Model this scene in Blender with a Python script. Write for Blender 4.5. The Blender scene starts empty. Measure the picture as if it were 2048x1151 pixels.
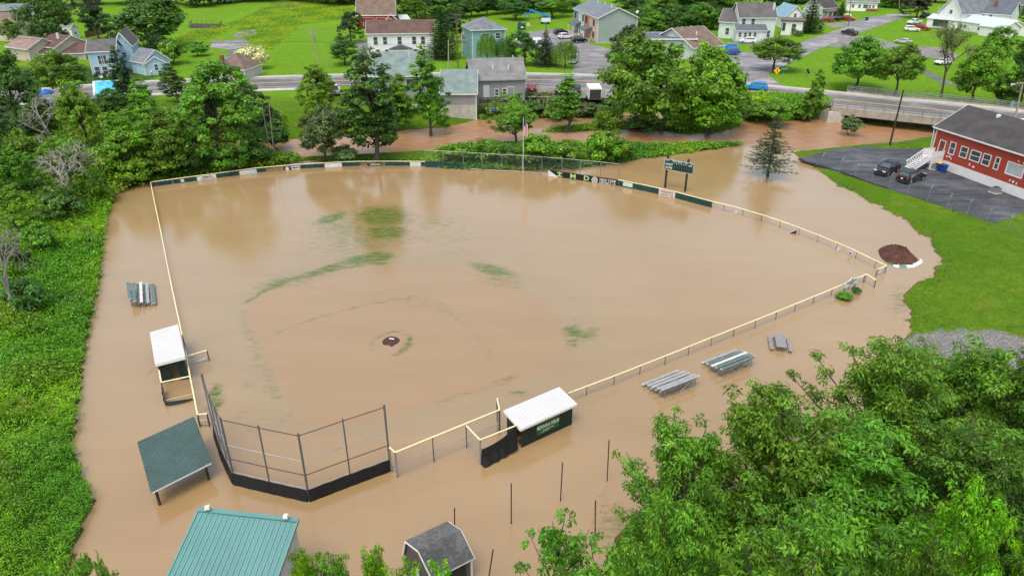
import bpy, math, random
import numpy as np
from mathutils import Vector, Matrix

scene = bpy.context.scene
rnd = random.Random(7)
R = math.radians

# ------------------------------------------------------------------ camera, world, sun, exposure
CAM_H, FPX, PITCH = 32.0, 1420.0, R(26.8)          # drone height (m), focal length in photo pixels, tilt
cam_data = bpy.data.cameras.new('camera')
cam_data.sensor_width = 36.0
cam_data.lens = FPX / 2048.0 * 36.0
cam_data.clip_start = 0.5
cam_data.clip_end = 4000
cam = bpy.data.objects.new('camera', cam_data)
cam.location = (0, 0, CAM_H)
cam.rotation_euler = (math.pi / 2 - PITCH, 0, 0)
scene.collection.objects.link(cam)
scene.camera = cam

SUN_EL, SUN_AZ = R(66), R(205)
world = bpy.data.worlds.new('World'); scene.world = world
world.use_nodes = True
wn, wl = world.node_tree.nodes, world.node_tree.links
wn.clear()
sky = wn.new('ShaderNodeTexSky'); sky.sky_type = 'NISHITA'; sky.sun_disc = False
sky.sun_elevation = SUN_EL; sky.sun_rotation = SUN_AZ
sky.air_density = 1.6; sky.dust_density = 5.0; sky.ozone_density = 1.0
hs = wn.new('ShaderNodeHueSaturation'); hs.inputs['Saturation'].default_value = 0.85
bg = wn.new('ShaderNodeBackground'); bg.inputs['Strength'].default_value = 0.15
wo = wn.new('ShaderNodeOutputWorld')
wl.new(sky.outputs[0], hs.inputs['Color']); wl.new(hs.outputs[0], bg.inputs['Color']); wl.new(bg.outputs[0], wo.inputs['Surface'])
sun_d = bpy.data.lights.new('sun', 'SUN'); sun_d.energy = 0.55; sun_d.angle = R(22); sun_d.color = (1.0, 0.96, 0.9)
sun = bpy.data.objects.new('sun', sun_d); scene.collection.objects.link(sun)
sd = Vector((math.cos(SUN_EL) * math.sin(SUN_AZ), math.cos(SUN_EL) * math.cos(SUN_AZ), math.sin(SUN_EL)))
sun.rotation_euler = sd.to_track_quat('Z', 'Y').to_euler()
scene.view_settings.view_transform = 'Standard'
scene.view_settings.look = 'None'
scene.view_settings.gamma = 1.0
scene.view_settings.use_curve_mapping = False
scene.view_settings.exposure = 0.9
scene.render.engine = 'CYCLES'
scene.cycles.max_bounces = 6
scene.cycles.transparent_max_bounces = 8

# ------------------------------------------------------------------ survey: photo pixel -> point on a level surface
S_, C_ = math.sin(PITCH), math.cos(PITCH)
def at(x, y, z=0.0):
    u = (x - 1024) / FPX; v = (y - 575.5) / FPX
    t = (z - CAM_H) / (-S_ - v * C_)
    return Vector((u * t, (C_ - v * S_) * t, z))
def rise(Y, y):                                     # height of a point at depth Y that shows on photo row y
    v = (y - 575.5) / FPX
    return CAM_H - Y * (S_ + v * C_) / (C_ - v * S_)
def px_size(p, px):                                 # metres covered by px photo pixels at point p
    return px / FPX * (p.y * C_ - (p.z - CAM_H) * S_)

# ------------------------------------------------------------------ scene helpers
COL = scene.collection
def tag(o, label=None, cat=None, group=None, kind=None):
    if label: o['label'] = label
    if cat: o['category'] = cat
    if group: o['group'] = group
    if kind: o['kind'] = kind
    return o
def thing(name, label, cat, loc=(0, 0, 0), rz=0.0, group=None):
    o = bpy.data.objects.new(name, None)
    o.empty_display_size = 0.3
    o.location = loc; o.rotation_euler = (0, 0, rz)
    COL.objects.link(o)
    return tag(o, label, cat, group)
def place(name, me, parent=None, loc=(0, 0, 0), rot=(0, 0, 0), scale=(1, 1, 1)):
    o = bpy.data.objects.new(name, me)
    if parent is not None: o.parent = parent
    o.location = loc; o.rotation_euler = rot; o.scale = scale
    COL.objects.link(o)
    return o
def copy_thing(o, loc, rz=0.0, label=None, group=None):
    def rec(s, par):
        c = s.copy(); COL.objects.link(c); c.parent = par
        for ch in s.children: rec(ch, c)
        return c
    c = rec(o, None)
    c.location = loc; c.rotation_euler = (0, 0, rz)
    if label: c['label'] = label
    if group: c['group'] = group
    return c

class MB:
    def __init__(self): self.v = []; self.f = []
    def add(self, vs, fs):
        n = len(self.v); self.v += [tuple(p) for p in vs]; self.f += [tuple(i + n for i in q) for q in fs]; return self
    def box(self, c, s, rz=0.0, rx=0.0, ry=0.0):
        m = Matrix.Translation(c) @ Matrix.Rotation(rz, 4, 'Z') @ Matrix.Rotation(ry, 4, 'Y') @ Matrix.Rotation(rx, 4, 'X')
        vs = [m @ Vector((i * s[0] / 2, j * s[1] / 2, k * s[2] / 2)) for i in (-1, 1) for j in (-1, 1) for k in (-1, 1)]
        return self.add(vs, [(0, 1, 3, 2), (4, 6, 7, 5), (0, 4, 5, 1), (2, 3, 7, 6), (0, 2, 6, 4), (1, 5, 7, 3)])
    def tube(self, a, b, r0, r1=None, n=6, cap=True):
        a = Vector(a); b = Vector(b); r1 = r0 if r1 is None else r1
        d = (b - a)
        if d.length < 1e-6: return self
        d.normalize()
        u = d.orthogonal().normalized(); w = d.cross(u)
        vs = []
        for p, r in ((a, r0), (b, r1)):
            for i in range(n):
                t = 2 * math.pi * i / n
                vs.append(p + u * (math.cos(t) * r) + w * (math.sin(t) * r))
        fs = [(i, (i + 1) % n, n + (i + 1) % n, n + i) for i in range(n)]
        if cap: fs += [tuple(range(n))[::-1], tuple(range(n, 2 * n))]
        return self.add(vs, fs)
    def beam(self, a, b, w, h):                     # rectangular bar, w sideways, h along 'up'
        a = Vector(a); b = Vector(b); d = (b - a).normalized()
        up = Vector((0, 0, 1)) if abs(d.z) < 0.95 else Vector((0, 1, 0))
        s = d.cross(up).normalized(); t = s.cross(d)
        vs = [p + s * (i * w / 2) + t * (j * h / 2) for p in (a, b) for i, j in ((-1, -1), (1, -1), (1, 1), (-1, 1))]
        return self.add(vs, [(0, 1, 2, 3), (7, 6, 5, 4), (0, 4, 5, 1), (1, 5, 6, 2), (2, 6, 7, 3), (3, 7, 4, 0)])
    def slab(self, q, th):                          # 4 corners (counter-clockwise from above), thickness downwards along the normal
        q = [Vector(p) for p in q]
        n = (q[1] - q[0]).cross(q[2] - q[0]).normalized()
        if n.z < 0: q = q[::-1]; n = -n
        vs = q + [p - n * th for p in q]
        k = len(q)
        fs = [tuple(range(k)), tuple(range(k, 2 * k))[::-1]] + [(i, k + i, k + (i + 1) % k, (i + 1) % k) for i in range(k)]
        return self.add(vs, fs)
    def prism(self, prof, d):                       # profile polygon (3D points) swept by vector d
        prof = [Vector(p) for p in prof]; d = Vector(d); k = len(prof)
        vs = prof + [p + d for p in prof]
        return self.add(vs, [tuple(range(k)), tuple(range(k, 2 * k))[::-1]] + [(i, (i + 1) % k, k + (i + 1) % k, k + i)[::-1] for i in range(k)])
    def mesh(self, name, mat, off=None, smooth=False):
        me = bpy.data.meshes.new(name)
        vs = self.v if off is None else [(p[0] - off[0], p[1] - off[1], p[2] - off[2]) for p in self.v]
        me.from_pydata(vs, [], self.f)
        if mat is not None: me.materials.append(mat)
        me.validate(); me.update()
        import bmesh
        bm = bmesh.new(); bm.from_mesh(me)
        bmesh.ops.recalc_face_normals(bm, faces=bm.faces[:]); bm.to_mesh(me); bm.free()
        if smooth:
            for p in me.polygons: p.use_smooth = True
        return me
    def build(self, name, mat, parent=None, smooth=False, **kw):   # coordinates are the parent's own
        return place(name, self.mesh(name, mat, None, smooth), parent, **kw)
    def build_w(self, name, mat, root, parent=None, smooth=False): # coordinates are world; root is an unrotated Empty
        return place(name, self.mesh(name, mat, root.location, smooth), parent or root)
def solo(mb, name, mat, label, cat, loc, group=None, smooth=False):
    me = mb.mesh(name, mat, loc, smooth)
    return tag(place(name, me, None, loc), label, cat, group)

def np_mesh(name, verts, quads, mat, tint=None, smooth=False):
    me = bpy.data.meshes.new(name)
    verts = np.asarray(verts, np.float32); quads = np.asarray(quads, np.int32)
    nv, nf, k = len(verts), len(quads), quads.shape[1]
    me.vertices.add(nv); me.vertices.foreach_set('co', verts.ravel())
    me.loops.add(nf * k); me.loops.foreach_set('vertex_index', quads.ravel())
    me.polygons.add(nf); me.polygons.foreach_set('loop_start', np.arange(0, nf * k, k, dtype=np.int32))
    if smooth: me.polygons.foreach_set('use_smooth', np.ones(nf, bool))
    if mat is not None: me.materials.append(mat)
    me.update(calc_edges=True)
    if tint is not None:
        a = me.attributes.new('tint', 'FLOAT_COLOR', 'POINT')
        a.data.foreach_set('color', np.asarray(tint, np.float32).ravel())
    return me

def text_mesh(s, size, mat, extrude=0.004, align='CENTER', bold=.022):
    cu = bpy.data.curves.new('lettering', 'FONT'); cu.body = s; cu.size = size; cu.extrude = extrude
    cu.align_x = align; cu.align_y = 'CENTER'; cu.resolution_u = 2; cu.offset = size * bold
    o = bpy.data.objects.new('lettering', cu); COL.objects.link(o)
    me = bpy.data.meshes.new_from_object(o.evaluated_get(bpy.context.evaluated_depsgraph_get()))
    bpy.data.objects.remove(o); bpy.data.curves.remove(cu)
    me.name = 'lettering'; me.materials.clear(); me.materials.append(mat)
    return me
def face_matrix(o, x, up):                          # local x along x, local y along up, z out of the face
    x = Vector(x).normalized(); z = x.cross(Vector(up)).normalized(); y = z.cross(x)
    m = Matrix((x, y, z)).transposed().to_4x4(); m.translation = Vector(o); return m
def write_on(s, size, mat, o, x, up, root, parent=None, sx=1.0, name='lettering', **kw):
    me = text_mesh(s, size, mat, **kw)
    m = face_matrix(Vector(o) - root.location, x, up) @ Matrix.Diagonal((sx, 1, 1, 1))
    me.transform(m)
    return place(name, me, parent or root)

# ------------------------------------------------------------------ materials
def new_mat(name):
    m = bpy.data.materials.new(name); m.use_nodes = True
    nt = m.node_tree; b = nt.nodes['Principled BSDF']
    return m, nt.nodes, nt.links, b
def noise(n, l, coord, scale, detail=4, rough=0.6, vec=None):
    t = n.new('ShaderNodeTexNoise'); t.inputs['Scale'].default_value = scale
    t.inputs['Detail'].default_value = detail; t.inputs['Roughness'].default_value = rough
    l.new(coord, t.inputs['Vector']); return t
def ramp(n, l, fac, p0, p1, c0=(0, 0, 0, 1), c1=(1, 1, 1, 1)):
    r = n.new('ShaderNodeValToRGB'); r.color_ramp.elements[0].position = p0; r.color_ramp.elements[1].position = p1
    r.color_ramp.elements[0].color = c0; r.color_ramp.elements[1].color = c1
    l.new(fac, r.inputs[0]); return r
def mixc(n, l, fac, a, b, mode='MIX'):
    m = n.new('ShaderNodeMix'); m.data_type = 'RGBA'; m.blend_type = mode
    for s, i in ((fac, 0), (a, 6), (b, 7)):
        if isinstance(s, (int, float)): m.inputs[i].default_value = s
        elif isinstance(s, tuple): m.inputs[i].default_value = s if len(s) == 4 else s + (1,)
        else: l.new(s, m.inputs[i])
    return m.outputs[2]
def add_bump(n, l, b, h, strength, dist=0.02):
    bp = n.new('ShaderNodeBump'); bp.inputs['Strength'].default_value = strength; bp.inputs['Distance'].default_value = dist
    l.new(h, bp.inputs['Height']); l.new(bp.outputs[0], b.inputs['Normal']); return bp
MATS = {}
def M(name, col, rough=0.7, var=0.25, scale=1.5, bump=0.0, metal=0.0, spec=0.3, fine=18.0, dirt=0.0):
    if name in MATS: return MATS[name]
    m, n, l, b = new_mat(name)
    tc = n.new('ShaderNodeTexCoord')
    n1 = noise(n, l, tc.outputs['Object'], scale, 5); n2 = noise(n, l, tc.outputs['Object'], fine, 3)
    lo = tuple(c * (1 - var) for c in col); hi = tuple(min(1, c * (1 + var * .7)) for c in col)
    c = mixc(n, l, ramp(n, l, n1.outputs[0], .3, .7).outputs[0], lo, hi)
    c = mixc(n, l, ramp(n, l, n2.outputs[0], .35, .65, (1 - var * .6,) * 3 + (1,), (1 + 0 * var,) * 3 + (1,)).outputs[0], (0, 0, 0), c) if False else mixc(n, l, 1.0, c, ramp(n, l, n2.outputs[0], .3, .7, (1 - var * .5,) * 3 + (1,), (1, 1, 1, 1)).outputs[0], 'MULTIPLY')
    if dirt:
        mp = n.new('ShaderNodeMapping'); mp.inputs['Scale'].default_value = (3, 3, .35); l.new(tc.outputs['Object'], mp.inputs[0])
        n3 = noise(n, l, mp.outputs[0], 1.2, 5)
        c = mixc(n, l, ramp(n, l, n3.outputs[0], .5, .75, (0, 0, 0, 1), (dirt,) * 3 + (1,)).outputs[0], c, (.10, .085, .065))
    l.new(c, b.inputs['Base Color'])
    b.inputs['Roughness'].default_value = rough; b.inputs['Metallic'].default_value = metal
    b.inputs['Specular IOR Level'].default_value = spec
    if bump: add_bump(n, l, b, n2.outputs[0], bump)
    MATS[name] = m; return m
def siding(name, col, pitch=0.14, dirt=0.25):        # horizontal clapboards as relief
    if name in MATS: return MATS[name]
    m = M(name, col, .6, .08, .5, dirt=dirt)
    n, l = m.node_tree.nodes, m.node_tree.links; b = n['Principled BSDF']
    tc = n.new('ShaderNodeTexCoord'); sp = n.new('ShaderNodeSeparateXYZ'); l.new(tc.outputs['Object'], sp.inputs[0])
    a = n.new('ShaderNodeMath'); a.operation = 'MULTIPLY'; a.inputs[1].default_value = 1 / pitch; l.new(sp.outputs[2], a.inputs[0])
    f = n.new('ShaderNodeMath'); f.operation = 'FRACT'; l.new(a.outputs[0], f.inputs[0])
    add_bump(n, l, b, f.outputs[0], .8, .03); return m
def shingle(name, col, var=.3):
    if name in MATS: return MATS[name]
    m = M(name, col, .9, var, .6, fine=9.0)
    n, l = m.node_tree.nodes, m.node_tree.links; b = n['Principled BSDF']
    tc = n.new('ShaderNodeTexCoord'); br = n.new('ShaderNodeTexNoise'); br.inputs['Scale'].default_value = 5
    mp = n.new('ShaderNodeMapping'); mp.inputs['Scale'].default_value = (1, 1, 4); l.new(tc.outputs['Object'], mp.inputs[0]); l.new(mp.outputs[0], br.inputs['Vector'])
    add_bump(n, l, b, br.outputs[0], .5, .04); return m
def leaf_mat(name, col, trans=.30, hue=.02):
    m, n, l, b = new_mat(name)
    at_ = n.new('ShaderNodeAttribute'); at_.attribute_name = 'tint'
    oi = n.new('ShaderNodeObjectInfo')
    c = mixc(n, l, 1.0, col, at_.outputs['Color'], 'MULTIPLY')
    h = n.new('ShaderNodeHueSaturation'); l.new(c, h.inputs['Color'])
    mr = n.new('ShaderNodeMapRange'); mr.inputs[3].default_value = .5 - hue; mr.inputs[4].default_value = .5 + hue * .35
    l.new(oi.outputs['Random'], mr.inputs[0]); l.new(mr.outputs[0], h.inputs['Hue'])
    mv = n.new('ShaderNodeMapRange'); mv.inputs[3].default_value = .85; mv.inputs[4].default_value = 1.15
    l.new(oi.outputs['Random'], mv.inputs[0]); l.new(mv.outputs[0], h.inputs['Value'])
    l.new(h.outputs[0], b.inputs['Base Color']); b.inputs['Roughness'].default_value = .36; b.inputs['Specular IOR Level'].default_value = .25
    tr = n.new('ShaderNodeBsdfTranslucent')
    tcol = mixc(n, l, 1.0, h.outputs[0], (1.25, 1.25, .5), 'MULTIPLY')
    l.new(tcol, tr.inputs[0])
    mx = n.new('ShaderNodeMixShader'); mx.inputs[0].default_value = trans
    l.new(b.outputs[0], mx.inputs[1]); l.new(tr.outputs[0], mx.inputs[2]); l.new(mx.outputs[0], n['Material Output'].inputs[0])
    MATS[name] = m; return m

LEAF = {
    'mid': leaf_mat('leaf_mid', (.100, .240, .018), .34), 'dark': leaf_mat('leaf_dark', (.058, .150, .022)),
    'bright': leaf_mat('leaf_bright', (.105, .260, .012)), 'yellow': leaf_mat('leaf_yellow', (.128, .290, .014)),
    'blue': leaf_mat('leaf_blue', (.060, .112, .050)), 'pale': leaf_mat('leaf_pale', (.100, .170, .055)),
    'deep': leaf_mat('leaf_deep', (.032, .085, .020)), 'purple': leaf_mat('leaf_purple', (.048, .056, .030)),
    'dry': leaf_mat('leaf_dry', (.120, .150, .070)), 'meadow': leaf_mat('leaf_meadow', (.165, .310, .012)), 'white': leaf_mat('leaf_white', (.55, .58, .36)),
    'weed': leaf_mat('leaf_weed', (.115, .345, .012), .36), 'grass': leaf_mat('leaf_grass', (.100, .230, .014)),
    'fore': leaf_mat('leaf_fore', (.106, .268, .022), .38), 'foredark': leaf_mat('leaf_foredark', (.075, .190, .020), .38), 'forebright': leaf_mat('leaf_forebright', (.135, .34, .012), .36),
}
BARK = M('bark', (.085, .07, .055), .95, .4, 3, .6)
DEADBARK = M('dead_bark', (.30, .28, .25), .95, .3, 3, .4)
WHITE = M('white_paint', (.64, .64, .63), .5, .06, 1, dirt=.12)
GALV = M('galvanised_steel', (.33, .34, .35), .45, .2, 3, metal=.6)
DARKPOST = M('weathered_post', (.085, .08, .075), .7, .4, 4)
YELLOWCAP = M('yellow_fence_cap', (.74, .66, .38), .5, .10, 2, dirt=.2)
GREENSCREEN = M('green_windscreen', (.012, .055, .05), .75, .35, 1.2, bump=.2)
BLACKFAB = M('black_fabric', (.012, .013, .014), .8, .3, 2, bump=.3)
GLASS = M('window_glass', (.060, .070, .080), .08, .3, 2, spec=.7)
CONCRETE = M('concrete', (.44, .42, .37), .9, .2, .8, bump=.2, dirt=.3)
WOODDARK = M('dark_wood', (.05, .035, .025), .85, .4, 3)
WOODPOLE = M('pole_wood', (.13, .10, .075), .9, .35, 3)
POLEPALE = M('weathered_pole', (.34, .30, .25), .9, .3, 3)
RUBBER = M('rubber', (.018, .018, .018), .8, .2, 3)
CHROME = M('wheel_rim', (.45, .45, .46), .3, .1, 3, metal=.7)
BLACKPL = M('black_plastic', (.02, .02, .022), .5, .2, 3)
LAMPW = M('lamp_glass', (.75, .75, .72), .15, .05, 3, spec=.6)
LAMPR = M('tail_lamp', (.45, .015, .02), .2, .1, 3, spec=.6)

# ------------------------------------------------------------------ water outline and the lie of the land
OUTER = [(235, 385), (300, 366), (400, 352), (500, 340), (560, 334), (560, 322), (700, 322), (860, 323), (885, 336),
         (1000, 340), (1080, 340), (1150, 337), (1230, 326), (1300, 315), (1390, 303), (1483, 290.5),      # field edge of the hedge strip
         (1478, 287.5), (1350, 290), (1265, 291), (1150, 287), (1000, 288), (895, 297), (800, 303), (620, 312), (520, 318),
         (420, 305), (420, 285), (540, 286), (620, 274), (700, 268), (800, 261), (887, 255), (957, 240), (1000, 240), (1061, 236),
         (1160, 235), (1246, 226), (1300, 224), (1400, 226), (1449, 243), (1500, 239), (1561, 240), (1633, 236), (1696, 237),
         (1722, 211), (2200, 240), (2300, 262), (2100, 275), (1880, 270), (1800, 282), (1700, 291), (1620, 299),
         (1584, 304), (1640, 345), (1662, 362), (1690, 380), (1760, 418), (1820, 450), (1860, 480), (1880, 512), (1872, 540), (1846, 562), (1815, 590),
         (1812, 640), (1803, 690), (1790, 760), (1760, 850), (1690, 880), (1560, 930), (1400, 1000), (1262, 1035), (1215, 1090), (1180, 1200),
         (1150, 1500), (40, 1500), (135, 1200), (146, 1140), (162, 1075), (185, 1035), (198, 1000), (187, 975), (166, 935), (152, 885), (160, 830),
         (168, 760), (176, 700), (184, 650), (196, 600), (204, 560), (207, 520), (211, 470), (222, 420)]
ISLAND = [(1075, 264), (1150, 253), (1250, 246), (1330, 241), (1440, 246), (1476, 250), (1440, 262), (1380, 267), (1330, 261), (1250, 257), (1150, 263)]
W_OUT = np.array([at(*p)[:2] for p in OUTER]); W_ISL = np.array([at(*p)[:2] for p in ISLAND])
def poly_inside(P, poly):
    x, y = P[:, 0], P[:, 1]; ins = np.zeros(len(P), bool)
    a = poly; b = np.roll(poly, -1, 0)
    for (x0, y0), (x1, y1) in zip(a, b):
        if y0 == y1: continue
        c = ((y0 > y) != (y1 > y)) & (x < (x1 - x0) * (y - y0) / (y1 - y0) + x0)
        ins ^= c
    return ins
def poly_dist(P, poly):
    d = np.full(len(P), 1e9); a = poly; b = np.roll(poly, -1, 0)
    for p, q in zip(a, b):
        e = q - p; L = e @ e
        if L < 1e-9: continue
        t = np.clip(((P - p) @ e) / L, 0, 1)
        dd = P - p - t[:, None] * e
        np.minimum(d, np.einsum('ij,ij->i', dd, dd), out=d)
    return np.sqrt(d)
def sm(t): t = np.clip(t, 0, 1); return t * t * (3 - 2 * t)
def wob(x, y):                                       # small unevenness of the land
    return .10 * np.sin(x * .31 + 1.3 * np.sin(y * .17)) + .08 * np.sin(y * .43 + x * .11) + .05 * np.sin(x * 1.1 + y * .7)
def water_sd(P):                                     # > 0 on land
    ins = poly_inside(P, W_OUT) & ~poly_inside(P, W_ISL)
    d = np.minimum(poly_dist(P, W_OUT), poly_dist(P, W_ISL))
    return np.where(ins, -d, d)
TOWN = 2.4
def pxs(pts, z=TOWN): return [at(a, b_, z) for a, b_ in pts]
CL = [(-150, 214), (120, 188), (322, 174.5), (534, 166.5), (702, 161.5), (880, 159), (1049, 159.5), (1209, 164), (1400, 174), (1536, 186), (1639, 196), (1740, 206.5), (1860, 218.5), (1970, 230), (2048, 239.5), (2200, 260), (2500, 310)]
def spline(pts, n=10):
    out = []; p = [pts[0]] + pts + [pts[-1]]
    for i in range(1, len(p) - 2):
        a, b_, c_, d_ = [np.array(q[:2]) for q in p[i - 1:i + 3]]
        for k in range(n):
            t = k / n; out.append(.5 * ((2 * b_) + (-a + c_) * t + (2 * a - 5 * b_ + 4 * c_ - d_) * t * t + (-a + 3 * b_ - 3 * c_ + d_) * t ** 3))
    out.append(np.array(p[-2][:2])); return out
RC = spline(pxs(CL))
RCA = np.array(RC); RCL = RCA[RCA[:, 0] < at(1668, 200, TOWN).x]
LOTZ = .55
LOTP = np.array([at(a, b_, LOTZ)[:2] for a, b_ in [(1597, 316), (1660, 300), (1760, 289), (1870, 279), (1905, 300), (2140, 385), (2160, 420), (2052, 420), (1992, 446), (1780, 378), (1690, 345)]])
def line_dist(P, L):
    d = np.full(len(P), 1e9)
    for p, q in zip(L[:-1], L[1:]):
        e = q - p; t = np.clip(((P - p) @ e) / (e @ e), 0, 1); dd = P - p - t[:, None] * e; np.minimum(d, (dd ** 2).sum(1), out=d)
    return np.sqrt(d)
def ground_np(P):
    x, y = P[:, 0], P[:, 1]
    sd_ = water_sd(P) + .22 * np.sin(x * 1.9 + np.sin(y * 1.3)) * np.sin(y * 2.3) * (np.abs(x) > 20) + (.30 * np.sin(x * .47 + 2.1 * np.sin(y * .23)) + .22 * np.sin(y * 1.13 + 1.7 * np.sin(x * .71)) + .16 * np.sin(x * 2.9 + y * 1.7 + 2 * np.sin(y * 1.9))) * (x > 24) * (y < 95)
    low = .9 + 0.0 * x
    k = sm((y - 112) / 14.0)
    k = np.where(x < -30, np.maximum(k, sm((y - 95) / 30.0)), k)
    t = low + (TOWN - low) * k
    rp = 5.0 + 7.0 * k + 7.0 * ((x > 24) & (y < 100))
    z = np.where(sd_ > 0, (t + wob(x, y) * (1 - k)) * sm(sd_ / rp) * .92 + np.minimum(sd_, 1) * .08 * t, np.maximum(-.08 + sd_ * .25, -.9))
    rd = line_dist(P, RCL); kk = 1 - sm((rd - 8.2) / 6.0)
    z = np.where((sd_ > -.5) & (z < TOWN), z + (TOWN - .02 - z) * kk, z)
    ld = poly_dist(P, LOTP) * np.where(poly_inside(P, LOTP), -1, 1); kl = 1 - sm((ld - 1.2) / 7.0)
    return np.where((sd_ > 0) & (y < 112) & (x > 20), np.minimum(z, LOTZ - .035 + (z - LOTZ + .035) * (1 - kl)), z)
def gz(x, y): return float(ground_np(np.array([[x, y]]))[0])
def on(px, py, dz=0.0):                              # the ground point seen at a photo pixel
    z = 1.5
    for _ in range(6):
        p = at(px, py, z); z = max(0.0, gz(p.x, p.y))
    p = at(px, py, z); p.z = z + dz
    return p
def onw(px, py): return at(px, py, 0.0)
def town(px, py, dz=0.0): return at(px, py, TOWN + dz)

def in_px_poly(P, pts, z=0.0):
    return poly_inside(P, np.array([at(a, b, z)[:2] for a, b in pts]))
def ell(P, cx, cy, rx, ry, ang=0.0, soft=1.0, z=0.0):  # soft blob given by its photo ellipse, laid on the ground
    c = at(cx, cy, z); ux = at(cx + rx * math.cos(ang), cy + rx * math.sin(ang), z) - c
    uy = at(cx - ry * math.sin(ang), cy + ry * math.cos(ang), z) - c
    m = np.array([[ux.x, uy.x], [ux.y, uy.y]]); q = (P - np.array([c.x, c.y])) @ np.linalg.inv(m).T
    return np.exp(-((q ** 2).sum(1)) * soft)

# ------------------------------------------------------------------ ground sheet
def axis(lo, hi, core0, core1, step, grow=1.18):
    a = list(np.arange(core0, core1 + 1e-6, step)); s = step; v = core1
    while v < hi: s *= grow; v += s; a.append(v)
    s = step; v = core0; b = []
    while v > lo: s *= grow; v -= s; b.append(v)
    return np.array(b[::-1] + a)
gx = axis(-900, 900, -64, 84, .62); gy = axis(-60, 1500, 14, 142, .62)
X, Y = np.meshgrid(gx, gy); P = np.stack([X.ravel(), Y.ravel()], 1)
Z = ground_np(P)
Z = np.where(P[:, 1] > 175, TOWN + 1.2 * sm((P[:, 1] - 260) / 300) * np.sin(P[:, 0] * .01) ** 2, Z)
nx, ny = len(gx), len(gy)
idx = np.arange(nx * ny).reshape(ny, nx)
quads = np.stack([idx[:-1, :-1], idx[:-1, 1:], idx[1:, 1:], idx[1:, :-1]], -1).reshape(-1, 4)
paint = np.zeros((nx * ny, 4), np.float32); paint[:, 3] = 1
mead = in_px_poly(P, [(330, 90), (380, 60), (470, 45), (560, -5), (720, -5), (690, 45), (600, 50), (575, 75), (545, 100), (510, 105), (470, 60), (420, 85)], TOWN)
far_ = sm((P[:, 1] - 136) / 10); paint[:, 0] = np.maximum(mead, far_ * .72)
gr = ell(P, 1895, 690, 110, 34, 0, .9, .3) * 1.6 + ell(P, 2010, 712, 80, 28, .2, .9, .4) * 1.6
paint[:, 1] = np.clip(gr, 0, 1)
sdp = water_sd(P)
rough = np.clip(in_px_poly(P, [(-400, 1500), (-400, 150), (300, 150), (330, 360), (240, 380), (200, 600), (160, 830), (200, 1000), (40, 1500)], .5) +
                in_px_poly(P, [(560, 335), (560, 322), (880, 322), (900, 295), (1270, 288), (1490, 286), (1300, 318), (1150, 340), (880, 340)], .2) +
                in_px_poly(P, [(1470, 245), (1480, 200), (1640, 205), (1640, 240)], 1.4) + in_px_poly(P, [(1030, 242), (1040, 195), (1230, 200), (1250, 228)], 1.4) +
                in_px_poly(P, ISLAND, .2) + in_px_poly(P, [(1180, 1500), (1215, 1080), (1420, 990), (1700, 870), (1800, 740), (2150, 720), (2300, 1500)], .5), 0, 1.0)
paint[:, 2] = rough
gm, n, l, b = new_mat('ground_grass')
tc = n.new('ShaderNodeTexCoord'); av = n.new('ShaderNodeAttribute'); av.attribute_name = 'tint'
sep = n.new('ShaderNodeSeparateColor'); l.new(av.outputs['Color'], sep.inputs[0])
na = noise(n, l, tc.outputs['Object'], .09, 6, .6); nb = noise(n, l, tc.outputs['Object'], 1.1, 5, .65)
mp = n.new('ShaderNodeMapping'); mp.inputs['Scale'].default_value = (5, 11, 6); mp.inputs['Rotation'].default_value = (0, 0, .5); l.new(tc.outputs['Object'], mp.inputs[0])
nf = noise(n, l, mp.outputs[0], 1.0, 4, .7)
c = mixc(n, l, ramp(n, l, na.outputs[0], .32, .68).outputs[0], (.070, .150, .008), (.120, .215, .012))
c = mixc(n, l, ramp(n, l, nb.outputs[0], .35, .72, (0, 0, 0, 1), (.75, .75, .75, 1)).outputs[0], c, (.050, .120, .008))
nw = noise(n, l, tc.outputs['Object'], .33, 6, .7)
c = mixc(n, l, ramp(n, l, nw.outputs[0], .56, .72, (0, 0, 0, 1), (.85, .85, .85, 1)).outputs[0], c, (.175, .195, .035))
cm = mixc(n, l, ramp(n, l, nb.outputs[0], .3, .65).outputs[0], (.165, .320, .014), (.110, .255, .012))
cm = mixc(n, l, ramp(n, l, nw.outputs[0], .54, .70, (0, 0, 0, 1), (.85, .85, .85, 1)).outputs[0], cm, (.23, .29, .045))
c = mixc(n, l, sep.outputs[0], c, cm)
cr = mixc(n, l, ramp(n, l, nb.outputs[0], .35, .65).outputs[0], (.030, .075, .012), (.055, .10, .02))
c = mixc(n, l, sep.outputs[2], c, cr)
gk = n.new('ShaderNodeMath'); gk.operation = 'MULTIPLY_ADD'; l.new(nb.outputs[0], gk.inputs[0]); gk.inputs[1].default_value = 1.2
gs = n.new('ShaderNodeMath'); gs.operation = 'SUBTRACT'; l.new(sep.outputs[1], gs.inputs[0]); gs.inputs[1].default_value = .85; l.new(gs.outputs[0], gk.inputs[2])
cg = mixc(n, l, ramp(n, l, nf.outputs[0], .3, .7).outputs[0], (.13, .125, .12), (.27, .265, .26))
c = mixc(n, l, ramp(n, l, gk.outputs[0], .35, .6).outputs[0], c, cg)
c = mixc(n, l, 1.0, c, ramp(n, l, nf.outputs[0], .28, .72, (.35, .38, .35, 1), (1.35, 1.32, 1.25, 1)).outputs[0], 'MULTIPLY')  # shading between grass blades, put into the ground colour by fine noise
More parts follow.
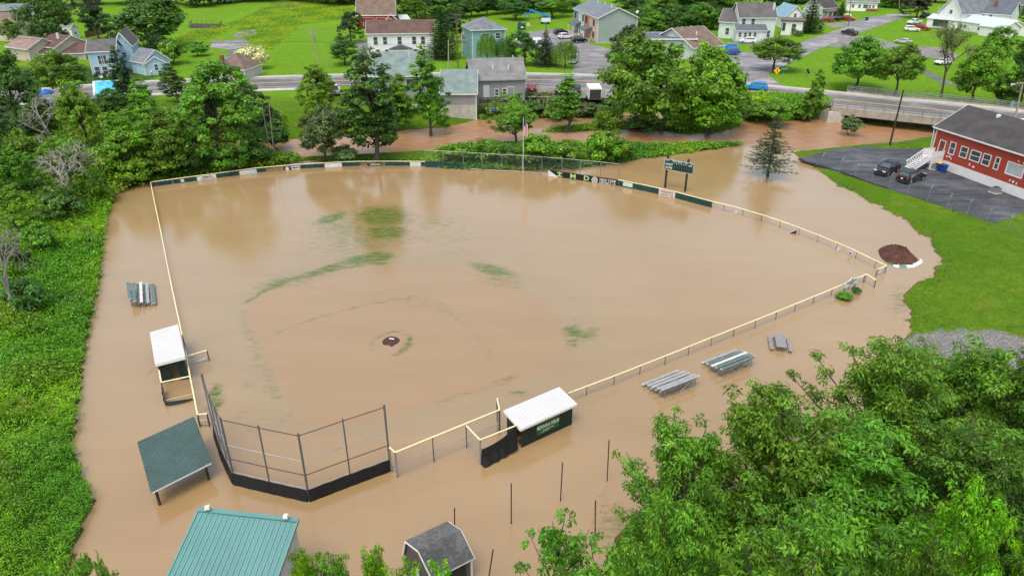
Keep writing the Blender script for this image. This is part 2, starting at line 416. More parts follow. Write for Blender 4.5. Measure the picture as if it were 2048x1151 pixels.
# bare wet soil shows where the sheet lies at or just above the flood line
geo = n.new('ShaderNodeNewGeometry'); sz = n.new('ShaderNodeSeparateXYZ'); l.new(geo.outputs['Position'], sz.inputs[0])
wn_ = n.new('ShaderNodeMath'); wn_.operation = 'MULTIPLY_ADD'; l.new(nb.outputs[0], wn_.inputs[0]); wn_.inputs[1].default_value = -.05; l.new(sz.outputs[2], wn_.inputs[2])
wet = ramp(n, l, wn_.outputs[0], -.030, -.018, (1, 1, 1, 1), (0, 0, 0, 1))
c = mixc(n, l, wet.outputs[0], c, (.12, .075, .035))
l.new(c, b.inputs['Base Color']); b.inputs['Roughness'].default_value = .9; b.inputs['Specular IOR Level'].default_value = .05
add_bump(n, l, b, nf.outputs[0], .9, .12)
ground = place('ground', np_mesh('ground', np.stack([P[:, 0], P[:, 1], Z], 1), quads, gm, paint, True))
tag(ground, 'green lawns, banks and rough grass around the flooded ball field', kind='structure')

# ------------------------------------------------------------------ flood water
wx = np.arange(-70, 122, .55); wy = np.arange(8, 160, .55)
X, Y = np.meshgrid(wx, wy); P = np.stack([X.ravel(), Y.ravel()], 1)
idx = np.arange(X.size).reshape(X.shape)
quads = np.stack([idx[:-1, :-1], idx[:-1, 1:], idx[1:, 1:], idx[1:, :-1]], -1).reshape(-1, 4)
wt = np.zeros((len(P), 4), np.float32); wt[:, 3] = 1
SHALLOW = [(720, 470, 150, 70, -.1, .62), (1000, 560, 70, 22, .3, .6), (1170, 665, 60, 26, 0, .6), (590, 560, 80, 20, -.3, .6), (900, 470, 120, 40, 0, .5),
           (765, 432, 66, 26, 0, 1.1), (770, 464, 56, 20, 0, 1.05), (662, 437, 44, 13, -.3, 1.0), (690, 455, 95, 40, 0, .66), (870, 445, 100, 34, 0, .55), (690, 495, 110, 34, -.15, .52),
           (738, 516, 55, 12, -.12, 1.25), (655, 538, 70, 10, -.3, 1.05), (555, 566, 48, 14, -.3, .85), (985, 539, 55, 12, .25, 1.05), (1040, 552, 25, 6, .4, .4),
           (1148, 662, 28, 13, .1, 1.05), (1168, 668, 40, 17, 0, .8), (1147, 685, 17, 12, 0, .95), (1190, 660, 30, 6, -.2, .4),
           (430, 795, 16, 36, .15, 1.25), (300, 745, 9, 16, 0, .7), (570, 838, 18, 12, -.6, .55), (520, 745, 40, 40, 0, .22), (505, 640, 10, 40, -.2, .22),
           (740, 690, 6, 14, 0, .6), (812, 690, 16, 7, -.6, 1.0), (785, 664, 34, 4, 0, .5), (820, 676, 5, 12, 0, .7), (800, 600, 60, 6, -.15, .30), (860, 610, 60, 12, .1, .28),
           (700, 620, 70, 5, -.2, .2), (975, 720, 6, 30, 0, .22), (890, 795, 40, 4, -.25, .35), (1035, 785, 14, 5, -.2, .6), (720, 850, 60, 7, -.3, .45), (860, 605, 90, 9, .12, .5), (930, 640, 45, 9, .7, .42), (975, 700, 9, 34, 0, .4), (560, 800, 20, 40, 0, .42), (480, 800, 30, 30, 0, .15),
           (1235, 1040, 55, 45, 0, .7), (1200, 1075, 30, 30, 0, .5), (1800, 600, 40, 60, 0, .6), (1840, 600, 30, 25, 0, .5), (1850, 560, 25, 12, 0, .5)]
for cx, cy, rx, ry, a_, s_ in SHALLOW: wt[:, 0] = np.maximum(wt[:, 0], s_ * ell(P, cx, cy, rx, ry, a_, .8))
wt[:, 0] = np.clip(wt[:, 0] * 1.15, 0, 1)
creek = in_px_poly(P, [(400, 330), (560, 325), (880, 322), (1000, 292), (1300, 293), (1480, 289), (1560, 300), (1620, 300), (1700, 290), (1880, 270), (2300, 270), (2300, 190), (400, 200)])
fl = sm((poly_dist(P, np.array([at(a, b_)[:2] for a, b_ in [(400, 330), (560, 325), (880, 322), (1000, 292), (1300, 293), (1480, 289), (1560, 300), (1620, 300), (1700, 290), (1880, 270), (2300, 270), (2300, 190), (400, 200)]])) * np.where(creek, 1, -1) + 3) / 6)
back = in_px_poly(P, [(1000, 262), (1075, 266), (1260, 250), (1330, 238), (1330, 215), (1000, 225)])
wt[:, 1] = np.where(back, .1, fl)
dirt_ring = np.array([at(a, b_)[:2] for a, b_ in [(490, 610), (520, 585), (570, 563), (640, 545), (720, 533), (800, 527), (880, 527), (950, 537), (1010, 555), (1070, 590), (1110, 630), (1132, 665), (1140, 695), (1100, 735), (1000, 775), (860, 810), (700, 850), (640, 860), (580, 800), (520, 700)]])
dd = poly_dist(P, dirt_ring) * np.where(poly_inside(P, dirt_ring), 1, -1)
wt[:, 2] = sm((dd + .35) / .4)
ring = np.exp(-((dd + .25) / .35) ** 2) * np.clip(.55 + .6 * np.sin(P[:, 0] * .37 + P[:, 1] * .21), 0, 1)
band = np.exp(-((dd + 3.2) / 2.6) ** 2) * (.5 + .5 * np.sin(P[:, 0] * .23 - P[:, 1] * .31))
wt[:, 0] = np.maximum(wt[:, 0], np.maximum(.5 * ring, .48 * band))
LINES = [([(545, 668), (594, 649), (640, 634), (691, 619), (760, 604), (831, 592)], .34, .80), ([(831, 591), (858, 596), (880, 603), (917, 638), (950, 668), (976, 692), (978, 733)], .5, .62), ([(743, 703), (745, 682), (766, 668), (793, 662), (815, 668)], .22, .85), ([(815, 668), (824, 686), (810, 699), (791, 709)], .32, 1.15),
         ([(870, 806), (930, 786), (1000, 768), (1040, 752)], .3, .72), ([(992, 762), (1030, 752)], .25, .85), ([(1018, 788), (1048, 782)], .35, .95), ([(486, 622), (493, 655), (510, 690), (540, 760), (556, 800)], 1.0, .62), ([(495, 770), (555, 780)], 1.0, .62), ([(805, 600), (880, 620)], 1.6, .55),
         ([(490, 606), (530, 581), (580, 559), (650, 543), (720, 531), (780, 525)], .45, 1.05)]
for pl_, w_, s_ in LINES:
    L_ = np.array([at(x_, y_)[:2] for x_, y_ in pl_]); wt[:, 0] = np.maximum(wt[:, 0], s_ * np.exp(-(line_dist(P, L_) / max(w_, .38)) ** 2))
wt[:, 0] = np.clip(wt[:, 0], 0, 1)
wt[:, 3] = (1 - wt[:, 2]) * np.clip(np.exp(-np.clip(-dd - .2, 0, 99) / 7.0), 0, 1) * (P[:, 1] > 40)
wm, n, l, b = new_mat('muddy_water')
tc = n.new('ShaderNodeTexCoord'); av = n.new('ShaderNodeAttribute'); av.attribute_name = 'tint'
sep = n.new('ShaderNodeSeparateColor'); l.new(av.outputs['Color'], sep.inputs[0])
n0 = noise(n, l, tc.outputs['Object'], .045, 3, .5); n1 = noise(n, l, tc.outputs['Object'], .5, 5, .6)
mp = n.new('ShaderNodeMapping'); mp.inputs['Scale'].default_value = (1.0, 3.4, 1); mp.inputs['Rotation'].default_value = (0, 0, .25); l.new(tc.outputs['Object'], mp.inputs[0])
n2 = noise(n, l, mp.outputs[0], 1.5, 6, .72)
c = mixc(n, l, ramp(n, l, n0.outputs[0], .35, .65).outputs[0], (.268, .174, .080), (.292, .198, .097))
turf = ramp(n, l, av.outputs['Alpha'], 0.0, 1.0, (0, 0, 0, 1), (.6, .6, .6, 1))
c = mixc(n, l, sep.outputs[2], c, (.262, .168, .077))
c = mixc(n, l, turf.outputs[0], c, (.225, .172, .092))
ms = n.new('ShaderNodeMapping'); ms.inputs['Scale'].default_value = (.07, .22, 1); ms.inputs['Rotation'].default_value = (0, 0, .35); l.new(tc.outputs['Object'], ms.inputs[0])
n5 = noise(n, l, ms.outputs[0], 1.4, 7, .62)
c = mixc(n, l, 1.0, c, ramp(n, l, n5.outputs[0], .30, .70, (.955, .95, .945, 1), (1.04, 1.045, 1.05, 1)).outputs[0], 'MULTIPLY')
mc = n.new('ShaderNodeMapping'); mc.inputs['Scale'].default_value = (.35, 1.6, 1); mc.inputs['Rotation'].default_value = (0, 0, -.1); l.new(tc.outputs['Object'], mc.inputs[0])
n3 = noise(n, l, mc.outputs[0], 1.3, 7, .72)
cc = mixc(n, l, ramp(n, l, n3.outputs[0], .46, .72).outputs[0], (.275, .140, .060), (.370, .215, .115))
c = mixc(n, l, sep.outputs[1], c, cc)
n4 = noise(n, l, mp.outputs[0], .75, 7, .82)
th = n.new('ShaderNodeMath'); th.operation = 'MULTIPLY_ADD'; l.new(sep.outputs[0], th.inputs[0]); th.inputs[1].default_value = .40
sb = n.new('ShaderNodeMath'); sb.operation = 'SUBTRACT'; l.new(n4.outputs[0], sb.inputs[0]); sb.inputs[1].default_value = .30; l.new(sb.outputs[0], th.inputs[2])
gmask = ramp(n, l, th.outputs[0], .41, .66)
c = mixc(n, l, gmask.outputs[0], c, (.062, .104, .013))
sp_ = n.new('ShaderNodeMapRange'); sp_.inputs[3].default_value = 1.0; sp_.inputs[4].default_value = .2; l.new(gmask.outputs[0], sp_.inputs[0]); l.new(sp_.outputs[0], b.inputs['Specular IOR Level'])
l.new(c, b.inputs['Base Color']); b.inputs['IOR'].default_value = 1.45
rr = n.new('ShaderNodeMapRange'); rr.inputs[3].default_value = .04; rr.inputs[4].default_value = .22; l.new(sep.outputs[1], rr.inputs[0]); rv = n.new('ShaderNodeMath'); rv.operation = 'MULTIPLY_ADD'; l.new(n5.outputs[0], rv.inputs[0]); rv.inputs[1].default_value = .14; l.new(rr.outputs[0], rv.inputs[2]); l.new(rv.outputs[0], b.inputs['Roughness'])
b1 = n.new('ShaderNodeBump'); b1.inputs['Distance'].default_value = .02
sr = n.new('ShaderNodeMapRange'); sr.inputs[3].default_value = .30; sr.inputs[4].default_value = .55; l.new(sep.outputs[1], sr.inputs[0]); l.new(sr.outputs[0], b1.inputs['Strength'])
l.new(n2.outputs[0], b1.inputs['Height'])
b2 = n.new('ShaderNodeBump'); b2.inputs['Distance'].default_value = .10; l.new(sep.outputs[1], b2.inputs['Strength']); l.new(n3.outputs[0], b2.inputs['Height'])
l.new(b1.outputs[0], b2.inputs['Normal']); l.new(b2.outputs[0], b.inputs['Normal'])
wz = np.zeros(len(P))
wz += .5 * wt[:, 1] * (.05 * np.sin(P[:, 0] * 1.3 + P[:, 1] * .7 + 2 * np.sin(P[:, 1] * .4)) + .05 * np.sin(P[:, 1] * 2.1 - P[:, 0] * .6))
water = place('flood_water', np_mesh('flood_water', np.stack([P[:, 0], P[:, 1], wz], 1), quads, wm, wt, True))
tag(water, 'brown muddy flood water over the ball field and creek', kind='structure')

# ------------------------------------------------------------------ roads and paved sheets (each a few mm above the one below)
def asphalt(name, col, crack=.5):
    m = M(name, col, .85, .22, .35, bump=.15, fine=30)
    n, l = m.node_tree.nodes, m.node_tree.links; b = n['Principled BSDF']
    src = b.inputs['Base Color'].links[0].from_socket
    tc = n.new('ShaderNodeTexCoord'); v = n.new('ShaderNodeTexVoronoi'); v.feature = 'DISTANCE_TO_EDGE'; v.inputs['Scale'].default_value = .22
    nz = noise(n, l, tc.outputs['Object'], .8, 4); ad = n.new('ShaderNodeVectorMath'); ad.operation = 'MULTIPLY_ADD'
    l.new(nz.outputs['Color'], ad.inputs[0]); ad.inputs[1].default_value = (1.5, 1.5, 0); l.new(tc.outputs['Object'], ad.inputs[2]); l.new(ad.outputs[0], v.inputs['Vector'])
    k = ramp(n, l, v.outputs['Distance'], .004, .02, (crack,) * 3 + (1,), (0, 0, 0, 1))
    pn = noise(n, l, tc.outputs['Object'], .12, 6, .7)
    c = mixc(n, l, ramp(n, l, pn.outputs[0], .48, .62, (0, 0, 0, 1), (.8, .8, .8, 1)).outputs[0], src, tuple(x * 1.75 for x in col))
    c = mixc(n, l, k.outputs[0], c, (.03, .03, .03))
    l.new(c, b.inputs['Base Color']); return m
ROADM = asphalt('road_asphalt', (.125, .123, .124), .3); STREETM = asphalt('old_asphalt', (.19, .186, .186)); LOTM = asphalt('lot_asphalt', (.043, .046, .052), .35)
WALKM = M('pale_concrete', (.42, .40, .37), .9, .15, .6, dirt=.2); GRAVM = M('grey_gravel', (.20, .19, .18), .95, .4, .5, bump=.6)
YPAINT = M('yellow_paint', (.70, .45, .10), .7, .25, 2); WPAINT = M('white_line_paint', (.62, .62, .60), .7, .25, 2)
def streak(m, lo, hi):
    n, l = m.node_tree.nodes, m.node_tree.links; b = n['Principled BSDF']; src = b.inputs['Base Color'].links[0].from_socket
    tc = n.new('ShaderNodeTexCoord'); mp = n.new('ShaderNodeMapping'); mp.inputs['Scale'].default_value = (.12, .55, 1); mp.inputs['Rotation'].default_value = (0, 0, .5); l.new(tc.outputs['Object'], mp.inputs[0])
    k = noise(n, l, mp.outputs[0], 1.6, 7, .72)
    l.new(mixc(n, l, 1.0, src, ramp(n, l, k.outputs[0], .34, .68, (lo,) * 3 + (1,), (hi,) * 3 + (1,)).outputs[0], 'MULTIPLY'), b.inputs['Base Color'])
streak(LOTM, .55, 1.9); streak(ROADM, .75, 1.15); streak(STREETM, .7, 1.25)
def sheet(name, pts, mat, label, z=TOWN, th=0.0):
    """flat paved polygon; triangulated as one n-gon"""
    import bmesh
    me = bpy.data.meshes.new(name); bm = bmesh.new()
    f = bm.faces.new([bm.verts.new((p[0], p[1], z)) for p in pts]); bmesh.ops.triangulate(bm, faces=[f]); 
    if f.is_valid and f.normal.z < 0: pass
    bmesh.ops.recalc_face_normals(bm, faces=bm.faces[:])
    for q in bm.faces:
        if q.normal.z < 0: q.normal_flip()
    if th:
        r = bmesh.ops.extrude_face_region(bm, geom=bm.faces[:])
        bmesh.ops.translate(bm, verts=[v for v in r['geom'] if isinstance(v, bmesh.types.BMVert)], vec=(0, 0, -th)); bmesh.ops.recalc_face_normals(bm, faces=bm.faces[:])
    bm.to_mesh(me); bm.free(); me.materials.append(mat)
    return tag(place(name, me), label, kind='structure')
def offs(line, d):
    out = []
    for i, p in enumerate(line):
        t = line[min(i + 1, len(line) - 1)] - line[max(i - 1, 0)]; t = t / np.linalg.norm(t); out.append(p + np.array((-t[1], t[0])) * d)
    return out
def ribbon(name, line, d0, d1, z, mat, label=None, parent=None, th=0.0):
    a, b_ = offs(line, d0), offs(line, d1); k = len(line)
    v = [(p[0], p[1], z) for p in a] + [(p[0], p[1], z) for p in b_]; f = [(i, i + 1, k + i + 1, k + i) for i in range(k - 1)]
    mb = MB(); 
    if th:
        v += [(p[0], p[1], z - th) for p in a] + [(p[0], p[1], z - th) for p in b_]
        f += [(i + 1, i, 2 * k + i, 2 * k + i + 1) for i in range(k - 1)] + [(k + i, k + i + 1, 3 * k + i + 1, 3 * k + i) for i in range(k - 1)]
    mb.add(v, f); o = place(name, mb.mesh(name, mat), parent)
    if parent is None: tag(o, label, kind='structure')
    return o
road = ribbon('road', RC, -6.0, 5.3, TOWN + .06, ROADM, 'two lane main road crossing behind the field and over the bridge', th=.25)
ribbon('centre_line', RC, .08, .24, TOWN + .066, YPAINT, None, road); ribbon('centre_line', RC, -.24, -.08, TOWN + .066, YPAINT, None, road)
ribbon('edge_line', RC, 4.6, 4.75, TOWN + .066, WPAINT, None, road); ribbon('edge_line', RC, -4.75, -4.6, TOWN + .066, WPAINT, None, road)
ribbon('sidewalk', RC, 6.4, 8.0, TOWN + .16, WALKM, 'pale concrete sidewalk along the far side of the main road', th=.3)
kerb = ribbon('kerb', RC, 5.3, 5.6, TOWN + .18, CONCRETE, 'concrete kerb along the far edge of the main road', th=.3)
i0 = max(i for i, p in enumerate(RC) if p[0] < at(700, 180, TOWN).x)
ribbon('near_pavement', RC[:i0], -8.4, -6.15, TOWN + .05, WALKM, 'concrete strip along the near side of the main road at the left', th=.3)
SS = spline(pxs([(1490, 150), (1545, 124), (1600, 100), (1655, 78), (1715, 57), (1790, 32), (1850, 10), (1900, -10)]))
ribbon('side_street', SS, -4.0, 4.0, TOWN + .045, STREETM, 'worn grey side street running away uphill at the right')
sheet('street_corner', pxs([(1430, 160), (1440, 108), (1500, 104), (1532, 112), (1540, 134), (1536, 150), (1560, 168), (1600, 180), (1500, 172)]), STREETM, 'cracked asphalt apron where the side street meets the main road', TOWN + .03)
sheet('driveway', pxs([(1640, 92), (1700, 70), (1760, 78), (1800, 92), (1880, 95), (1920, 112), (1900, 122), (1840, 113), (1790, 100), (1740, 92), (1690, 96)]), GRAVM, 'gravel driveway branching right from the side street', TOWN + .034)
ribbon('footway', spline(pxs([(1836, 138), (1856, 147), (1880, 160), (1905, 170), (1935, 172)]), 6), -1.1, 1.1, TOWN + .034, ROADM, 'dark paved footway crossing the lawn at the right')
sheet('parking_lot', pxs([(1030, 66), (1110, 59), (1165, 62), (1180, 88), (1225, 100), (1228, 160), (1140, 156), (1152, 124), (1105, 104), (1030, 95)]), STREETM, 'grey lot in front of the townhouse', TOWN + .034)
sheet('parking_lot', pxs([(1048, 170), (1235, 176), (1215, 197), (1050, 195)]), GRAVM, 'gravel parking strip beside the main road', TOWN + .034)
sheet('driveway', pxs([(712, 84), (738, 80), (742, 122), (702, 160), (712, 110)]), GRAVM, 'narrow driveway beside the white house', TOWN + .034)
sheet('driveway', pxs([(462, 75), (512, 75), (512, 59), (485, 59)]), STREETM, 'upper cracked asphalt patch in the meadow', TOWN + .036)
sheet('driveway', pxs([(422, 96), (422, 82), (500, 80), (497, 92), (476, 97), (462, 100)]), STREETM, 'cracked asphalt pad beside the meadow', TOWN + .036)
sheet('driveway', pxs([(462, 99.5), (476, 96.5), (458, 132), (436, 132)]), ROADM, 'short dark drive from the cracked pad to the road', TOWN + .04)
sheet('driveway', pxs([(1455, 68), (1530, 70), (1545, 92), (1470, 88)]), STREETM, 'asphalt parking pad by the white two storey house', TOWN + .034)
sheet('driveway', pxs([(1650, 48), (1700, 44), (1745, 34), (1735, 20), (1790, 16), (1800, 26), (1730, 50), (1665, 56)]), GRAVM, 'gravel parking spaces along the side street', TOWN + .032)
sheet('parking_lot', LOTP, LOTM, 'dark patched asphalt lot beside the red building', LOTZ, .3)

# ------------------------------------------------------------------ bridge
bl = [p for p in RC if at(1672, 200, TOWN).x < p[0]]
bl = bl[:next(i for i, p in enumerate(bl) if p[0] > 110 or i == len(bl) - 1)]
br = thing('road_bridge', 'low concrete road bridge with steel rails over the brown creek', 'bridge', (bl[0][0], bl[0][1], 0))
def rib_solid(line, d0, d1, z0, z1):
    a, b_ = offs(line, d0), offs(line, d1); k = len(line); mb = MB()
    v = [(p[0], p[1], z1) for p in a] + [(p[0], p[1], z1) for p in b_] + [(p[0], p[1], z0) for p in a] + [(p[0], p[1], z0) for p in b_]
    f = []
    for i in range(k - 1):
        f += [(i, i + 1, k + i + 1, k + i), (2 * k + i + 1, 2 * k + i, 3 * k + i, 3 * k + i + 1), (i + 1, i, 2 * k + i, 2 * k + i + 1), (k + i, k + i + 1, 3 * k + i + 1, 3 * k + i)]
    f += [(0, k, 3 * k, 2 * k), (k - 1, 3 * k - 1, 4 * k - 1, 2 * k - 1)]
    return mb.add(v, f)
OLDCONC = M('stained_concrete', (.33, .30, .25), .9, .25, .7, bump=.3, dirt=.6)
rib_solid(bl, -8.2, 8.6, 1.75, TOWN + .045).build_w('deck', OLDCONC, br)
rib_solid(bl, -8.55, -8.2, 1.45, TOWN + .35).build_w('parapet', OLDCONC, br)
rib_solid(bl, 8.6, 8.95, 1.6, TOWN + .35).build_w('parapet', OLDCONC, br)
for d in (-7.4, -4.5, -1.5, 1.5, 4.5, 7.4): rib_solid(bl[4:], d - .25, d + .25, 1.1, 1.74).build_w('girder', M('bridge_girder', (.03, .03, .032), .8, .3, 2), br)
for side, dd_ in ((-1, -8.37), (1, 8.78)):
    line = offs(bl, dd_); acc = 0; last = line[0]; posts = [line[0]]
    for q in line[1:]:
        acc += np.linalg.norm(q - last); last = q
        if acc > 2.6: posts.append(q); acc = 0
    for q in posts: MB().box((q[0], q[1], TOWN + .82), (.12, .12, .95)).build_w('rail_post', GALV, br)
    for z in (TOWN + .62, TOWN + .95, TOWN + 1.25):
        mb = MB()
        for i in range(len(line) - 1): mb.beam((line[i][0], line[i][1], z), (line[i + 1][0], line[i + 1][1], z), .07, .1)
        mb.build_w('rail', GALV, br)
a0 = offs(bl[:2], -8.9)[0]
ab = at(1672, 228, 1.2)
MB().box((a0[0] + 1.0, a0[1] - .1, .6), (3.0, 1.0, 2.6), -.06).build_w('abutment', CONCRETE, br)
MB().box((a0[0] + 2.4, a0[1] + 8, .5), (1.2, 16.5, 2.4), -.06).build_w('abutment', CONCRETE, br)
w0 = at(1632, 236, 0); w1 = Vector((a0[0] - .4, a0[1] - .3, 0))
MB().prism([(w0.x, w0.y, -.5), (w1.x, w1.y, -.5), (w1.x, w1.y, 2.5), (w0.x, w0.y, .9)], (.15, .5, 0)).build_w('wing_wall', OLDCONC, br)
# roadside guard rail leading to the bridge
gl = [p for p in RC if at(1490, 190, TOWN).x < p[0] < at(1676, 200, TOWN).x]; gl = offs(gl, -6.6)
g = thing('guard_rail', 'galvanised guard rail on the near verge leading up to the bridge', 'guard rail', (gl[0][0], gl[0][1], TOWN))
mb = MB()
for i in range(len(gl) - 1): mb.beam((gl[i][0], gl[i][1], TOWN + .65), (gl[i + 1][0], gl[i + 1][1], TOWN + .65), .06, .3)
mb.build_w('rail', GALV, g)
for q in gl[::1]: MB().box((q[0], q[1], TOWN + .38), (.12, .15, .85)).build_w('post', GALV, g)

# ------------------------------------------------------------------ foliage generators (numpy)
def leaves(pos, nrm, size, rs, aspect=.5, axis_dir=None, tint=None, fold=.25):
    """one pointed, folded leaf (two triangles) at every position"""
    N = len(pos)
    nrm = nrm / np.linalg.norm(nrm, axis=1, keepdims=True)
    a = rs.normal(size=(N, 3)) if axis_dir is None else axis_dir + rs.normal(size=(N, 3)) * .35
    a = a - nrm * (a * nrm).sum(1, keepdims=True); a /= np.linalg.norm(a, axis=1, keepdims=True) + 1e-9
    s = np.cross(nrm, a)
    L = (size * rs.uniform(.7, 1.3, N))[:, None]; W = L * aspect
    base = pos - a * L * .5; tip = pos + a * L * .5 - nrm * L * fold * .4
    l_ = pos - s * W * .5 + nrm * L * fold * .25; r_ = pos + s * W * .5 + nrm * L * fold * .25
    v = np.stack([base, r_, tip, l_], 1).reshape(-1, 3)
    q = np.arange(N * 4).reshape(N, 4)
    t = np.repeat(tint, 4, 0)
    return v, q, t
def tints(clump_id, nclump, rs, cv=.34, lv=.30):
    cb = rs.uniform(1 - cv, 1 + cv * 1.25, nclump); cw = rs.uniform(-.12, .16, nclump)
    b = cb[clump_id] * rs.uniform(1 - lv, 1 + lv, len(clump_id)); w = cw[clump_id]
    return np.stack([b * (1 + w), b, b * (1 - w * .6), np.ones_like(b)], 1)
def limb_tubes(mb, segs):
    for a, b, r0, r1, n in segs: mb.tube(a, b, r0, r1, n, False)
def crown_points(rs, n, H0, H1, Rx, shape='round', lump=.25):
    """clump centres spread through a lumpy crown between heights H0 and H1"""
    d = rs.normal(size=(n * 3, 3)); d /= np.linalg.norm(d, axis=1, keepdims=True)
    d = d[d[:, 2] > -.75][:n]
    r = rs.uniform(.25, 1, len(d)) ** .45
    k = [(rs.normal(size=3), rs.uniform(.5, 1)) for _ in range(6)]
    f = np.ones(len(d))
    for v, w in k: v = v / np.linalg.norm(v); f += lump * w * np.clip((d @ v - .45) * 2, -.25, 1)
    p = d * (r * f)[:, None]
    if shape == 'column': p[:, :2] *= (np.hypot(d[:, 0], d[:, 1])[:, None] + .05) ** -.5
    z = (p[:, 2] + 1) / 2
    if shape == 'column': w = np.interp(z, [-.1, .1, .45, .8, 1.05], [.4, .8, 1, .86, .45])
    elif shape == 'cone': w = np.interp(z, [-.1, .1, 1.05], [1, 1.0, .12])
    elif shape == 'flat': w = np.interp(z, [-.1, .2, .6, 1.1], [.7, 1, 1.05, .7])
    else: w = np.interp(z, [-.1, .35, .7, 1.1], [.72, 1.0, .95, .75])
    return np.stack([p[:, 0] * Rx * w, p[:, 1] * Rx * w, H0 + (H1 - H0) * z], 1)
def broad_tree(seed, H=11.0, Rx=4.2, H0=2.0, nc=130, nl=80, leaf=.34, rc=.85, shape='round', lump=.3, trunk=.24, aspect=.6, droop=0.0, flat=.62, limbs=16):
    rs = np.random.RandomState(seed)
    c = crown_points(rs, nc, H0 + rc * .6, H - rc * .5, Rx - rc * .5, shape, lump)
    nc = len(c); rad = rc * rs.uniform(.6, 1.3, nc)
    ids = np.repeat(np.arange(nc), nl)
    g = rs.normal(size=(nc * nl, 3)); g /= np.linalg.norm(g, axis=1, keepdims=True); rr = rs.uniform(.1, 1, nc * nl) ** .5
    pos = c[ids] + g * (rr * rad[ids])[:, None] * np.array([1, 1, flat])
    mid = np.array([0, 0, H0 + (H - H0) * .4])
    out = c - mid; out /= np.linalg.norm(out, axis=1, keepdims=True) + 1e-6
    nrm = out[ids] * .45 + g * .7 + np.array([0, 0, .55]) + rs.normal(size=pos.shape) * .45
    ad = None
    if droop: ad = g * .7 + np.array([0, 0, -droop])
    v, q, t = leaves(pos, nrm, leaf, rs, aspect, ad, tints(ids, nc, rs, .34 + .2 * bool(droop)))
    mb = MB(); top = H0 + (H - H0) * .62; pts = []
    x = y = 0.0
    for i in range(7):
        z = top * i / 6; pts.append(Vector((x, y, z))); x += rs.normal() * .12; y += rs.normal() * .12
    for i in range(6): mb.tube(pts[i], pts[i + 1], trunk * (1.25 if i == 0 else 1 - .13 * i), trunk * (1 - .13 * (i + 1)), 7, False)
    for k in rs.choice(nc, min(limbs, nc), False):
        e = Vector(c[k]); zz = min(max(H0 * .8, e.z * .55), top * .95)
        j = min(5, int(zz / top * 6)); s = pts[j].lerp(pts[j + 1], zz / top * 6 - j)
        m = s.lerp(e, .5) + Vector((rs.normal() * .2, rs.normal() * .2, .35))
        mb.tube(s, m, trunk * .38, trunk * .24, 5, False); mb.tube(m, e, trunk * .24, trunk * .08, 4, False)
        for _ in range(3):
            o = Vector(rs.normal(size=3)) * rad[k] * .8; mb.tube(m.lerp(e, .7), e + o, trunk * .1, trunk * .04, 3, False)
    return v, q, t, mb
def limb_tree(seed, H=10.0, Rx=4.2, H0=1.0, nl=26, per=7, dens=95, leaf=.3, rc=.62, aspect=.5, droop=.0, trunk=.2, top=.75, lump=.4):
    """crown grown along limbs, so that its outline breaks into separate leafy boughs"""
    rs = np.random.RandomState(seed); mb = MB(); C0, Rd = [], []
    pts = [Vector((0, 0, 0))]
    for i in range(1, 8): pts.append(Vector((pts[-1].x + rs.normal() * .13, pts[-1].y + rs.normal() * .13, H * .82 * i / 7)))
    for i in range(7): mb.tube(pts[i], pts[i + 1], trunk * (1.2 if i == 0 else 1 - .12 * i), trunk * (1 - .12 * (i + 1)), 7, False)
    for k in range(nl):
        f = (k + .5) / nl; zs = H0 * .7 + (H * .74 - H0 * .7) * f; a = k * 2.4 + rs.normal() * .4
        zt = H0 + (H - H0) * min(1.0, f * .95 + .10 + abs(rs.normal()) * .08); w = math.sqrt(max(.03, 1 - ((zt - H0) / (H - H0) - .38) ** 2 / .42)) * (1 if f < .8 else .8)
        R_ = Rx * w * rs.uniform(1 - lump, 1.08); j = min(6, int(zs / (H * .82) * 7)); s = pts[j].lerp(pts[j + 1], zs / (H * .82) * 7 - j)
        e = Vector((math.cos(a) * R_, math.sin(a) * R_, zt + rs.uniform(-.3, .5))); m = s.lerp(e, .5) + Vector((0, 0, -.12 * R_))
        q = [s.lerp(m, t / 4).lerp(m.lerp(e, t / 4), t / 4) for t in range(5)]
        for t in range(4): mb.tube(q[t], q[t + 1], trunk * (.42 - .09 * t), trunk * (.42 - .09 * (t + 1)) + .008, 5, False)
        for i in range(per):
            t = .34 + .70 * (i + rs.uniform(0, 1)) / per; t = min(t, 1.02); p = s.lerp(m, t).lerp(m.lerp(e, t), t); r = rc * (1.25 - .72 * t) * rs.uniform(.75, 1.25)
            o = np.array(p) + rs.normal(size=3) * r * np.array([.75, .75, .55]); C0.append(o); Rd.append(r)
            if i % 2: mb.tube(p, Vector(o), trunk * .09, .008, 3, False)
    for i in range(per): C0.append(np.array(pts[-1]) + np.array([rs.normal() * .3, rs.normal() * .3, (H - pts[-1].z) * (i + .5) / per])); Rd.append(rc * (.9 - .6 * i / per))
    C0 = np.array(C0); Rd = np.array(Rd); nn = np.maximum(12, dens * (Rd / rc) ** 2).astype(int); ids = np.repeat(np.arange(len(C0)), nn); N = len(ids)
    g = rs.normal(size=(N, 3)); g /= np.linalg.norm(g, axis=1, keepdims=True); pos = C0[ids] + g * (rs.uniform(.1, 1, N) ** .5 * Rd[ids])[:, None] * np.array([1.05, 1.05, .7])
    nrm = g * .7 + np.array([0, 0, .7]) + rs.normal(size=pos.shape) * .45
    ad = g * .8 + np.array([0, 0, -droop]) if droop else None
    v, q, t = leaves(pos, nrm, leaf, rs, aspect, ad, tints(ids, len(C0), rs, .36))
    return v, q, t, mb
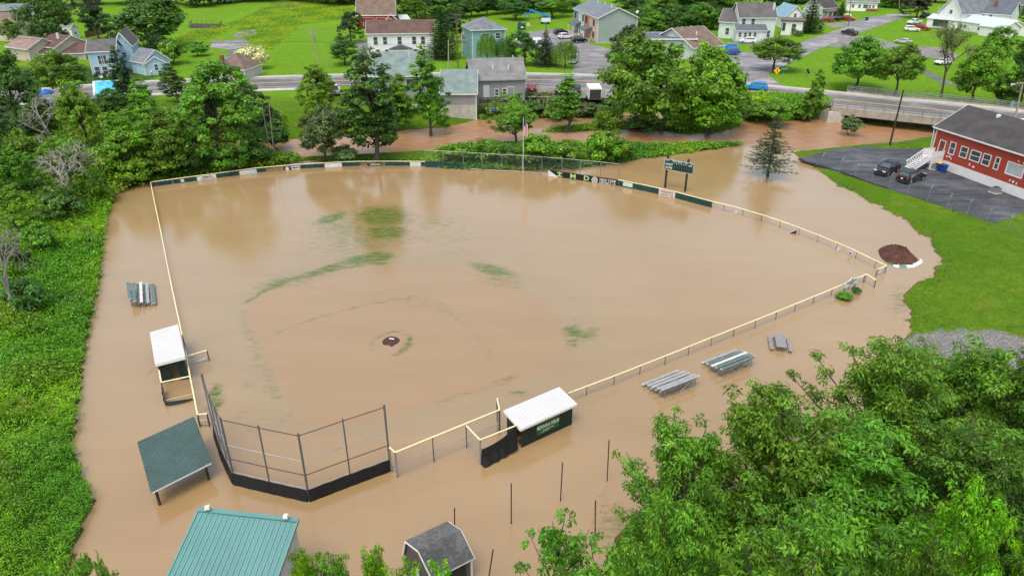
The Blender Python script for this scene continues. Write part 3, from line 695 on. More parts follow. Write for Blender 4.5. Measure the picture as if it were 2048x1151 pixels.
def willow_tree(seed, H=8.0, Rx=3.2, n=240, leaf=.26):
    rs = np.random.RandomState(seed); P_, N_, I_, A_ = [], [], [], []
    for i in range(n):
        a = rs.uniform(0, 2 * math.pi); r = Rx * rs.uniform(.15, 1) ** .6; z0 = H * (1 - .38 * (r / Rx) ** 2) * rs.uniform(.86, 1)
        L = rs.uniform(.35, .75) * z0; m = int(26 * L / 3) + 8
        tt = rs.uniform(0, 1, m); sw = rs.normal(size=2) * .25
        P_.append(np.stack([math.cos(a) * r + sw[0] * tt + rs.normal(size=m) * .12, math.sin(a) * r + sw[1] * tt + rs.normal(size=m) * .12, z0 - L * tt], 1))
        N_.append(np.tile([math.cos(a), math.sin(a), .5], (m, 1)) + rs.normal(size=(m, 3)) * .5); I_.append(np.full(m, i)); A_.append(np.tile([0, 0, -1.0], (m, 1)))
    P_ = np.concatenate(P_); ids = np.concatenate(I_)
    v, q, t = leaves(P_, np.concatenate(N_), leaf, rs, .38, np.concatenate(A_), tints(ids, n, rs))
    mb = MB(); mb.tube((0, 0, 0), (.1, .05, H * .45), .22, .16, 7, False)
    for k in range(9):
        a = k * .7; mb.tube((.1, .05, H * .42), (math.cos(a) * Rx * .55, math.sin(a) * Rx * .55, H * .85), .1, .03, 5, False)
    return v, q, t, mb
def conifer_tree(seed, H=9.0, Rx=2.4, levels=24, leaf=.30, H0=.5, gap=0.0):
    rs = np.random.RandomState(seed); P_, N_, I_, A_ = [], [], [], []; mb = MB(); k = 0
    mb.tube((0, 0, 0), (0, 0, H * .5), .17, .10, 7, False); mb.tube((0, 0, H * .5), (0, 0, H), .10, .015, 5, False)
    for i in range(levels):
        z = H0 + (H - H0) * (i / levels) ** .92; R_ = Rx * (1 - (z - H0) / (H - H0)) ** .85 + .12
        nb = max(4, int(11 * R_ / Rx) + 3)
        for j in range(nb):
            if rs.uniform() < gap: continue
            a = 2 * math.pi * (j + rs.uniform(-.3, .3)) / nb + i * .6; L = R_ * rs.uniform(.72, 1.1); m = int(10 + 26 * L / Rx)
            tt = rs.uniform(.12, 1, m); wdt = .26 * L * (1 - tt * .6)
            s = rs.uniform(-1, 1, m) * wdt; zz = z - .18 * L * tt + .22 * L * tt ** 2 + rs.normal(size=m) * .05
            P_.append(np.stack([math.cos(a) * L * tt - math.sin(a) * s, math.sin(a) * L * tt + math.cos(a) * s, zz], 1))
            N_.append(np.tile([0, 0, 1.0], (m, 1)) + rs.normal(size=(m, 3)) * .5)
            A_.append(np.stack([math.cos(a) - math.sin(a) * s / L * 2, math.sin(a) + math.cos(a) * s / L * 2, np.full(m, -.1)], 1)); I_.append(np.full(m, k)); k += 1
            mb.tube((0, 0, z), (math.cos(a) * L * .8, math.sin(a) * L * .8, z - .02 * L), .035, .012, 3, False)
    ids = np.concatenate(I_)
    v, q, t = leaves(np.concatenate(P_), np.concatenate(N_), leaf, rs, .34, np.concatenate(A_), tints(ids, k, rs, .22, .25))
    return v, q, t, mb
def bare_tree(seed, H=8.0, spread=.55, leafy=0, leaf=.2, depth=5):
    rs = np.random.RandomState(seed); mb = MB(); ends = []
    def grow(p, d, L, r, k):
        e = p + d * L; mb.tube(p, e, r, r * .72, 6 if k > 3 else 4 if k > 1 else 3, False)
        if k == 0: ends.append(e); return
        for _ in range(3 if k > 1 else 4):
            nd = (d + Vector(rs.normal(size=3)) * spread + Vector((0, 0, .12))).normalized()
            grow(p.lerp(e, rs.uniform(.55, 1)), nd, L * rs.uniform(.55, .82), max(r * .55, .012), k - 1)
    grow(Vector((0, 0, 0)), Vector((rs.normal() * .08, rs.normal() * .08, 1)).normalized(), H * .30, .16, depth)
    v = q = t = None
    if leafy:
        E_ = np.array([tuple(e) for e in ends]); sel = rs.choice(len(E_), leafy * 40); ids = sel
        pos = E_[sel] + rs.normal(size=(len(sel), 3)) * .22
        v, q, t = leaves(pos, rs.normal(size=pos.shape) + np.array([0, 0, .6]), leaf, rs, .5, None, tints(ids, len(E_), rs))
    return v, q, t, mb

PROTO = {}
def proto(kind, fn, height, width):
    v, q, t, mb = fn
    if v is not None: height = float(np.percentile(v[:, 2], 99.7)); width = 2 * float(np.percentile(np.hypot(v[:, 0], v[:, 1]), 96))
    smp = v[::max(1, len(v) // 700)] if v is not None else np.array(mb.v)[::9]
    PROTO.setdefault(kind, []).append((np_mesh('crown', v, q, LEAF['mid'], t) if v is not None else None, mb.mesh('trunk', BARK), height, width, smp))
for s in (1, 2, 3): proto('broad', broad_tree(s, H=11, Rx=4.3, H0=.9, nc=185, nl=62, rc=.74, lump=.55, leaf=.33), 11.0, 8.4)
for s in (4, 5): proto('full', broad_tree(s, H=9.5, Rx=4.6, H0=1.6, nc=120, nl=90, rc=.95, lump=.14, leaf=.36, shape='flat'), 9.5, 9.2)
for s in (6, 7): proto('column', broad_tree(s, H=13, Rx=3.1, H0=.1, nc=190, nl=75, rc=.66, shape='column', lump=.6), 13, 6.2)
for s in (8, 9): proto('narrow', broad_tree(s, H=9, Rx=1.6, H0=.6, nc=60, nl=65, rc=.5, shape='cone', lump=.4, leaf=.26, trunk=.13), 9, 3.2)
for s in (10, 11, 12): proto('leafy', limb_tree(s, H=9.5, Rx=4.4, H0=.6, nl=36, per=9, dens=135, leaf=.22, rc=.62, aspect=.36, droop=.45, trunk=.17, lump=.5), 9.5, 8.8)
for s in (13, 14): proto('sprig', limb_tree(s, H=7, Rx=2.2, H0=1.0, nl=20, per=6, dens=55, leaf=.20, rc=.36, aspect=.42, droop=.4, trunk=.07, lump=.6), 7, 4.4)
for s in (15, 16, 17): proto('bush', broad_tree(s, H=2.6, Rx=1.7, H0=.0, nc=48, nl=70, rc=.5, leaf=.22, lump=.35, trunk=.06, limbs=8), 2.6, 3.4)
for s in (18, 19): proto('willow', willow_tree(s), 8.0, 6.6)
for s in (20, 21): proto('conifer', conifer_tree(s), 9.0, 4.8)
proto('spruce', conifer_tree(22, H=9.5, Rx=2.9, levels=18, gap=.28, leaf=.34, H0=1.3), 9.5, 5.8)
for s in (27, 28, 29): proto('woods', broad_tree(s, H=11, Rx=4.6, H0=.0, nc=150, nl=70, rc=1.0, lump=.32, leaf=.42, shape='flat', limbs=6), 11, 9)
for s in (23, 24): proto('bare', bare_tree(s, H=8), 7.4, 6.6)
proto('sparse', bare_tree(25, H=12, spread=.42, leafy=70, depth=5), 10.8, 6.5)
proto('halfdead', bare_tree(26, H=7, spread=.6, leafy=3, depth=5, leaf=.2), 6.2, 6.4)
count = {}
def tree(kind, hue, bx, by, ty, wpx, label, name=None, cat='tree', group=None, z=None, bark=None):
    """a tree rooted at photo pixel (bx, by) whose top shows at row ty and whose crown is wpx photo pixels wide"""
    i = count.get(kind, 0); count[kind] = i + 1
    wpx *= .92 if kind in ('leafy', 'sprig') else .86
    crown, trunk, h0, w0, smp = PROTO[kind][i % len(PROTO[kind])]
    p = on(bx, by) if z is None else at(bx, by, z)
    h = max(rise(p.y, ty) - p.z, .5); rz = rnd.uniform(0, 6.28)
    sz, sx = h / h0, px_size(Vector((p.x, p.y, p.z + h * .6)), wpx) / w0
    for _ in range(5):                               # size the tree so that its outline, seen from the drone, has the surveyed top and width
        X_ = p.x + sx * (smp[:, 0] * math.cos(rz) - smp[:, 1] * math.sin(rz)); Y_ = p.y + sx * (smp[:, 0] * math.sin(rz) + smp[:, 1] * math.cos(rz)); Z_ = p.z + sz * smp[:, 2] - CAM_H
        F_ = Y_ * C_ - Z_ * S_; U_ = 1024 + FPX * X_ / F_; V_ = 575.5 - FPX * (Y_ * S_ + Z_ * C_) / F_
        sx *= min(1.4, max(.7, wpx / max(1, np.percentile(U_, 97) - np.percentile(U_, 3))))
        top = np.percentile(V_, .3); m_ = px_size(Vector((p.x, p.y, p.z + h * .7)), 1)
        h = max(h - (ty - top) * m_ * .8, h0 * sx * .35, .4); sz = h / h0
    nm = name or {'bush': 'bush', 'conifer': 'conifer_tree', 'spruce': 'spruce_tree', 'willow': 'weeping_tree', 'bare': 'dead_tree'}.get(kind, 'leafy_tree')
    o = thing(nm, label, cat, p, rz, group)
    o.scale = (sx, sx, sz)
    for n_, me, mt in (('trunk', trunk, bark or BARK), ('crown', crown, LEAF.get(hue))):
        if me is None or mt is None: continue
        c = place(n_, me, o); c.material_slots[0].link = 'OBJECT'; c.material_slots[0].material = mt
    return o

# --- left bank: trees and bushes between the weeds, the creek and the road
G1 = 'trees on the left bank behind the field'
tree('broad', 'mid', 440, 322, 124, 165, 'largest round green tree on the left bank, behind the outfield corner', group=G1)
tree('column', 'dark', 358, 205, 128, 62, 'dark tree rising beside the road just left of the big bank tree', group=G1)
tree('column', 'deep', 262, 222, 96, 56, 'tall dark narrow tree in front of the pale blue house', group=G1)
tree('full', 'mid', 132, 208, 99, 112, 'rounded green tree left of the blue swimming pool', group=G1)
tree('broad', 'dark', 46, 260, 105, 108, 'big dark tree near the left edge below the tan house', group=G1)
tree('broad', 'yellow', 178, 300, 162, 88, 'loose yellow green tree directly below the swimming pool', group=G1)
tree('column', 'bright', 304, 285, 158, 62, 'light green pointed tree to the right of the swimming pool', group=G1)
tree('broad', 'bright', 262, 345, 222, 115, 'spreading bright green tree on the bank below the dark narrow tree', group=G1)
tree('full', 'dark', 228, 235, 178, 66, 'low dark rounded tree touching the pool edge', group=G1)
tree('column', 'dark', 502, 275, 138, 85, 'dark leafy tree at the right end of the left bank thicket', group=G1)
tree('broad', 'mid', 348, 345, 225, 105, 'mid green tree just behind the left part of the outfield fence', group=G1)
tree('broad', 'dark', 500, 330, 230, 90, 'dark spreading tree beside the pale lamp poles', group=G1)
tree('bare', None, 108, 300, 190, 95, 'grey dead tree with upright bare branches below the dark left trees', group='dead trees on the left bank', bark=DEADBARK)
tree('halfdead', 'dry', 158, 398, 268, 150, 'grey half dead tree with spread branches above the weeds', 'dead_tree', group='dead trees on the left bank', bark=DEADBARK)
tree('halfdead', 'dry', 36, 640, 425, 120, 'grey leafless tree at the left edge in the weeds', 'dead_tree', group='dead trees on the left bank', bark=DEADBARK)
tree('bare', None, 12, 560, 400, 70, 'thin dead tree cut off by the left edge', group='dead trees on the left bank', bark=DEADBARK)
tree('broad', 'yellow', 42, 478, 372, 105, 'bright yellow green small tree at the left edge above the weeds', group=G1)
tree('broad', 'mid', 30, 400, 285, 105, 'mid green tree at the left edge above the yellow green one', group=G1)
tree('broad', 'mid', 118, 365, 272, 90, 'mid green tree behind the half dead tree', group=G1)
tree('broad', 'deep', -20, 330, 190, 110, 'very dark tree at the left edge beside a white building', group=G1)
tree('column', 'dark', 85, 275, 190, 60, 'dark tree between the dead branches and the white building', group=G1)
GB = 'bushes along the left bank'
for a in [(125, 435, 378, 88, 'dark', 'dark bush at the foot of the half dead tree'), (200, 405, 335, 80, 'mid', 'leafy bush right of the half dead tree trunk'),
          (85, 505, 445, 70, 'mid', 'low bush just below the yellow green small tree'), (215, 350, 285, 90, 'bright', 'bright bush left of the outfield corner thicket'),
          (275, 362, 318, 60, 'yellow', 'pale bush nearest the left outfield fence corner'), (330, 352, 300, 70, 'mid', 'round bush behind the first sign of the left fence'),
          (392, 345, 290, 75, 'dark', 'dark bush behind the white banner of the left fence'), (455, 338, 290, 70, 'mid', 'bush behind the twin signs of the left fence'),
          (520, 330, 285, 58, 'dark', 'dark bush at the foot of the lamp poles'), (580, 328, 302, 46, 'bright', 'small bright bush alone by the creek behind the fence'),
          (300, 320, 250, 90, 'mid', 'tall bush in the middle of the left thicket'), (380, 300, 235, 80, 'bright', 'bright bush in front of the largest bank tree'),
          (150, 345, 270, 70, 'yellow', 'yellowish bush beside the grey dead branches'), (60, 335, 275, 80, 'mid', 'wide bush under the dark left edge tree'),
          (555, 300, 240, 52, 'dark', 'dark bush right of the lamp poles at the creek'), (540, 262, 215, 50, 'deep', 'deep green bush beside the road bank'),
          (235, 320, 262, 70, 'pale', 'pale bush on the bank under the bright spreading tree'), (410, 262, 205, 60, 'deep', 'shaded bush left behind the largest bank tree'),
          (60, 620, 555, 90, 'dark', 'dark bush under the grey leafless tree'), (20, 540, 480, 70, 'deep', 'shaded bush at the left edge above the weeds')]:
    tree('bush', a[4], a[0], a[1], a[2], a[3], a[5], cat='bush', group=GB)
# --- middle creek bank
G2 = 'trees along the creek behind the outfield'
tree('broad', 'yellow', 641, 240, 131, 72, 'small light green tree on the lawn below the leaning wooden pole', group=G2)
tree('woods', 'pale', 650, 324, 210, 92, 'pale bushy tree at the creek edge, left of the tall glossy dark tree', group=G2)
tree('column', 'dark', 755, 326, 100, 114, 'tall glossy dark tree standing by the fence in front of the grey building', group=G2)
tree('bush', 'pale', 690, 325, 290, 50, 'low pale bush between the pale bushy tree and the tall glossy tree', cat='bush', group='bushes along the creek')
tree('column', 'bright', 796, 262, 150, 60, 'light green young tree tucked behind the tall dark creek tree', group=G2)
tree('column', 'mid', 862, 272, 95, 72, 'upright green tree between the two grey buildings', group=G2)
tree('broad', 'mid', 1032, 290, 186, 90, 'bushy tree in front of the cluttered wooden deck', group=G2)
tree('narrow', 'mid', 1132, 264, 148, 56, 'slim pointed tree standing in the backwater by the parking strip', group=G2)
tree('woods', 'mid', 1285, 262, 66, 178, 'largest green tree on the creek island', group=G2)
tree('woods', 'mid', 1322, 264, 110, 130, 'dense tree at the heart of the creek island', group=G2)
tree('woods', 'yellow', 1418, 265, 92, 135, 'tall yellow green tree on the right of the creek island', group=G2)
tree('woods', 'bright', 1412, 270, 175, 108, 'low bright green tree at the front of the creek island', group=G2)
tree('broad', 'pale', 1462, 258, 138, 62, 'pale narrow leaved tree at the right edge of the creek island', group=G2)
for a in [(1215, 262, 215, 60, 'mid', 'bush at the left end of the creek island'), (1275, 264, 225, 60, 'dark', 'dark bush under the largest island tree'), (1350, 266, 215, 60, 'mid', 'bush between the two main island trees'),
          (925, 318, 285, 67, 'bright', 'left bush of the green hedge row behind the tall wire fence'), (985, 322, 279, 73, 'mid', 'hedge bush directly left of the flagpole'), (1075, 328, 267, 87, 'bright', 'big hedge bush directly right of the flagpole'),
          (1130, 325, 279, 65, 'mid', 'hedge bush left of the tallest hedge shrub'), (1195, 322, 259, 75, 'bright', 'tallest shrub of the hedge row behind the black banner'), (1240, 318, 275, 57, 'mid', 'right hand bush ending the hedge row'),
          (1030, 330, 293, 55, 'dark', 'low dark bush behind the flagpole'), (895, 326, 298, 35, 'bright', 'small bush at the left end of the tall wire fence')]:
    tree('bush', a[4], a[0], a[1], a[2], a[3], a[5], cat='bush', group='bushes along the creek')
for k, (bx, by, ty, w, hue) in enumerate([(1495, 238, 200, 60, 'mid'), (1530, 238, 205, 60, 'mid'), (1565, 239, 208, 55, 'bright'), (1600, 240, 212, 50, 'mid'), (1632, 216, 198, 40, 'bright'), (1120, 232, 205, 60, 'mid'), (1065, 230, 205, 50, 'dark'), (1180, 232, 205, 60, 'pale'), (1225, 222, 198, 40, 'mid')]):
    tree('bush', hue, bx, by, ty, w, ['bush on the road bank directly right of the creek island', 'bank bush below the blue car on the road', 'light bush on the road bank left of the upright shrub', 'bank bush at the foot of the upright shrub', 'small bright bush by the guard rail end', 'bush on the bank behind the slim pointed tree', 'dark bush beside the cluttered deck', 'pale bush in front of the white trailer', 'bush right of the white trailer'][k], cat='bush', group='bushes on the road bank')
tree('column', 'mid', 1618, 243, 140, 44, 'upright shrubby tree leaning over the creek by the bridge end', group=G2)
tree('bush', 'pale', 1697, 270, 231, 42, 'willow bush half drowned in the creek in front of the bridge', 'drowned_bush', 'bush')
tree('spruce', 'blue', 1535, 352, 232, 82, 'blue grey spruce standing alone in the flood water', z=0.0)
# --- town trees
G3 = 'trees in the town behind the main road'
for kd, hue, bx, by, ty, w, lb in [
    ('woods', 'dark', 305, 98, -12, 150, 'huge dark tree behind the pale blue house'), ('woods', 'dark', 112, 108, -20, 112, 'large dark tree right of the cream house'),
    ('woods', 'deep', 198, 78, 8, 66, 'round dark tree in front of the wooden fence'), ('broad', 'mid', 30, 85, 38, 46, 'small tree in front of the cream house'),
    ('broad', 'purple', 185, 40, -14, 70, 'brownish dark tree at the top left behind the round one'), ('bush', 'mid', 345, 128, 78, 55, 'bush behind the pale blue house at its right side'), ('bush', 'deep', 330, 118, 70, 55, 'dark shrub touching the back of the pale blue house'),
    ('bush', 'mid', 398, 112, 82, 42, 'round clipped shrub beside the cracked drive'), ('bush', 'white', 505, 138, 90, 62, 'bush covered in white flowers beside the short drive'),
    ('broad', 'deep', 702, 85, 24, 55, 'dark tree in front of the red barn'), ('broad', 'dark', 690, 130, 74, 54, 'dark small tree beside the narrow driveway'),
    ('conifer', 'deep', 885, 118, 14, 62, 'very dark conifer right of the white house'), ('broad', 'deep', 905, 85, 18, 60, 'dark tree behind the utility pole'),
    ('willow', 'mid', 975, 132, 68, 46, 'drooping tree in front of the teal house'), ('willow', 'dark', 1010, 132, 72, 42, 'second drooping tree, close right of the teal house front'), ('broad', 'dark', 1050, 132, 62, 62, 'dark loose tree left of the blue spruce'),
    ('conifer', 'blue', 1091, 132, 62, 48, 'blue spruce by the long white trailer'), ('willow', 'mid', 1130, 136, 82, 54, 'rounded weeping tree at the lot entrance'),
    ('broad', 'purple', 1248, 140, 52, 66, 'purplish dark tree beside the grey townhouse wall'), ('broad', 'dark', 1228, 145, 95, 45, 'small reddish dark tree below the purplish one'),
    ('full', 'mid', 1548, 142, 72, 98, 'round green tree at the street corner by the yellow sign'), ('full', 'mid', 1706, 190, 76, 118, 'large spreading tree on the lawn, left of a pair'), ('full', 'mid', 1788, 192, 86, 96, 'spreading tree on the lawn, right of a pair'),
    ('sparse', 'dry', 1882, 195, 42, 80, 'tall thin tree with sparse foliage on the right lawn'), ('woods', 'bright', 1945, 200, 92, 110, 'bright green tree behind the bridge rails at the right'), ('broad', 'mid', 1972, 150, 54, 90, 'mid green tree below the long white wing'),
    ('broad', 'dark', 2040, 205, 60, 100, 'dark tree at the right edge behind the bridge'), ('woods', 'dark', 2010, 222, 130, 80, 'dark low tree over the far bridge rail'), ('broad', 'mid', 2075, 150, 40, 90, 'tree cut by the right edge beside the farmhouse wing'),
    ('broad', 'purple', 1832, 36, -8, 62, 'dark reddish tree over parked cars by the side street'), ('conifer', 'deep', 1618, 66, -10, 50, 'ragged dark conifer left of the dark porch house'), ('conifer', 'dark', 1680, 38, 4, 26, 'small dark conifer by the porch house'),
    ('bush', 'mid', 1596, 73, 60, 22, 'small round shrub in front of the white cottage'), ('broad', 'dark', 1030, 40, -5, 60, 'tree behind the green dumpster'), ('broad', 'mid', 1105, 36, -8, 70, 'bright edged tree behind the blue lift'),
    ('broad', 'dark', 2020, 42, 12, 50, 'dark tree in front of the dark blue building')]:
    tree(kd, hue, bx, by, ty, w, lb, cat='bush' if kd == 'bush' else 'tree', group=G3)
for k, bx in enumerate((193, 209, 225)):
    tree('bush', 'deep', bx, 157, 146, 11, ['leftmost', 'middle', 'rightmost'][k] + ' of three clipped shrubs under the pale blue house windows', 'clipped_shrub', 'shrub', 'clipped shrubs by the blue house')
# the wooded edge along the top of the view
far = [(-60, 30, -60, 120), (150, 12, -60, 110), (262, 8, -60, 110), (395, 14, -35, 70), (450, 6, -40, 80), (520, 4, -40, 90), (600, 2, -45, 90), (680, 6, -38, 80), (812, 24, -25, 80), (835, 48, -8, 60),
       (870, 30, -30, 80), (930, 22, -32, 80), (985, 18, -36, 80), (1045, 10, -42, 90), (1115, 12, -40, 90), (1285, 42, -35, 90), (1320, 55, -10, 70), (1352, 50, -30, 90), (1390, 48, -15, 75), (1418, 44, -32, 90), (1300, 20, -60, 110), (1380, 20, -65, 110),
       (1460, 14, -50, 100), (1530, 10, -50, 90), (1590, 6, -45, 80), (1640, 2, -45, 80), (1770, 14, -28, 70), (1800, 18, -20, 60), (1870, 6, -40, 80), (1760, -4, -60, 90), (2070, 10, -40, 90), (740, -4, -50, 90)]
SP = ['above the long tan roof at the top left', 'behind the brownish dark tree at the top left', 'behind the huge dark tree at the top', 'at the left end of the meadow', 'behind the vegetable garden', 'behind the left half of the meadow', 'behind the brush heap of the meadow',
      'behind the right half of the meadow', 'right beside the small dark roofed shed', 'just behind the white house roof', 'left of the utility pole top', 'directly behind the utility pole crossarms', 'behind the teal house', 'behind the green dumpster, above the lift basket', 'behind the blue lift mast',
      'directly behind the right gable of the townhouse', 'close to the brown roof of the diner', 'in the dark grove behind the diner', 'low in the dark grove, above the brown roof', 'at the right of the dark grove beside the white two storey house', 'high in the dark grove behind the townhouse dish', 'high in the dark grove above the diner',
      'behind the ridge of the white two storey house', 'behind the chimney end of the white two storey house', 'behind the blue metal roof', 'behind the dark porch house', 'where the side street leaves the picture', 'left of the dark reddish tree by the street', 'behind the farmhouse gable', 'behind the brick fronted house', 'behind the dark blue building at the right edge', 'behind the red barn']
GROVE = [(1272, 62), (1300, 66), (1325, 63), (1350, 66), (1378, 62), (1402, 60), (1425, 58), (1285, 52), (1312, 50), (1340, 48), (1366, 49), (1395, 47), (1420, 46), (1292, 38), (1330, 36), (1372, 35), (1410, 34), (1440, 28), (1300, 24), (1350, 22), (1400, 20)]
for k, (bx, by) in enumerate(GROVE): tree('woods', ['dark', 'mid', 'deep', 'dark'][k % 4], bx, by, by - 44 - (k * 7) % 13, 52 + (k * 11) % 22, 'one of the crowded dark trees in the grove behind the diner', group='dark grove behind the diner', z=TOWN)
EDGE = [(x, 6 + 5 * math.sin(x * .02) + (4 if 840 < x < 1150 else 0)) for x in range(300, 1140, 27)] + [(x, 9) for x in range(1470, 1640, 28)] + [(x, 4) for x in range(1740, 1860, 30)] + [(x, 14) for x in range(-40, 60, 30)] + [(x, 30 + 8 * math.sin(x)) for x in range(850, 1140, 31)]
for k, (bx, by) in enumerate(EDGE): tree('woods', ['mid', 'dark', 'dark', 'deep'][k % 4], bx, by, by - 36 - (k * 7) % 15, 46 + (k * 11) % 20, 'one of the many far trees forming the wooded edge at the top', group='wooded edge at the top', z=TOWN)
for k, ((bx, by, ty, w), s) in enumerate(zip(far, SP)):
    tree(['broad', 'full', 'column'][k % 3] if w < 100 else 'full', ['dark', 'mid', 'dark', 'deep', 'mid'][k % 5], bx, by, ty, w, 'distant green tree ' + s, group='far trees along the top of the view', z=TOWN)
# --- foreground, lower right
G4 = 'foreground trees over the lower right'
for kd, hue, bx, by, ty, w, lb in [
    ('leafy', 'fore', 1480, 1130, 772, 300, 'foreground tree with airy top nearest the bleachers'), ('leafy', 'fore', 1330, 1180, 838, 220, 'foreground tree reaching left beside the thin posts'), ('leafy', 'fore', 1715, 1000, 688, 280, 'foreground tree with tallest crown below the picnic table'),
    ('leafy', 'fore', 1880, 960, 680, 260, 'foreground tree below the gravel patch'), ('leafy', 'foredark', 2010, 990, 705, 230, 'darker foreground tree at the right edge'), ('leafy', 'fore', 1640, 1150, 830, 320, 'foreground tree in the middle of the lower right grove'),
    ('leafy', 'foredark', 1860, 1190, 850, 300, 'dark foreground tree right of the middle of the grove'), ('leafy', 'foredark', 2040, 1230, 860, 260, 'dark foreground tree low at the right edge'), ('leafy', 'forebright', 1800, 1420, 985, 230, 'brightest green young tree at the lower right'),
    ('leafy', 'forebright', 1980, 1450, 1030, 260, 'bright green tree in the bottom right corner'), ('leafy', 'fore', 1560, 1400, 1000, 360, 'foreground tree at the bottom of the grove'), ('leafy', 'fore', 1310, 1420, 1000, 210, 'leafy tree at the bottom beside the shortest thin post'),
    ('sprig', 'fore', 1108, 1330, 1028, 120, 'sparse young tree at the bottom between the thin posts'), ('sprig', 'fore', 1165, 1480, 1090, 190, 'low bushy tree at the bottom centre right'), ('leafy', 'fore', 1440, 1500, 1060, 300, 'bushy tree at the bottom edge below the grove'),
    ('leafy', 'forebright', 664, 1440, 1106, 110, 'bright tree top at the bottom edge just right of the teal roof'), ('leafy', 'fore', 715, 1440, 1112, 120, 'tree top at the bottom edge between two brighter ones'), ('leafy', 'forebright', 785, 1440, 1104, 120, 'bright tree top at the bottom edge just left of the gambrel shed'),
    ('leafy', 'forebright', 218, 1450, 1122, 90, 'bright tree top at the bottom edge beside the left bank'), ('leafy', 'fore', 318, 1450, 1118, 100, 'tree top at the bottom edge overlapping the teal roof'),
    ('sprig', 'yellow', 262, 1420, 1100, 160, 'sprig of tree top at the bottom edge beside the green roof'), ('sprig', 'forebright', 905, 1440, 1122, 110, 'small tree top in front of the gambrel shed'), ('leafy', 'foredark', 1700, 1600, 1075, 260, 'dark tree top at the bottom edge of the grove'), ('sprig', 'forebright', 838, 1440, 1118, 80, 'thin tree top in front of the shed end wall')]:
    tree(kd, hue, bx, by, ty, w, lb, group=G4)

# ------------------------------------------------------------------ weeds and grasses nobody could count
def scatter(name, label, poly, z, dens, leaf, tall, hue, seed, per=6, keep=None, aspect=.45, falloff=0.0, patch=None):
    rs = np.random.RandomState(seed)
    pw = np.array([at(a, b_, z)[:2] for a, b_ in poly]); lo, hi = pw.min(0), pw.max(0)
    n = int((hi - lo).prod() * dens); Q = rs.uniform(lo, hi, (n, 2)); Q = Q[poly_inside(Q, pw)]
    if falloff: Q = Q[rs.uniform(size=len(Q)) < np.clip((32.0 / np.hypot(Q[:, 0], Q[:, 1])) ** falloff, 0, 1)]
    if patch is not None: Q = Q[np.sin(Q[:, 0] * .41 + 2.2 * np.sin(Q[:, 1] * .29 + patch)) * np.sin(Q[:, 1] * .47 + 1.6 * np.sin(Q[:, 0] * .33 + patch)) + rs.normal(size=len(Q)) * .12 > .32]
    g = ground_np(Q); ok = g > (.02 if keep is None else keep); Q, g = Q[ok], g[ok]
    hum = .5 + .5 * np.sin(Q[:, 0] * .9 + 2 * np.sin(Q[:, 1] * .55)) * np.sin(Q[:, 1] * .8 + 1.5 * np.sin(Q[:, 0] * .4)) + .35 * np.sin(Q[:, 0] * 2.7 + Q[:, 1] * 1.9) * np.sin(Q[:, 1] * 2.3 - Q[:, 0])
    th = tall * np.clip(.38 + .8 * hum + rs.normal(size=len(Q)) * .22, .1, 1.8)
    m = len(Q); ids = np.repeat(np.arange(m), per)
    sc = np.hypot(Q[:, 0], Q[:, 1]) / 45.0
    lf = leaf * np.clip(sc, .8, 3)[ids]
    pos = np.stack([Q[ids, 0], Q[ids, 1], g[ids]], 1) + rs.normal(size=(m * per, 3)) * (lf * .8)[:, None] * np.array([1, 1, .25])
    pos[:, 2] = g[ids] + th[ids] * rs.uniform(.55, 1.05, m * per)
    v, q, t = leaves(pos, rs.normal(size=pos.shape) * .6 + np.array([0, -.1, 1.0]), lf, rs, aspect, None, tints(ids, m, rs, .30, .2))
    pt = .5 + .5 * np.sin(Q[:, 0] * .33 + 1.7 * np.sin(Q[:, 1] * .21)) ; y_ = np.repeat(pt[ids], 4)
    t[:, 0] *= .72 + .85 * y_; t[:, 1] *= .84 + .38 * y_
    return tag(place(name, np_mesh(name, v, q, LEAF[hue], t)), label, kind='stuff')
scatter('weeds', 'dense green weeds covering the left bank down to the water', [(-260, 1300), (-120, 500), (60, 440), (180, 400), (250, 375), (300, 362), (240, 392), (215, 480), (200, 600), (178, 700), (162, 830), (156, 885), (170, 935), (192, 980), (203, 1002), (188, 1038), (165, 1078), (150, 1140), (80, 1420)], .5, 105, .125, .85, 'weed', 31, 5, .015, .5, 1.3)
scatter('weeds', 'taller pale weeds standing in patches above the left bank growth', [(-260, 1300), (-120, 500), (60, 440), (180, 400), (240, 385), (205, 480), (190, 600), (168, 700), (150, 830), (144, 885), (155, 935), (175, 980), (182, 1010), (150, 1078), (135, 1140), (80, 1420)], .5, 26, .15, 1.5, 'yellow', 51, 5, .1, .5, 1.2, 1.0)
scatter('weeds', 'darker leafy patches within the left bank growth', [(-260, 1300), (-120, 500), (60, 440), (180, 400), (240, 385), (205, 480), (190, 600), (168, 700), (150, 830), (144, 885), (155, 935), (175, 980), (182, 1010), (150, 1078), (135, 1140), (80, 1420)], .5, 30, .17, 1.35, 'mid', 52, 5, .1, .6, 1.2, 3.4)
scatter('weeds', 'undergrowth beneath the trees of the left bank', [(-200, 520), (-120, 300), (120, 250), (330, 250), (560, 250), (570, 322), (500, 340), (400, 352), (300, 366), (240, 385), (120, 440)], .6, 9, .26, 1.0, 'mid', 32, 5, .015, .5)
scatter('weeds', 'green growth along the strip between the creek and the field', [(860, 323), (895, 297), (1000, 288), (1150, 287), (1265, 291), (1350, 290), (1478, 287), (1484, 290.5), (1390, 303), (1300, 315), (1230, 326), (1150, 337), (1080, 340), (1000, 340), (885, 336)], .1, 20, .16, .45, 'mid', 33, 5, .0, .5)
scatter('weeds', 'weeds on the creek bank behind the outfield', [(560, 335), (560, 320), (700, 320), (880, 320), (900, 333), (700, 334)], .1, 18, .2, .4, 'mid', 34, 5, .0, .5)
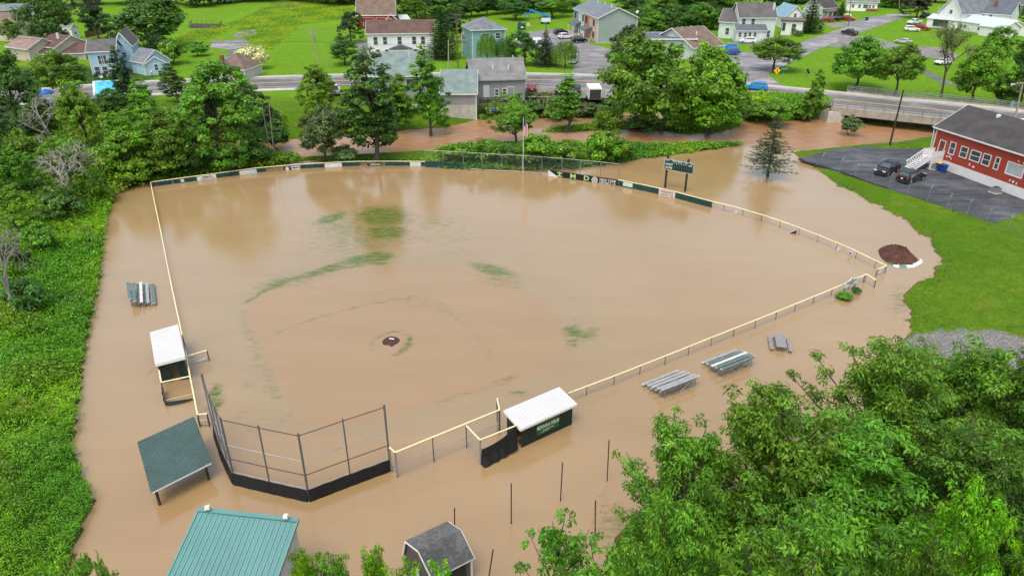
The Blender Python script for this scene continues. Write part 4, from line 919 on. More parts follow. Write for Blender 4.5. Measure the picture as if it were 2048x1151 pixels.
scatter('weeds', 'tangled growth on the creek island', ISLAND, .1, 18, .16, .28, 'weed', 35, 5, .0, .5)
scatter('weeds', 'rough growth on the road bank by the bridge', [(1470, 246), (1480, 203), (1560, 206), (1650, 212), (1640, 240), (1560, 243)], 1.0, 14, .22, .7, 'weed', 36, 5, .0, .5)
scatter('weeds', 'rough growth on the bank below the parking strip', [(1030, 240), (1040, 200), (1230, 204), (1250, 230), (1150, 240)], 1.2, 12, .22, .7, 'pale', 37, 5, .0, .5)
scatter('undergrowth', 'low growth under the lower right trees', [(1180, 1500), (1215, 1085), (1400, 1000), (1560, 930), (1700, 870), (1800, 760), (2150, 740), (2300, 1500)], .5, 5, .18, .35, 'mid', 38, 5, .02, .5)
scatter('meadow_grass', 'tall rough grass of the meadow at the top', [(330, 88), (385, 62), (470, 45), (560, 0), (715, 0), (690, 40), (600, 50), (575, 75), (545, 98), (512, 100), (470, 58), (420, 80)], TOWN, 2.0, .16, .45, 'meadow', 39, 5, .0, .3)
scatter('shore_grass', 'ragged grass edge of the right lawn in the shallows', [(1795, 690), (1800, 600), (1840, 556), (1880, 520), (1850, 475), (1760, 420), (1690, 380), (1640, 345), (1700, 372), (1780, 410), (1880, 470), (1915, 530), (1880, 590), (1920, 650), (1850, 660)],   .1, 9, .08, .05, 'grass', 40, 4, .005, .28)
# grass tips standing out of the shallows on the outfield
rs = np.random.RandomState(5); PT = []
for cx, cy, rx, ry, a_, s_ in SHALLOW:
    if s_ < .5: continue
    c0 = at(cx, cy); ux = at(cx + rx * math.cos(a_), cy + rx * math.sin(a_)) - c0; uy = at(cx - ry * math.sin(a_), cy + ry * math.cos(a_)) - c0
    n_ = int(s_ * 22 * ux.length * uy.length) + 20; g = rs.normal(size=(n_, 2)) * .72
    PT.append(np.array([c0.x, c0.y]) + g[:, :1] * np.array(ux[:2]) + g[:, 1:] * np.array(uy[:2]))
PT = np.concatenate(PT); kk = np.sin(PT[:, 0] * 1.7 + np.sin(PT[:, 1] * 2.9)) * np.sin(PT[:, 1] * 2.1 + PT[:, 0] * .7) > .05; PT = PT[kk]
pos = np.stack([PT[:, 0], PT[:, 1], rs.uniform(.004, .03, len(PT))], 1)
v, q, t = leaves(pos, rs.normal(size=pos.shape) * .35 + np.array([0, 0, 1.0]), .20, rs, .16, None, tints(np.arange(len(PT)), len(PT), rs))
tag(place('grass_tips', np_mesh('grass_tips', v, q, LEAF['grass'], t)), 'tips of outfield grass showing through the shallow flood water', kind='stuff')

# ------------------------------------------------------------------ fences
def wire(mb, a, b, r=.004):
    a = Vector(a); b = Vector(b); d = (b - a).normalized(); u = d.orthogonal().normalized(); w = d.cross(u)
    o = [u * r, u * (-r * .5) + w * (r * .87), u * (-r * .5) - w * (r * .87)]
    mb.add([a + q for q in o] + [b + q for q in o], [(0, 1, 4, 3), (1, 2, 5, 4), (2, 0, 3, 5)])
def chain(mb, p, q, z0, z1, pitch=.10, r=.0024):
    """diagonal wires of a chain link bay between ground points p and q"""
    p = Vector((p[0], p[1], 0)); q = Vector((q[0], q[1], 0)); L = (q - p).length; h = z1 - z0; d = (q - p) / L
    s = -h
    while s < L:
        for sgn in (1, -1):
            a0, a1 = s, s + h
            u0, u1 = max(a0, 0), min(a1, L)
            if u1 - u0 < .02: continue
            f0, f1 = (u0 - a0) / h, (u1 - a0) / h
            zz = (z0 + f0 * h, z0 + f1 * h) if sgn > 0 else (z1 - f0 * h, z1 - f1 * h)
            wire(mb, p + d * u0 + Vector((0, 0, zz[0])), p + d * u1 + Vector((0, 0, zz[1])), r)
        s += pitch * 1.414
POSTMESH = {}
def post_mesh(h, r, mat, n=6):
    k = (round(h, 2), r, mat.name)
    if k not in POSTMESH: POSTMESH[k] = MB().tube((0, 0, 0), (0, 0, h), r, r, n).mesh('fence_post', mat)
    return POSTMESH[k]
def fence_post(root, p, h, r=.03, mat=None, z0=-.4, name='fence_post'):
    return place(name, post_mesh(h - z0, r, mat or DARKPOST), root, Vector((p[0], p[1], z0)) - root.location)
def along(pts, step):
    out = []; carry = 0
    for a, b in zip(pts[:-1], pts[1:]):
        L = (b - a).length; s = carry
        while s < L: out.append(a.lerp(b, s / L)); s += step
        carry = s - L
    out.append(pts[-1]); return out
def pipe(root, pts, r, mat, name, n=8, parent=None):
    mb = MB()
    for a, b in zip(pts[:-1], pts[1:]): mb.tube(a, b, r, r, n)
    return mb.build_w(name, mat, root, parent)
def on_fence(root, a, b, z0, z1, mat, name='sign', out=.07, th=.02, parent=None, sag=0.0):
    """flat board or cloth hung on the field side (towards the camera) of the line a-b"""
    a = Vector((a[0], a[1], 0)); b = Vector((b[0], b[1], 0)); d = (b - a).normalized(); nrm = Vector((d.y, -d.x, 0))
    if nrm.y > 0: nrm = -nrm
    o = nrm * out; K = 6; mb = MB(); v = []
    for i in range(K + 1):
        p = a.lerp(b, i / K) + o + nrm * (.02 * math.sin(i * 2.1)); s = sag * math.sin(math.pi * i / K)
        v += [p + Vector((0, 0, z0)), p + Vector((0, 0, z1 - s)), p - nrm * th + Vector((0, 0, z1 - s)), p - nrm * th + Vector((0, 0, z0))]
    f = []
    for i in range(K):
        for j in range(4): f.append((4 * i + j, 4 * i + (j + 1) % 4, 4 * i + 4 + (j + 1) % 4, 4 * i + 4 + j))
    f += [(0, 1, 2, 3), (4 * K + 3, 4 * K + 2, 4 * K + 1, 4 * K)]
    mb.add(v, f); return mb.build_w(name, mat, root, parent), a, b, nrm
def scribble(root, part, a, b, nrm, z, frac, h, mat, out=.075):
    """a line of print too small to read"""
    d = (b - a); s = frac[0]; r2 = random.Random(int(z * 1000 + a.x * 10))
    mb = MB()
    while s < frac[1]:
        w = r2.uniform(.05, .11); e = min(s + w, frac[1]); p0 = a + d * s + nrm * out; p1 = a + d * e + nrm * out
        mb.beam(p0 + Vector((0, 0, z)), p1 + Vector((0, 0, z)), .012, h); s = e + .025
    mb.build_w('lettering', mat, root, part)
INK = M('sign_ink', (.02, .02, .025), .6, .1, 3); REDINK = M('sign_red', (.35, .03, .03), .6, .1, 3); LIME = M('lime_print', (.36, .58, .20), .6, .1, 3)
SIGNW = M('white_banner', (.60, .60, .58), .55, .08, 2, dirt=.12); SIGNB = M('pale_blue_banner', (.42, .55, .62), .55, .1, 2); SIGNG = M('pale_green_banner', (.50, .62, .55), .55, .1, 2); NAVY = M('navy_banner', (.015, .025, .07), .6, .2, 2)
def fpt(pts, x):                                     # point of a fence line at photo column x
    for a, b in zip(pts[:-1], pts[1:]):
        if min(a[0], b[0]) <= x <= max(a[0], b[0]): t = (x - a[0]) / (b[0] - a[0]); return (x, a[1] + (b[1] - a[1]) * t)
    return pts[-1]

# left half of the outfield fence
FH = .68
ofp = [(301, 364), (380, 353.5), (430, 347), (511, 336), (594, 328.5), (682, 324), (720, 322.5), (790, 322.3), (851, 323)]
ofw = [at(*p, FH) for p in ofp]
fen = thing('outfield_fence', 'low outfield fence with green windscreen and yellow rail, left of the tall wire fence', 'fence', (ofw[0].x, ofw[0].y, 0))
pipe(fen, ofw, .06, YELLOWCAP, 'top_rail')
op = along(ofw, 2.45)
for p in op: fence_post(fen, p, FH - .05)
mb = MB()
for a, b in zip(op[:-1], op[1:]): chain(mb, a, b, -.1, FH)
tag(mb.build_w('wire_mesh', GALV, fen), kind='stuff')
def px_at(o): return o
for x0, x1 in ((305, 343), (345, 392), (432, 477), (513, 531), (600, 648), (684, 720), (770, 819), (842, 850)):
    xs = [x0 + (x1 - x0) * k / 2 for k in range(3)]
    for xa, xb in zip(xs[:-1], xs[1:]): on_fence(fen, at(*fpt(ofp, xa), FH), at(*fpt(ofp, xb), FH), -.25, FH - .1, GREENSCREEN, 'windscreen', .05, .015)
def hung(label, x0, x1, z0, z1, mat, name='banner', line=None, hgt=FH, sag=0.0, cat='banner'):
    line = line or ofp; a = at(*fpt(line, x0), hgt); b = at(*fpt(line, x1), hgt)
    r = thing(name, label, cat, (a.x, a.y, 0), 0, None)
    o, a, b, nr = on_fence(r, a, b, z0, z1, mat, 'cloth', .10, .02, sag=sag)
    return r, o, a, b, nr
r, o, a, b, nr = hung('small white oval sign near the left corner of the outfield fence', 360, 367, .12, .52, SIGNW, 'fence_sign', cat='sign')
r, o, a, b, nr = hung('white banner with a boxed line of print on the left outfield fence', 393, 431, -.1, .58, SIGNW)
scribble(r, o, a, b, nr, .40, (.30, .75), .16, INK, .115); mb = MB()
for z in (.08, .24): mb.beam(a.lerp(b, .2) + nr * .115 + Vector((0, 0, z)), a.lerp(b, .88) + nr * .115 + Vector((0, 0, z)), .01, .025)
for u in (.2, .88): mb.beam(a.lerp(b, u) + nr * .115 + Vector((0, 0, .08)), a.lerp(b, u) + nr * .115 + Vector((0, 0, .24)), .05, .01)
mb.build_w('printed_box', INK, r, o)
r, o, a, b, nr = hung('white banner left of the pale blue one on the outfield fence', 478, 498, -.05, .56, SIGNW); scribble(r, o, a, b, nr, .3, (.2, .8), .1, SIGNB, .115)
r, o, a, b, nr = hung('pale blue banner on the outfield fence beside a white one', 498.5, 512, .0, .58, SIGNB); scribble(r, o, a, b, nr, .35, (.15, .85), .1, SIGNW, .115)
r, o, a, b, nr = hung('navy and white banner with a round emblem, sagging beside the fence gap', 566, 599, -.1, .52, NAVY, sag=.1)
m = face_matrix(a.lerp(b, .22) + nr * .12 + Vector((0, 0, .2)) - r.location, b - a, (0, 0, 1)); mb = MB()
mb.tube((0, 0, 0), (0, 0, .01), .26, .26, 16); e = mb.mesh('emblem', SIGNW); e.transform(m); place('emblem', e, o)
on_fence(r, a.lerp(b, .45), b, .30, .46, SIGNW, 'printed_strip', .125, .01, o); on_fence(r, a.lerp(b, .5), b, .0, .16, SIGNW, 'printed_strip', .125, .01, o)
r, o, a, b, nr = hung('plain white banner in the middle of the left outfield fence', 649, 683, -.15, .56, SIGNW)
r, o, a, b, nr = hung('dark torn banner hanging crooked on the outfield fence', 734, 764, -.1, .5, M('dark_green_banner', (.02, .045, .03), .6, .2, 2), sag=.16)
scribble(r, o, a, b, nr, .22, (.2, .9), .14, SIGNG, .12)
r, o, a, b, nr = hung('pale green sign at the right end of the left outfield fence', 820, 841, -.02, .55, SIGNG); scribble(r, o, a, b, nr, .3, (.2, .8), .12, SIGNB, .115)

# tall wire fence in centre field
TP = [(851, 334), (887, 335.5), (927, 338), (964.5, 340.5), (1004, 343), (1044, 345), (1083.5, 348), (1123, 351.5), (1160, 355), (1200, 359), (1236.5, 363)]
tw = [onw(*p) for p in TP]; TH = 2.62
tf = thing('tall_wire_fence', 'tall chain link fence with bare steel posts in centre field', 'fence', tw[0])
for p in tw: fence_post(tf, p, TH, .045, GALV)
for z in (TH - .05, .12): pipe(tf, [Vector((p.x, p.y, z)) for p in tw], .03, GALV, 'rail', 6)
mb = MB()
for a, b in zip(tw[:-1], tw[1:]): chain(mb, a, b, .0, TH - .05, .13, .0022)
tag(mb.build_w('wire_mesh', GALV, tf), kind='stuff')
on_fence(tf, tw[0], tw[1], -.2, .95, GREENSCREEN, 'windscreen', .06, .015); on_fence(tf, tw[1], tw[2], -.2, .8, GREENSCREEN, 'windscreen', .06, .015)

# right half of the outfield fence
RH = .84
rfp = [(1100, 340), (1236, 359.5), (1290, 370), (1355, 384.5), (1425, 403), (1470, 413.5), (1536, 433), (1590, 452), (1640, 471), (1700, 496), (1773, 531)]
rw = [at(*p, RH) for p in rfp]
rf = thing('outfield_fence', 'right field fence: green padding, bare posts and a sagging yellow rail', 'fence', (rw[0].x, rw[0].y, 0))
pipe(rf, rw[1:], .056, YELLOWCAP, 'top_rail')
rp = along(rw, 2.6)
for p in rp: fence_post(rf, p, RH - .04)
mb = MB()
for a, b in zip(rp[:-1], rp[1:]): chain(mb, a, b, -.1, RH)
tag(mb.build_w('wire_mesh', GALV, rf), kind='stuff')
for x0, x1 in ((1238, 1277), (1277, 1316), (1316, 1354), (1354, 1396), (1396, 1425)): on_fence(rf, at(*fpt(rfp, x0), RH), at(*fpt(rfp, x1), RH), -.25, RH - .06, GREENSCREEN, 'windscreen', .05, .03)
r, o, a, b, nr = hung('long black banner with lime letters and white NEW YORK DISTRICT 1A lettering', 1101, 1237, -.2, RH + .04, BLACKFAB, line=rfp, hgt=RH)
L = (b - a).length; dr = (b - a).normalized()
for fr, ch in ((.145, 'I'), (.345, 'M'), (.545, 'D')):
    write_on(ch, .95, LIME, a + dr * (L * fr) + nr * .125 + Vector((0, 0, .42)), dr, (0, 0, 1), r, o, 1.25, extrude=.004)
    if ch == 'I':
        mb = MB()
        for z in (.18, .66): mb.beam(a + dr * (L * fr - .4) + nr * .122 + Vector((0, 0, z)), a + dr * (L * fr + .4) + nr * .122 + Vector((0, 0, z)), .01, .14)
        mb.build_w('lettering', LIME, r, o)
m = face_matrix(a + dr * (L * .665) + nr * .125 + Vector((0, 0, .36)) - r.location, dr, (0, 0, 1)); mb = MB(); K = 20
for ri, ro in ((.36, .46), (.20, .30)):
    for i in range(K):
        t0, t1 = 2 * math.pi * i / K, 2 * math.pi * (i + 1) / K
        mb.slab([(ro * math.cos(t0), ro * math.sin(t0), .012), (ro * math.cos(t1), ro * math.sin(t1), .012), (ri * math.cos(t1), ri * math.sin(t1), .012), (ri * math.cos(t0), ri * math.sin(t0), .012)], .01)
mb.box((0, .03, .006), (.2, .16, .012)); mb.box((0, -.09, .006), (.1, .1, .012))
e = mb.mesh('emblem', SIGNW); e.transform(m); place('emblem', e, o)
write_on('NEW YORK', .46, SIGNW, a + dr * (L * .855) + nr * .125 + Vector((0, 0, .55)), dr, (0, 0, 1), r, o, 1.0)
write_on('DISTRICT 1A', .42, SIGNW, a + dr * (L * .85) + nr * .125 + Vector((0, 0, .16)), dr, (0, 0, 1), r, o, 1.0)
r2 = thing('banner_corner', 'white folded flap at the left end of the black banner', 'banner', (a.x, a.y, 0))
q = a + nr * .14; MB().prism([q + Vector((0, 0, .86)) - dr * .25, q + dr * 1.5 + Vector((0, 0, -.1)), q - dr * .3 + Vector((0, 0, -.1))], nr * .02).build_w('cloth', SIGNW, r2)
r, o, a, b, nr = hung('pale green framed sign right of the black banner', 1247, 1266, .18, RH - .1, SIGNG, 'fence_sign', rfp, RH, cat='sign'); scribble(r, o, a, b, nr, .5, (.2, .8), .14, SIGNW, .125)
r, o, a, b, nr = hung("white banner reading WHITE'S on the green right field fence", 1319, 1351, -.02, RH - .08, SIGNW, line=rfp, hgt=RH)
dr = (b - a).normalized()
write_on("WHITE'S", .44, REDINK, a.lerp(b, .5) + nr * .125 + Vector((0, 0, .50)), dr, (0, 0, 1), r, o, 1.15)
write_on("FARM SUPPLY INC", .23, INK, a.lerp(b, .5) + nr * .125 + Vector((0, 0, .16)), dr, (0, 0, 1), r, o, 1.05)
for x, lb in ((1471, 'torn white banner remnant on the right field fence, farther from the dirt pile'), (1677, 'torn white cloth on the right field fence nearer the dirt pile')):
    p = at(*fpt(rfp, x), RH); r = thing('torn_banner', lb, 'banner', (p.x, p.y, 0)); q = Vector((p.x, p.y - .1, 0))
    MB().prism([q + Vector((-.1, 0, .02)), q + Vector((.32, 0, .0)), q + Vector((.38, -.02, .3)), q + Vector((.18, 0, .78)), q + Vector((-.02, 0, .4))], (0, .03, 0)).build_w('cloth', SIGNW, r)
p = at(*fpt(rfp, 1592), RH); r = thing('torn_banner', 'black and white folded banner hanging on the right field fence', 'banner', (p.x, p.y, 0)); q = Vector((p.x, p.y - .1, 0))
MB().prism([q + Vector((-.7, 0, 0)), q + Vector((.15, 0, .0)), q + Vector((.15, 0, .42))], (0, .02, 0)).build_w('cloth', BLACKFAB, r)
MB().prism([q + Vector((-.75, .03, .05)), q + Vector((.15, .03, .46)), q + Vector((.3, .03, .66)), q + Vector((.3, .03, .0)), q + Vector((.16, .03, .0)), q + Vector((.14, .03, .4))], (0, .02, 0)).build_w('backing', SIGNW, r)
r, o, a, b, nr = hung('tiny white distance sign on the right field fence near the corner', 1701, 1708, .2, .62, SIGNW, 'fence_sign', rfp, RH, cat='sign'); scribble(r, o, a, b, nr, .4, (.2, .8), .14, INK, .125)
# corner return and gate panel
c0, c1 = at(1773, 531, RH), at(1755, 538.5, RH)
pipe(rf, [c0, c1], .06, YELLOWCAP, 'top_rail'); fence_post(rf, c1, RH, .045); fence_post(rf, c0, RH, .045)
mb = MB(); chain(mb, c0, c1, -.1, RH); tag(mb.build_w('wire_mesh', GALV, rf), kind='stuff')
o, a, b, nr = on_fence(rf, c1.lerp(c0, .25), c1.lerp(c0, .65), .25, .72, SIGNW, 'notice', .05, .015)
for u in (.2, .5, .8): MB().beam(a.lerp(b, u) + nr * .056 + Vector((0, 0, .32)), a.lerp(b, u) + nr * .056 + Vector((0, 0, .66)), .03, .01).build_w('lettering', GALV, rf, o)

# right foul line fence
ffp = [(1733, 548), (1690, 567), (1592, 607), (1535.5, 630), (1424, 674), (1331.5, 711), (1229, 751), (1137, 785.5)]
fw = [at(*p, RH) for p in ffp]
ff = thing('foul_line_fence', 'right foul line fence with thin dark posts and a yellow top rail', 'fence', (fw[0].x, fw[0].y, 0))
pipe(ff, fw, .055, YELLOWCAP, 'top_rail')
for x in (1733, 1700, 1665, 1629, 1592, 1554, 1512, 1469, 1424, 1378.5, 1331.5, 1281, 1229, 1174, 1138): fence_post(ff, at(*fpt(ffp, x), RH), RH - .04)
mb = MB()
for a, b in zip(fw[:-1], fw[1:]): chain(mb, a, b, -.1, RH)
tag(mb.build_w('wire_mesh', GALV, ff), kind='stuff')
g1 = at(1752, 560, RH); pipe(ff, [fw[0], g1], .06, YELLOWCAP, 'top_rail'); fence_post(ff, g1, RH, .045)
gq = fw[0] + Vector((-.25, -.2, 0)); fence_post(ff, gq, RH, .045)
mb = MB(); chain(mb, fw[0], g1, -.1, RH); tag(mb.build_w('wire_mesh', GALV, ff), kind='stuff')
# memorial sign board by the fence
a, b = at(1688, 573, .75), at(1712, 562, .75); r = thing('welcome_sign', 'white wooden sign board on posts at the right foul line fence above a green bush', 'sign', (a.x, a.y - .5, 0))
dv = (b - a).normalized(); nv = Vector((dv.y, -dv.x, 0)); a = a + nv * .12; b = b + nv * .12; a.z = b.z = 0
MB().prism([a + Vector((0, 0, .62)), b + Vector((0, 0, .62)), b + Vector((0, 0, 1.25)), a.lerp(b, .62) + Vector((0, 0, 1.32)), a.lerp(b, .5) + Vector((0, 0, 1.48)), a.lerp(b, .38) + Vector((0, 0, 1.32)), a + Vector((0, 0, 1.25))], -nv * .06).build_w('board', SIGNW, r)
for z, f0, f1 in ((1.08, .1, .9), (.84, .35, .7)): scribble(r, None, a, b, nv, z, (f0, f1), .1, INK, .02)
m = face_matrix(a.lerp(b, .5) + nv * .012 + Vector((0, 0, 1.3)) - r.location, dv, (0, 0, 1)); mb = MB(); mb.tube((0, 0, 0), (0, 0, .012), .11, .11, 12); e = mb.mesh('emblem', M('green_paint', (.02, .16, .07), .5, .2, 2)); e.transform(m); place('emblem', e, r)
for t in (.06, .94): fence_post(r, a.lerp(b, t) - nv * .08, 1.0, .05, DARKPOST, -.3, 'sign_post')
tree('bush', 'mid', 1688, 597, 582, 36, 'low green bush in the water below the white sign board', cat='bush', z=0.0)
tree('bush', 'dark', 1712, 587, 573, 20, 'smaller dark bush right of the white sign board', cat='bush', z=0.0)

# left foul line fence
lp = [(301, 364), (312, 418), (323, 470), (344, 576), (364, 669)]
lw = [at(*p, FH) for p in lp]
lf = thing('foul_line_fence', 'left foul line fence with a long yellow top rail beside the weeds', 'fence', (lw[0].x, lw[0].y, 0))
pipe(lf, lw, .055, YELLOWCAP, 'top_rail')
for p in along(lw, 2.6): fence_post(lf, p, FH - .04)
mb = MB()
for a, b in zip(lw[:-1], lw[1:]): chain(mb, a, b, -.1, FH)
tag(mb.build_w('wire_mesh', GALV, lf), kind='stuff')
fence_post(lf, at(366, 676, FH), FH + .05, .05)
for a, b in ((lw[0], lw[0] + Vector((.9, .45, 0))),): on_fence(lf, a, b, -.2, .4, M('brown_rag', (.10, .07, .05), .9, .3, 2), 'windscreen', .05, .02)

# ------------------------------------------------------------------ dugouts
class Quad:
    def __init__(s, a, b, c, d): s.p = [Vector(q) for q in (a, b, c, d)]     # a-b one edge, d-c the opposite one
    def __call__(s, u, v): return s.p[0].lerp(s.p[1], u).lerp(s.p[3].lerp(s.p[2], u), v)
WMETAL = M('white_metal_roof', (.50, .50, .50), .4, .04, .6); DKGREEN = M('dark_green_boards', (.012, .028, .022), .65, .3, 1.0, dirt=.08)
DARKIN = M('near_black_green', (.008, .014, .012), .8, .2, 1)  # near-black green, darker than the other dugout boards
def metal_roof(root, q, n, mat, rib=.025, th=.05, name='roof_panel', fascia=None, fh=.16):
    for i in range(n):
        u0, u1 = i / n, (i + 1) / n; g = .006
        mb = MB().slab([q(u0 + g / n, 0), q(u1 - g / n, 0), q(u1 - g / n, 1), q(u0 + g / n, 1)], th)
        nn = (q(u1, 0) - q(u0, 0)).cross(q(u0, 1) - q(u0, 0)).normalized()
        if nn.z < 0: nn = -nn
        for w in (.03, .5): mb.beam(q(u0 + w * (u1 - u0), .002) + nn * (rib * .5), q(u0 + w * (u1 - u0), .998) + nn * (rib * .5), .03, rib)
        mb.build_w(name, mat, root)
    if fascia:
        for a, b in ((q(0, 0), q(1, 0)), (q(1, 0), q(1, 1)), (q(1, 1), q(0, 1)), (q(0, 1), q(0, 0))):
            o = Vector((0, 0, -fh * .5 - .02)); MB().beam(a + o, b + o, .05, fh).build_w('fascia', fascia, root)
# right dugout
e0, e1 = at(1041, 858, 1.82), at(1154, 807, 1.82); f0, f1 = at(1007, 820, 2.2), at(1118.5, 773, 2.2)
dg = thing('dugout', 'dark green dugout with white metal roof and KERNAN FIELD sign', 'dugout', (e0.x, e0.y, 0))
q = Quad(e0, e1, f1, f0); metal_roof(dg, q, 10, WMETAL, fascia=WHITE)
def wall_strip(root, a, b, z0, za, zb, th, mat, name, parent=None):
    a = Vector((a[0], a[1], 0)); b = Vector((b[0], b[1], 0)); d = (b - a).normalized(); nn = Vector((-d.y, d.x, 0)) * th
    return MB().prism([a + Vector((0, 0, z0)), b + Vector((0, 0, z0)), b + Vector((0, 0, zb)), a + Vector((0, 0, za))], nn).build_w(name, mat, root, parent)
W0, W1, W2, W3 = q(.05, .10), q(.955, .10), q(.955, .93), q(.05, .93)
K = 6
for i in range(K):
    a, b = W0.lerp(W1, i / K), W0.lerp(W1, (i + 1) / K - .004); wall_strip(dg, a, b, -.5, a.z - .07, b.z - .07, .06, DKGREEN, 'wall_board')
wall_strip(dg, W1, W2, -.5, W1.z - .07, W2.z - .07, .06, DKGREEN, 'end_wall')
wall_strip(dg, W0.lerp(W3, .5), W3, -.5, W0.lerp(W3, .5).z - .07, W3.z - .07, .06, DKGREEN, 'end_wall')
wall_strip(dg, W3, W3.lerp(W2, .3), -.5, W3.z - .07, W3.z - .07, .05, DKGREEN, 'front_wall'); wall_strip(dg, W3.lerp(W2, .3), W2, -.5, .35, .35, .05, DKGREEN, 'front_wall')
for t in (.02, .3, .65, .98): fence_post(dg, W3.lerp(W2, t), W3.z - .06, .05, DARKPOST, -.5, 'post')
MB().beam(W0.lerp(W3, .25) * 1 + Vector((0, 0, .25 - W0.lerp(W3, .25).z)), W1.lerp(W2, .25) + Vector((0, 0, .25 - W1.lerp(W2, .25).z)), .3, .05).build_w('bench', WOODDARK, dg)
dr = (W1 - W0); dr.z = 0; L = dr.length; dr.normalize(); nr = Vector((dr.y, -dr.x, 0)); A0 = Vector((W0.x, W0.y, 0))
GSIGN = M('green_sign', (.015, .11, .03), .5, .25, 1.5); a, b = A0 + dr * L * .285, A0 + dr * L * .725
sg = wall_strip(dg, a + nr * .035, b + nr * .035, .42, 1.42, 1.42, .03, GSIGN, 'sign_board')
write_on('KERNAN FIELD', .42, SIGNW, a.lerp(b, .5) + nr * .045 + Vector((0, 0, 1.02)), dr, (0, 0, 1), dg, sg, .70)
for t in (.07, .93):
    m = face_matrix(a.lerp(b, t) + nr * .045 + Vector((0, 0, 1.02)) - dg.location, dr, (0, 0, 1)); mb = MB().tube((0, 0, -.003), (0, 0, .006), .07, .07, 12); e = mb.mesh('dot', SIGNW); e.transform(m); place('dot', e, sg)
scribble(dg, sg, a, b, nr, .70, (.28, .74), .05, SIGNG, .04); scribble(dg, sg, a, b, nr, .58, (.2, .55), .03, SIGNG, .04)
# left dugout
d0, d1, d2, d3 = at(311, 728, 1.95), at(370, 713, 2.25), at(355, 648, 2.25), at(300, 664, 1.95)
dl = thing('dugout', 'dugout with white metal roof and open dark end at the left foul line', 'dugout', (d0.x, d0.y, 0))
q = Quad(d0, d3, d2, d1); metal_roof(dl, q, 12, WMETAL, fascia=WHITE, fh=.2)
W0, W1, W2, W3 = q(.06, .06), q(.95, .06), q(.95, .94), q(.06, .94)
for i in range(6):
    a, b = W0.lerp(W1, i / 6), W0.lerp(W1, (i + 1) / 6 - .004); wall_strip(dl, a, b, -.5, a.z - .08, b.z - .08, .05, DKGREEN, 'wall_board')
wall_strip(dl, W1, W2, -.5, W1.z - .08, W2.z - .08, .05, DKGREEN, 'end_wall')
wall_strip(dl, W0, W0.lerp(W3, .40), -.5, W0.z - .08, W0.lerp(W3, .40).z - .08, .05, DKGREEN, 'end_wall'); wall_strip(dl, W0.lerp(W3, .70), W3, -.5, W0.lerp(W3, .7).z - .08, W3.z - .08, .05, DKGREEN, 'end_wall')
wall_strip(dl, W0.lerp(W3, .40), W0.lerp(W3, .70), 1.55, W0.lerp(W3, .40).z - .08, W0.lerp(W3, .7).z - .08, .05, DKGREEN, 'lintel')
for t in (.02, .35, .65, .98): fence_post(dl, W3.lerp(W2, t), W3.z - .06, .05, DARKPOST, -.5, 'post')
wall_strip(dl, W3.lerp(W2, .02), W3.lerp(W2, .98), -.5, .4, .4, .04, DARKIN, 'front_wall')

# yard fence beside the left dugout
def pxz(x, y, z): return at(x, y, z)
yl = thing('yard_fence', 'yellow railed pen with sagging black netting in front of the left dugout', 'fence', (at(323, 764, .9).x, at(323, 764, .9).y, 0))
H1 = 1.0
A, B_, C0, D_ = at(315, 722, H1 + .35), at(322.5, 764, H1), at(379, 752, H1), at(372.5, 712, H1)
pipe(yl, [A, B_], .06, YELLOWCAP, 'top_rail'); pipe(yl, [B_, C0], .055, YELLOWCAP, 'top_rail')
M1 = at(331, 788, .55); M2 = at(383, 775, .55)
N1, N2 = at(333, 808, .12), at(386, 796, .12)
pipe(yl, [Vector((N1.x, N1.y, .5)), Vector((N2.x, N2.y, .5))], .025, GALV, 'mid_rail', 6)
for p in (B_, N1): fence_post(yl, p, H1, .045)
pipe(yl, [B_ - Vector((0, 0, .3)), Vector((N1.x, N1.y, .75))], .03, DARKPOST, 'side_rail', 6)
mb = MB(); K = 12
for i in range(K):
    t0, t1 = i / K, (i + 1) / K
    a, b = N1.lerp(N2, t0), N1.lerp(N2, t1); s0, s1 = .16 * math.sin(math.pi * t0 ** .8), .16 * math.sin(math.pi * t1 ** .8)
    mb.slab([a + Vector((0, -.02, .22 - .2 * t0)), b + Vector((0, -.02, .22 - .2 * t1)), b + Vector((.05, -.15 - s1, .02)), a + Vector((.05, -.15 - s0, .02))], .02)
mb.build_w('netting', BLACKFAB, yl)
mb = MB()
for i in range(5):
    a, b = B_.lerp(N1, i / 5), B_.lerp(N1, (i + 1) / 5); mb.beam(Vector((a.x - .05, a.y, .45 - .05 * i)), Vector((b.x - .05 - .06 * (i % 2), b.y, .40 - .05 * i)), .10, .35)
mb.build_w('netting', BLACKFAB, yl)
# inner rail from the dugout down to the gate
il = thing('foul_line_fence', 'short yellow railed fence between the left dugout and the backstop', 'fence', (at(372.5, 712, H1).x, at(372.5, 712, H1).y, 0))
E1 = at(395, 828, H1); pipe(il, [at(371, 700, H1), D_, E1], .06, YELLOWCAP, 'top_rail')
for t in (0, .33, .66, 1): fence_post(il, D_.lerp(E1, t), H1, .035)
mb = MB(); chain(mb, D_, E1, -.1, H1); tag(mb.build_w('wire_mesh', GALV, il), kind='stuff')
F1 = at(414, 700, H1); pipe(il, [D_, F1], .06, YELLOWCAP, 'top_rail'); fence_post(il, F1, H1 + .05, .05)
pipe(il, [Vector((D_.x, D_.y, .4)), Vector((F1.x, F1.y, .4))], .022, GALV, 'mid_rail', 6)
mb = MB(); chain(mb, D_, F1, -.1, H1); tag(mb.build_w('wire_mesh', GALV, il), kind='stuff')
MB().beam(D_.lerp(F1, .45) + Vector((0, -.05, -.72)), D_.lerp(F1, .9) + Vector((0, -.05, -.68)), .04, .1).build_w('sign', SIGNW, il)
G1_ = at(414, 827, H1); pipe(il, [E1, G1_], .055, YELLOWCAP, 'top_rail')
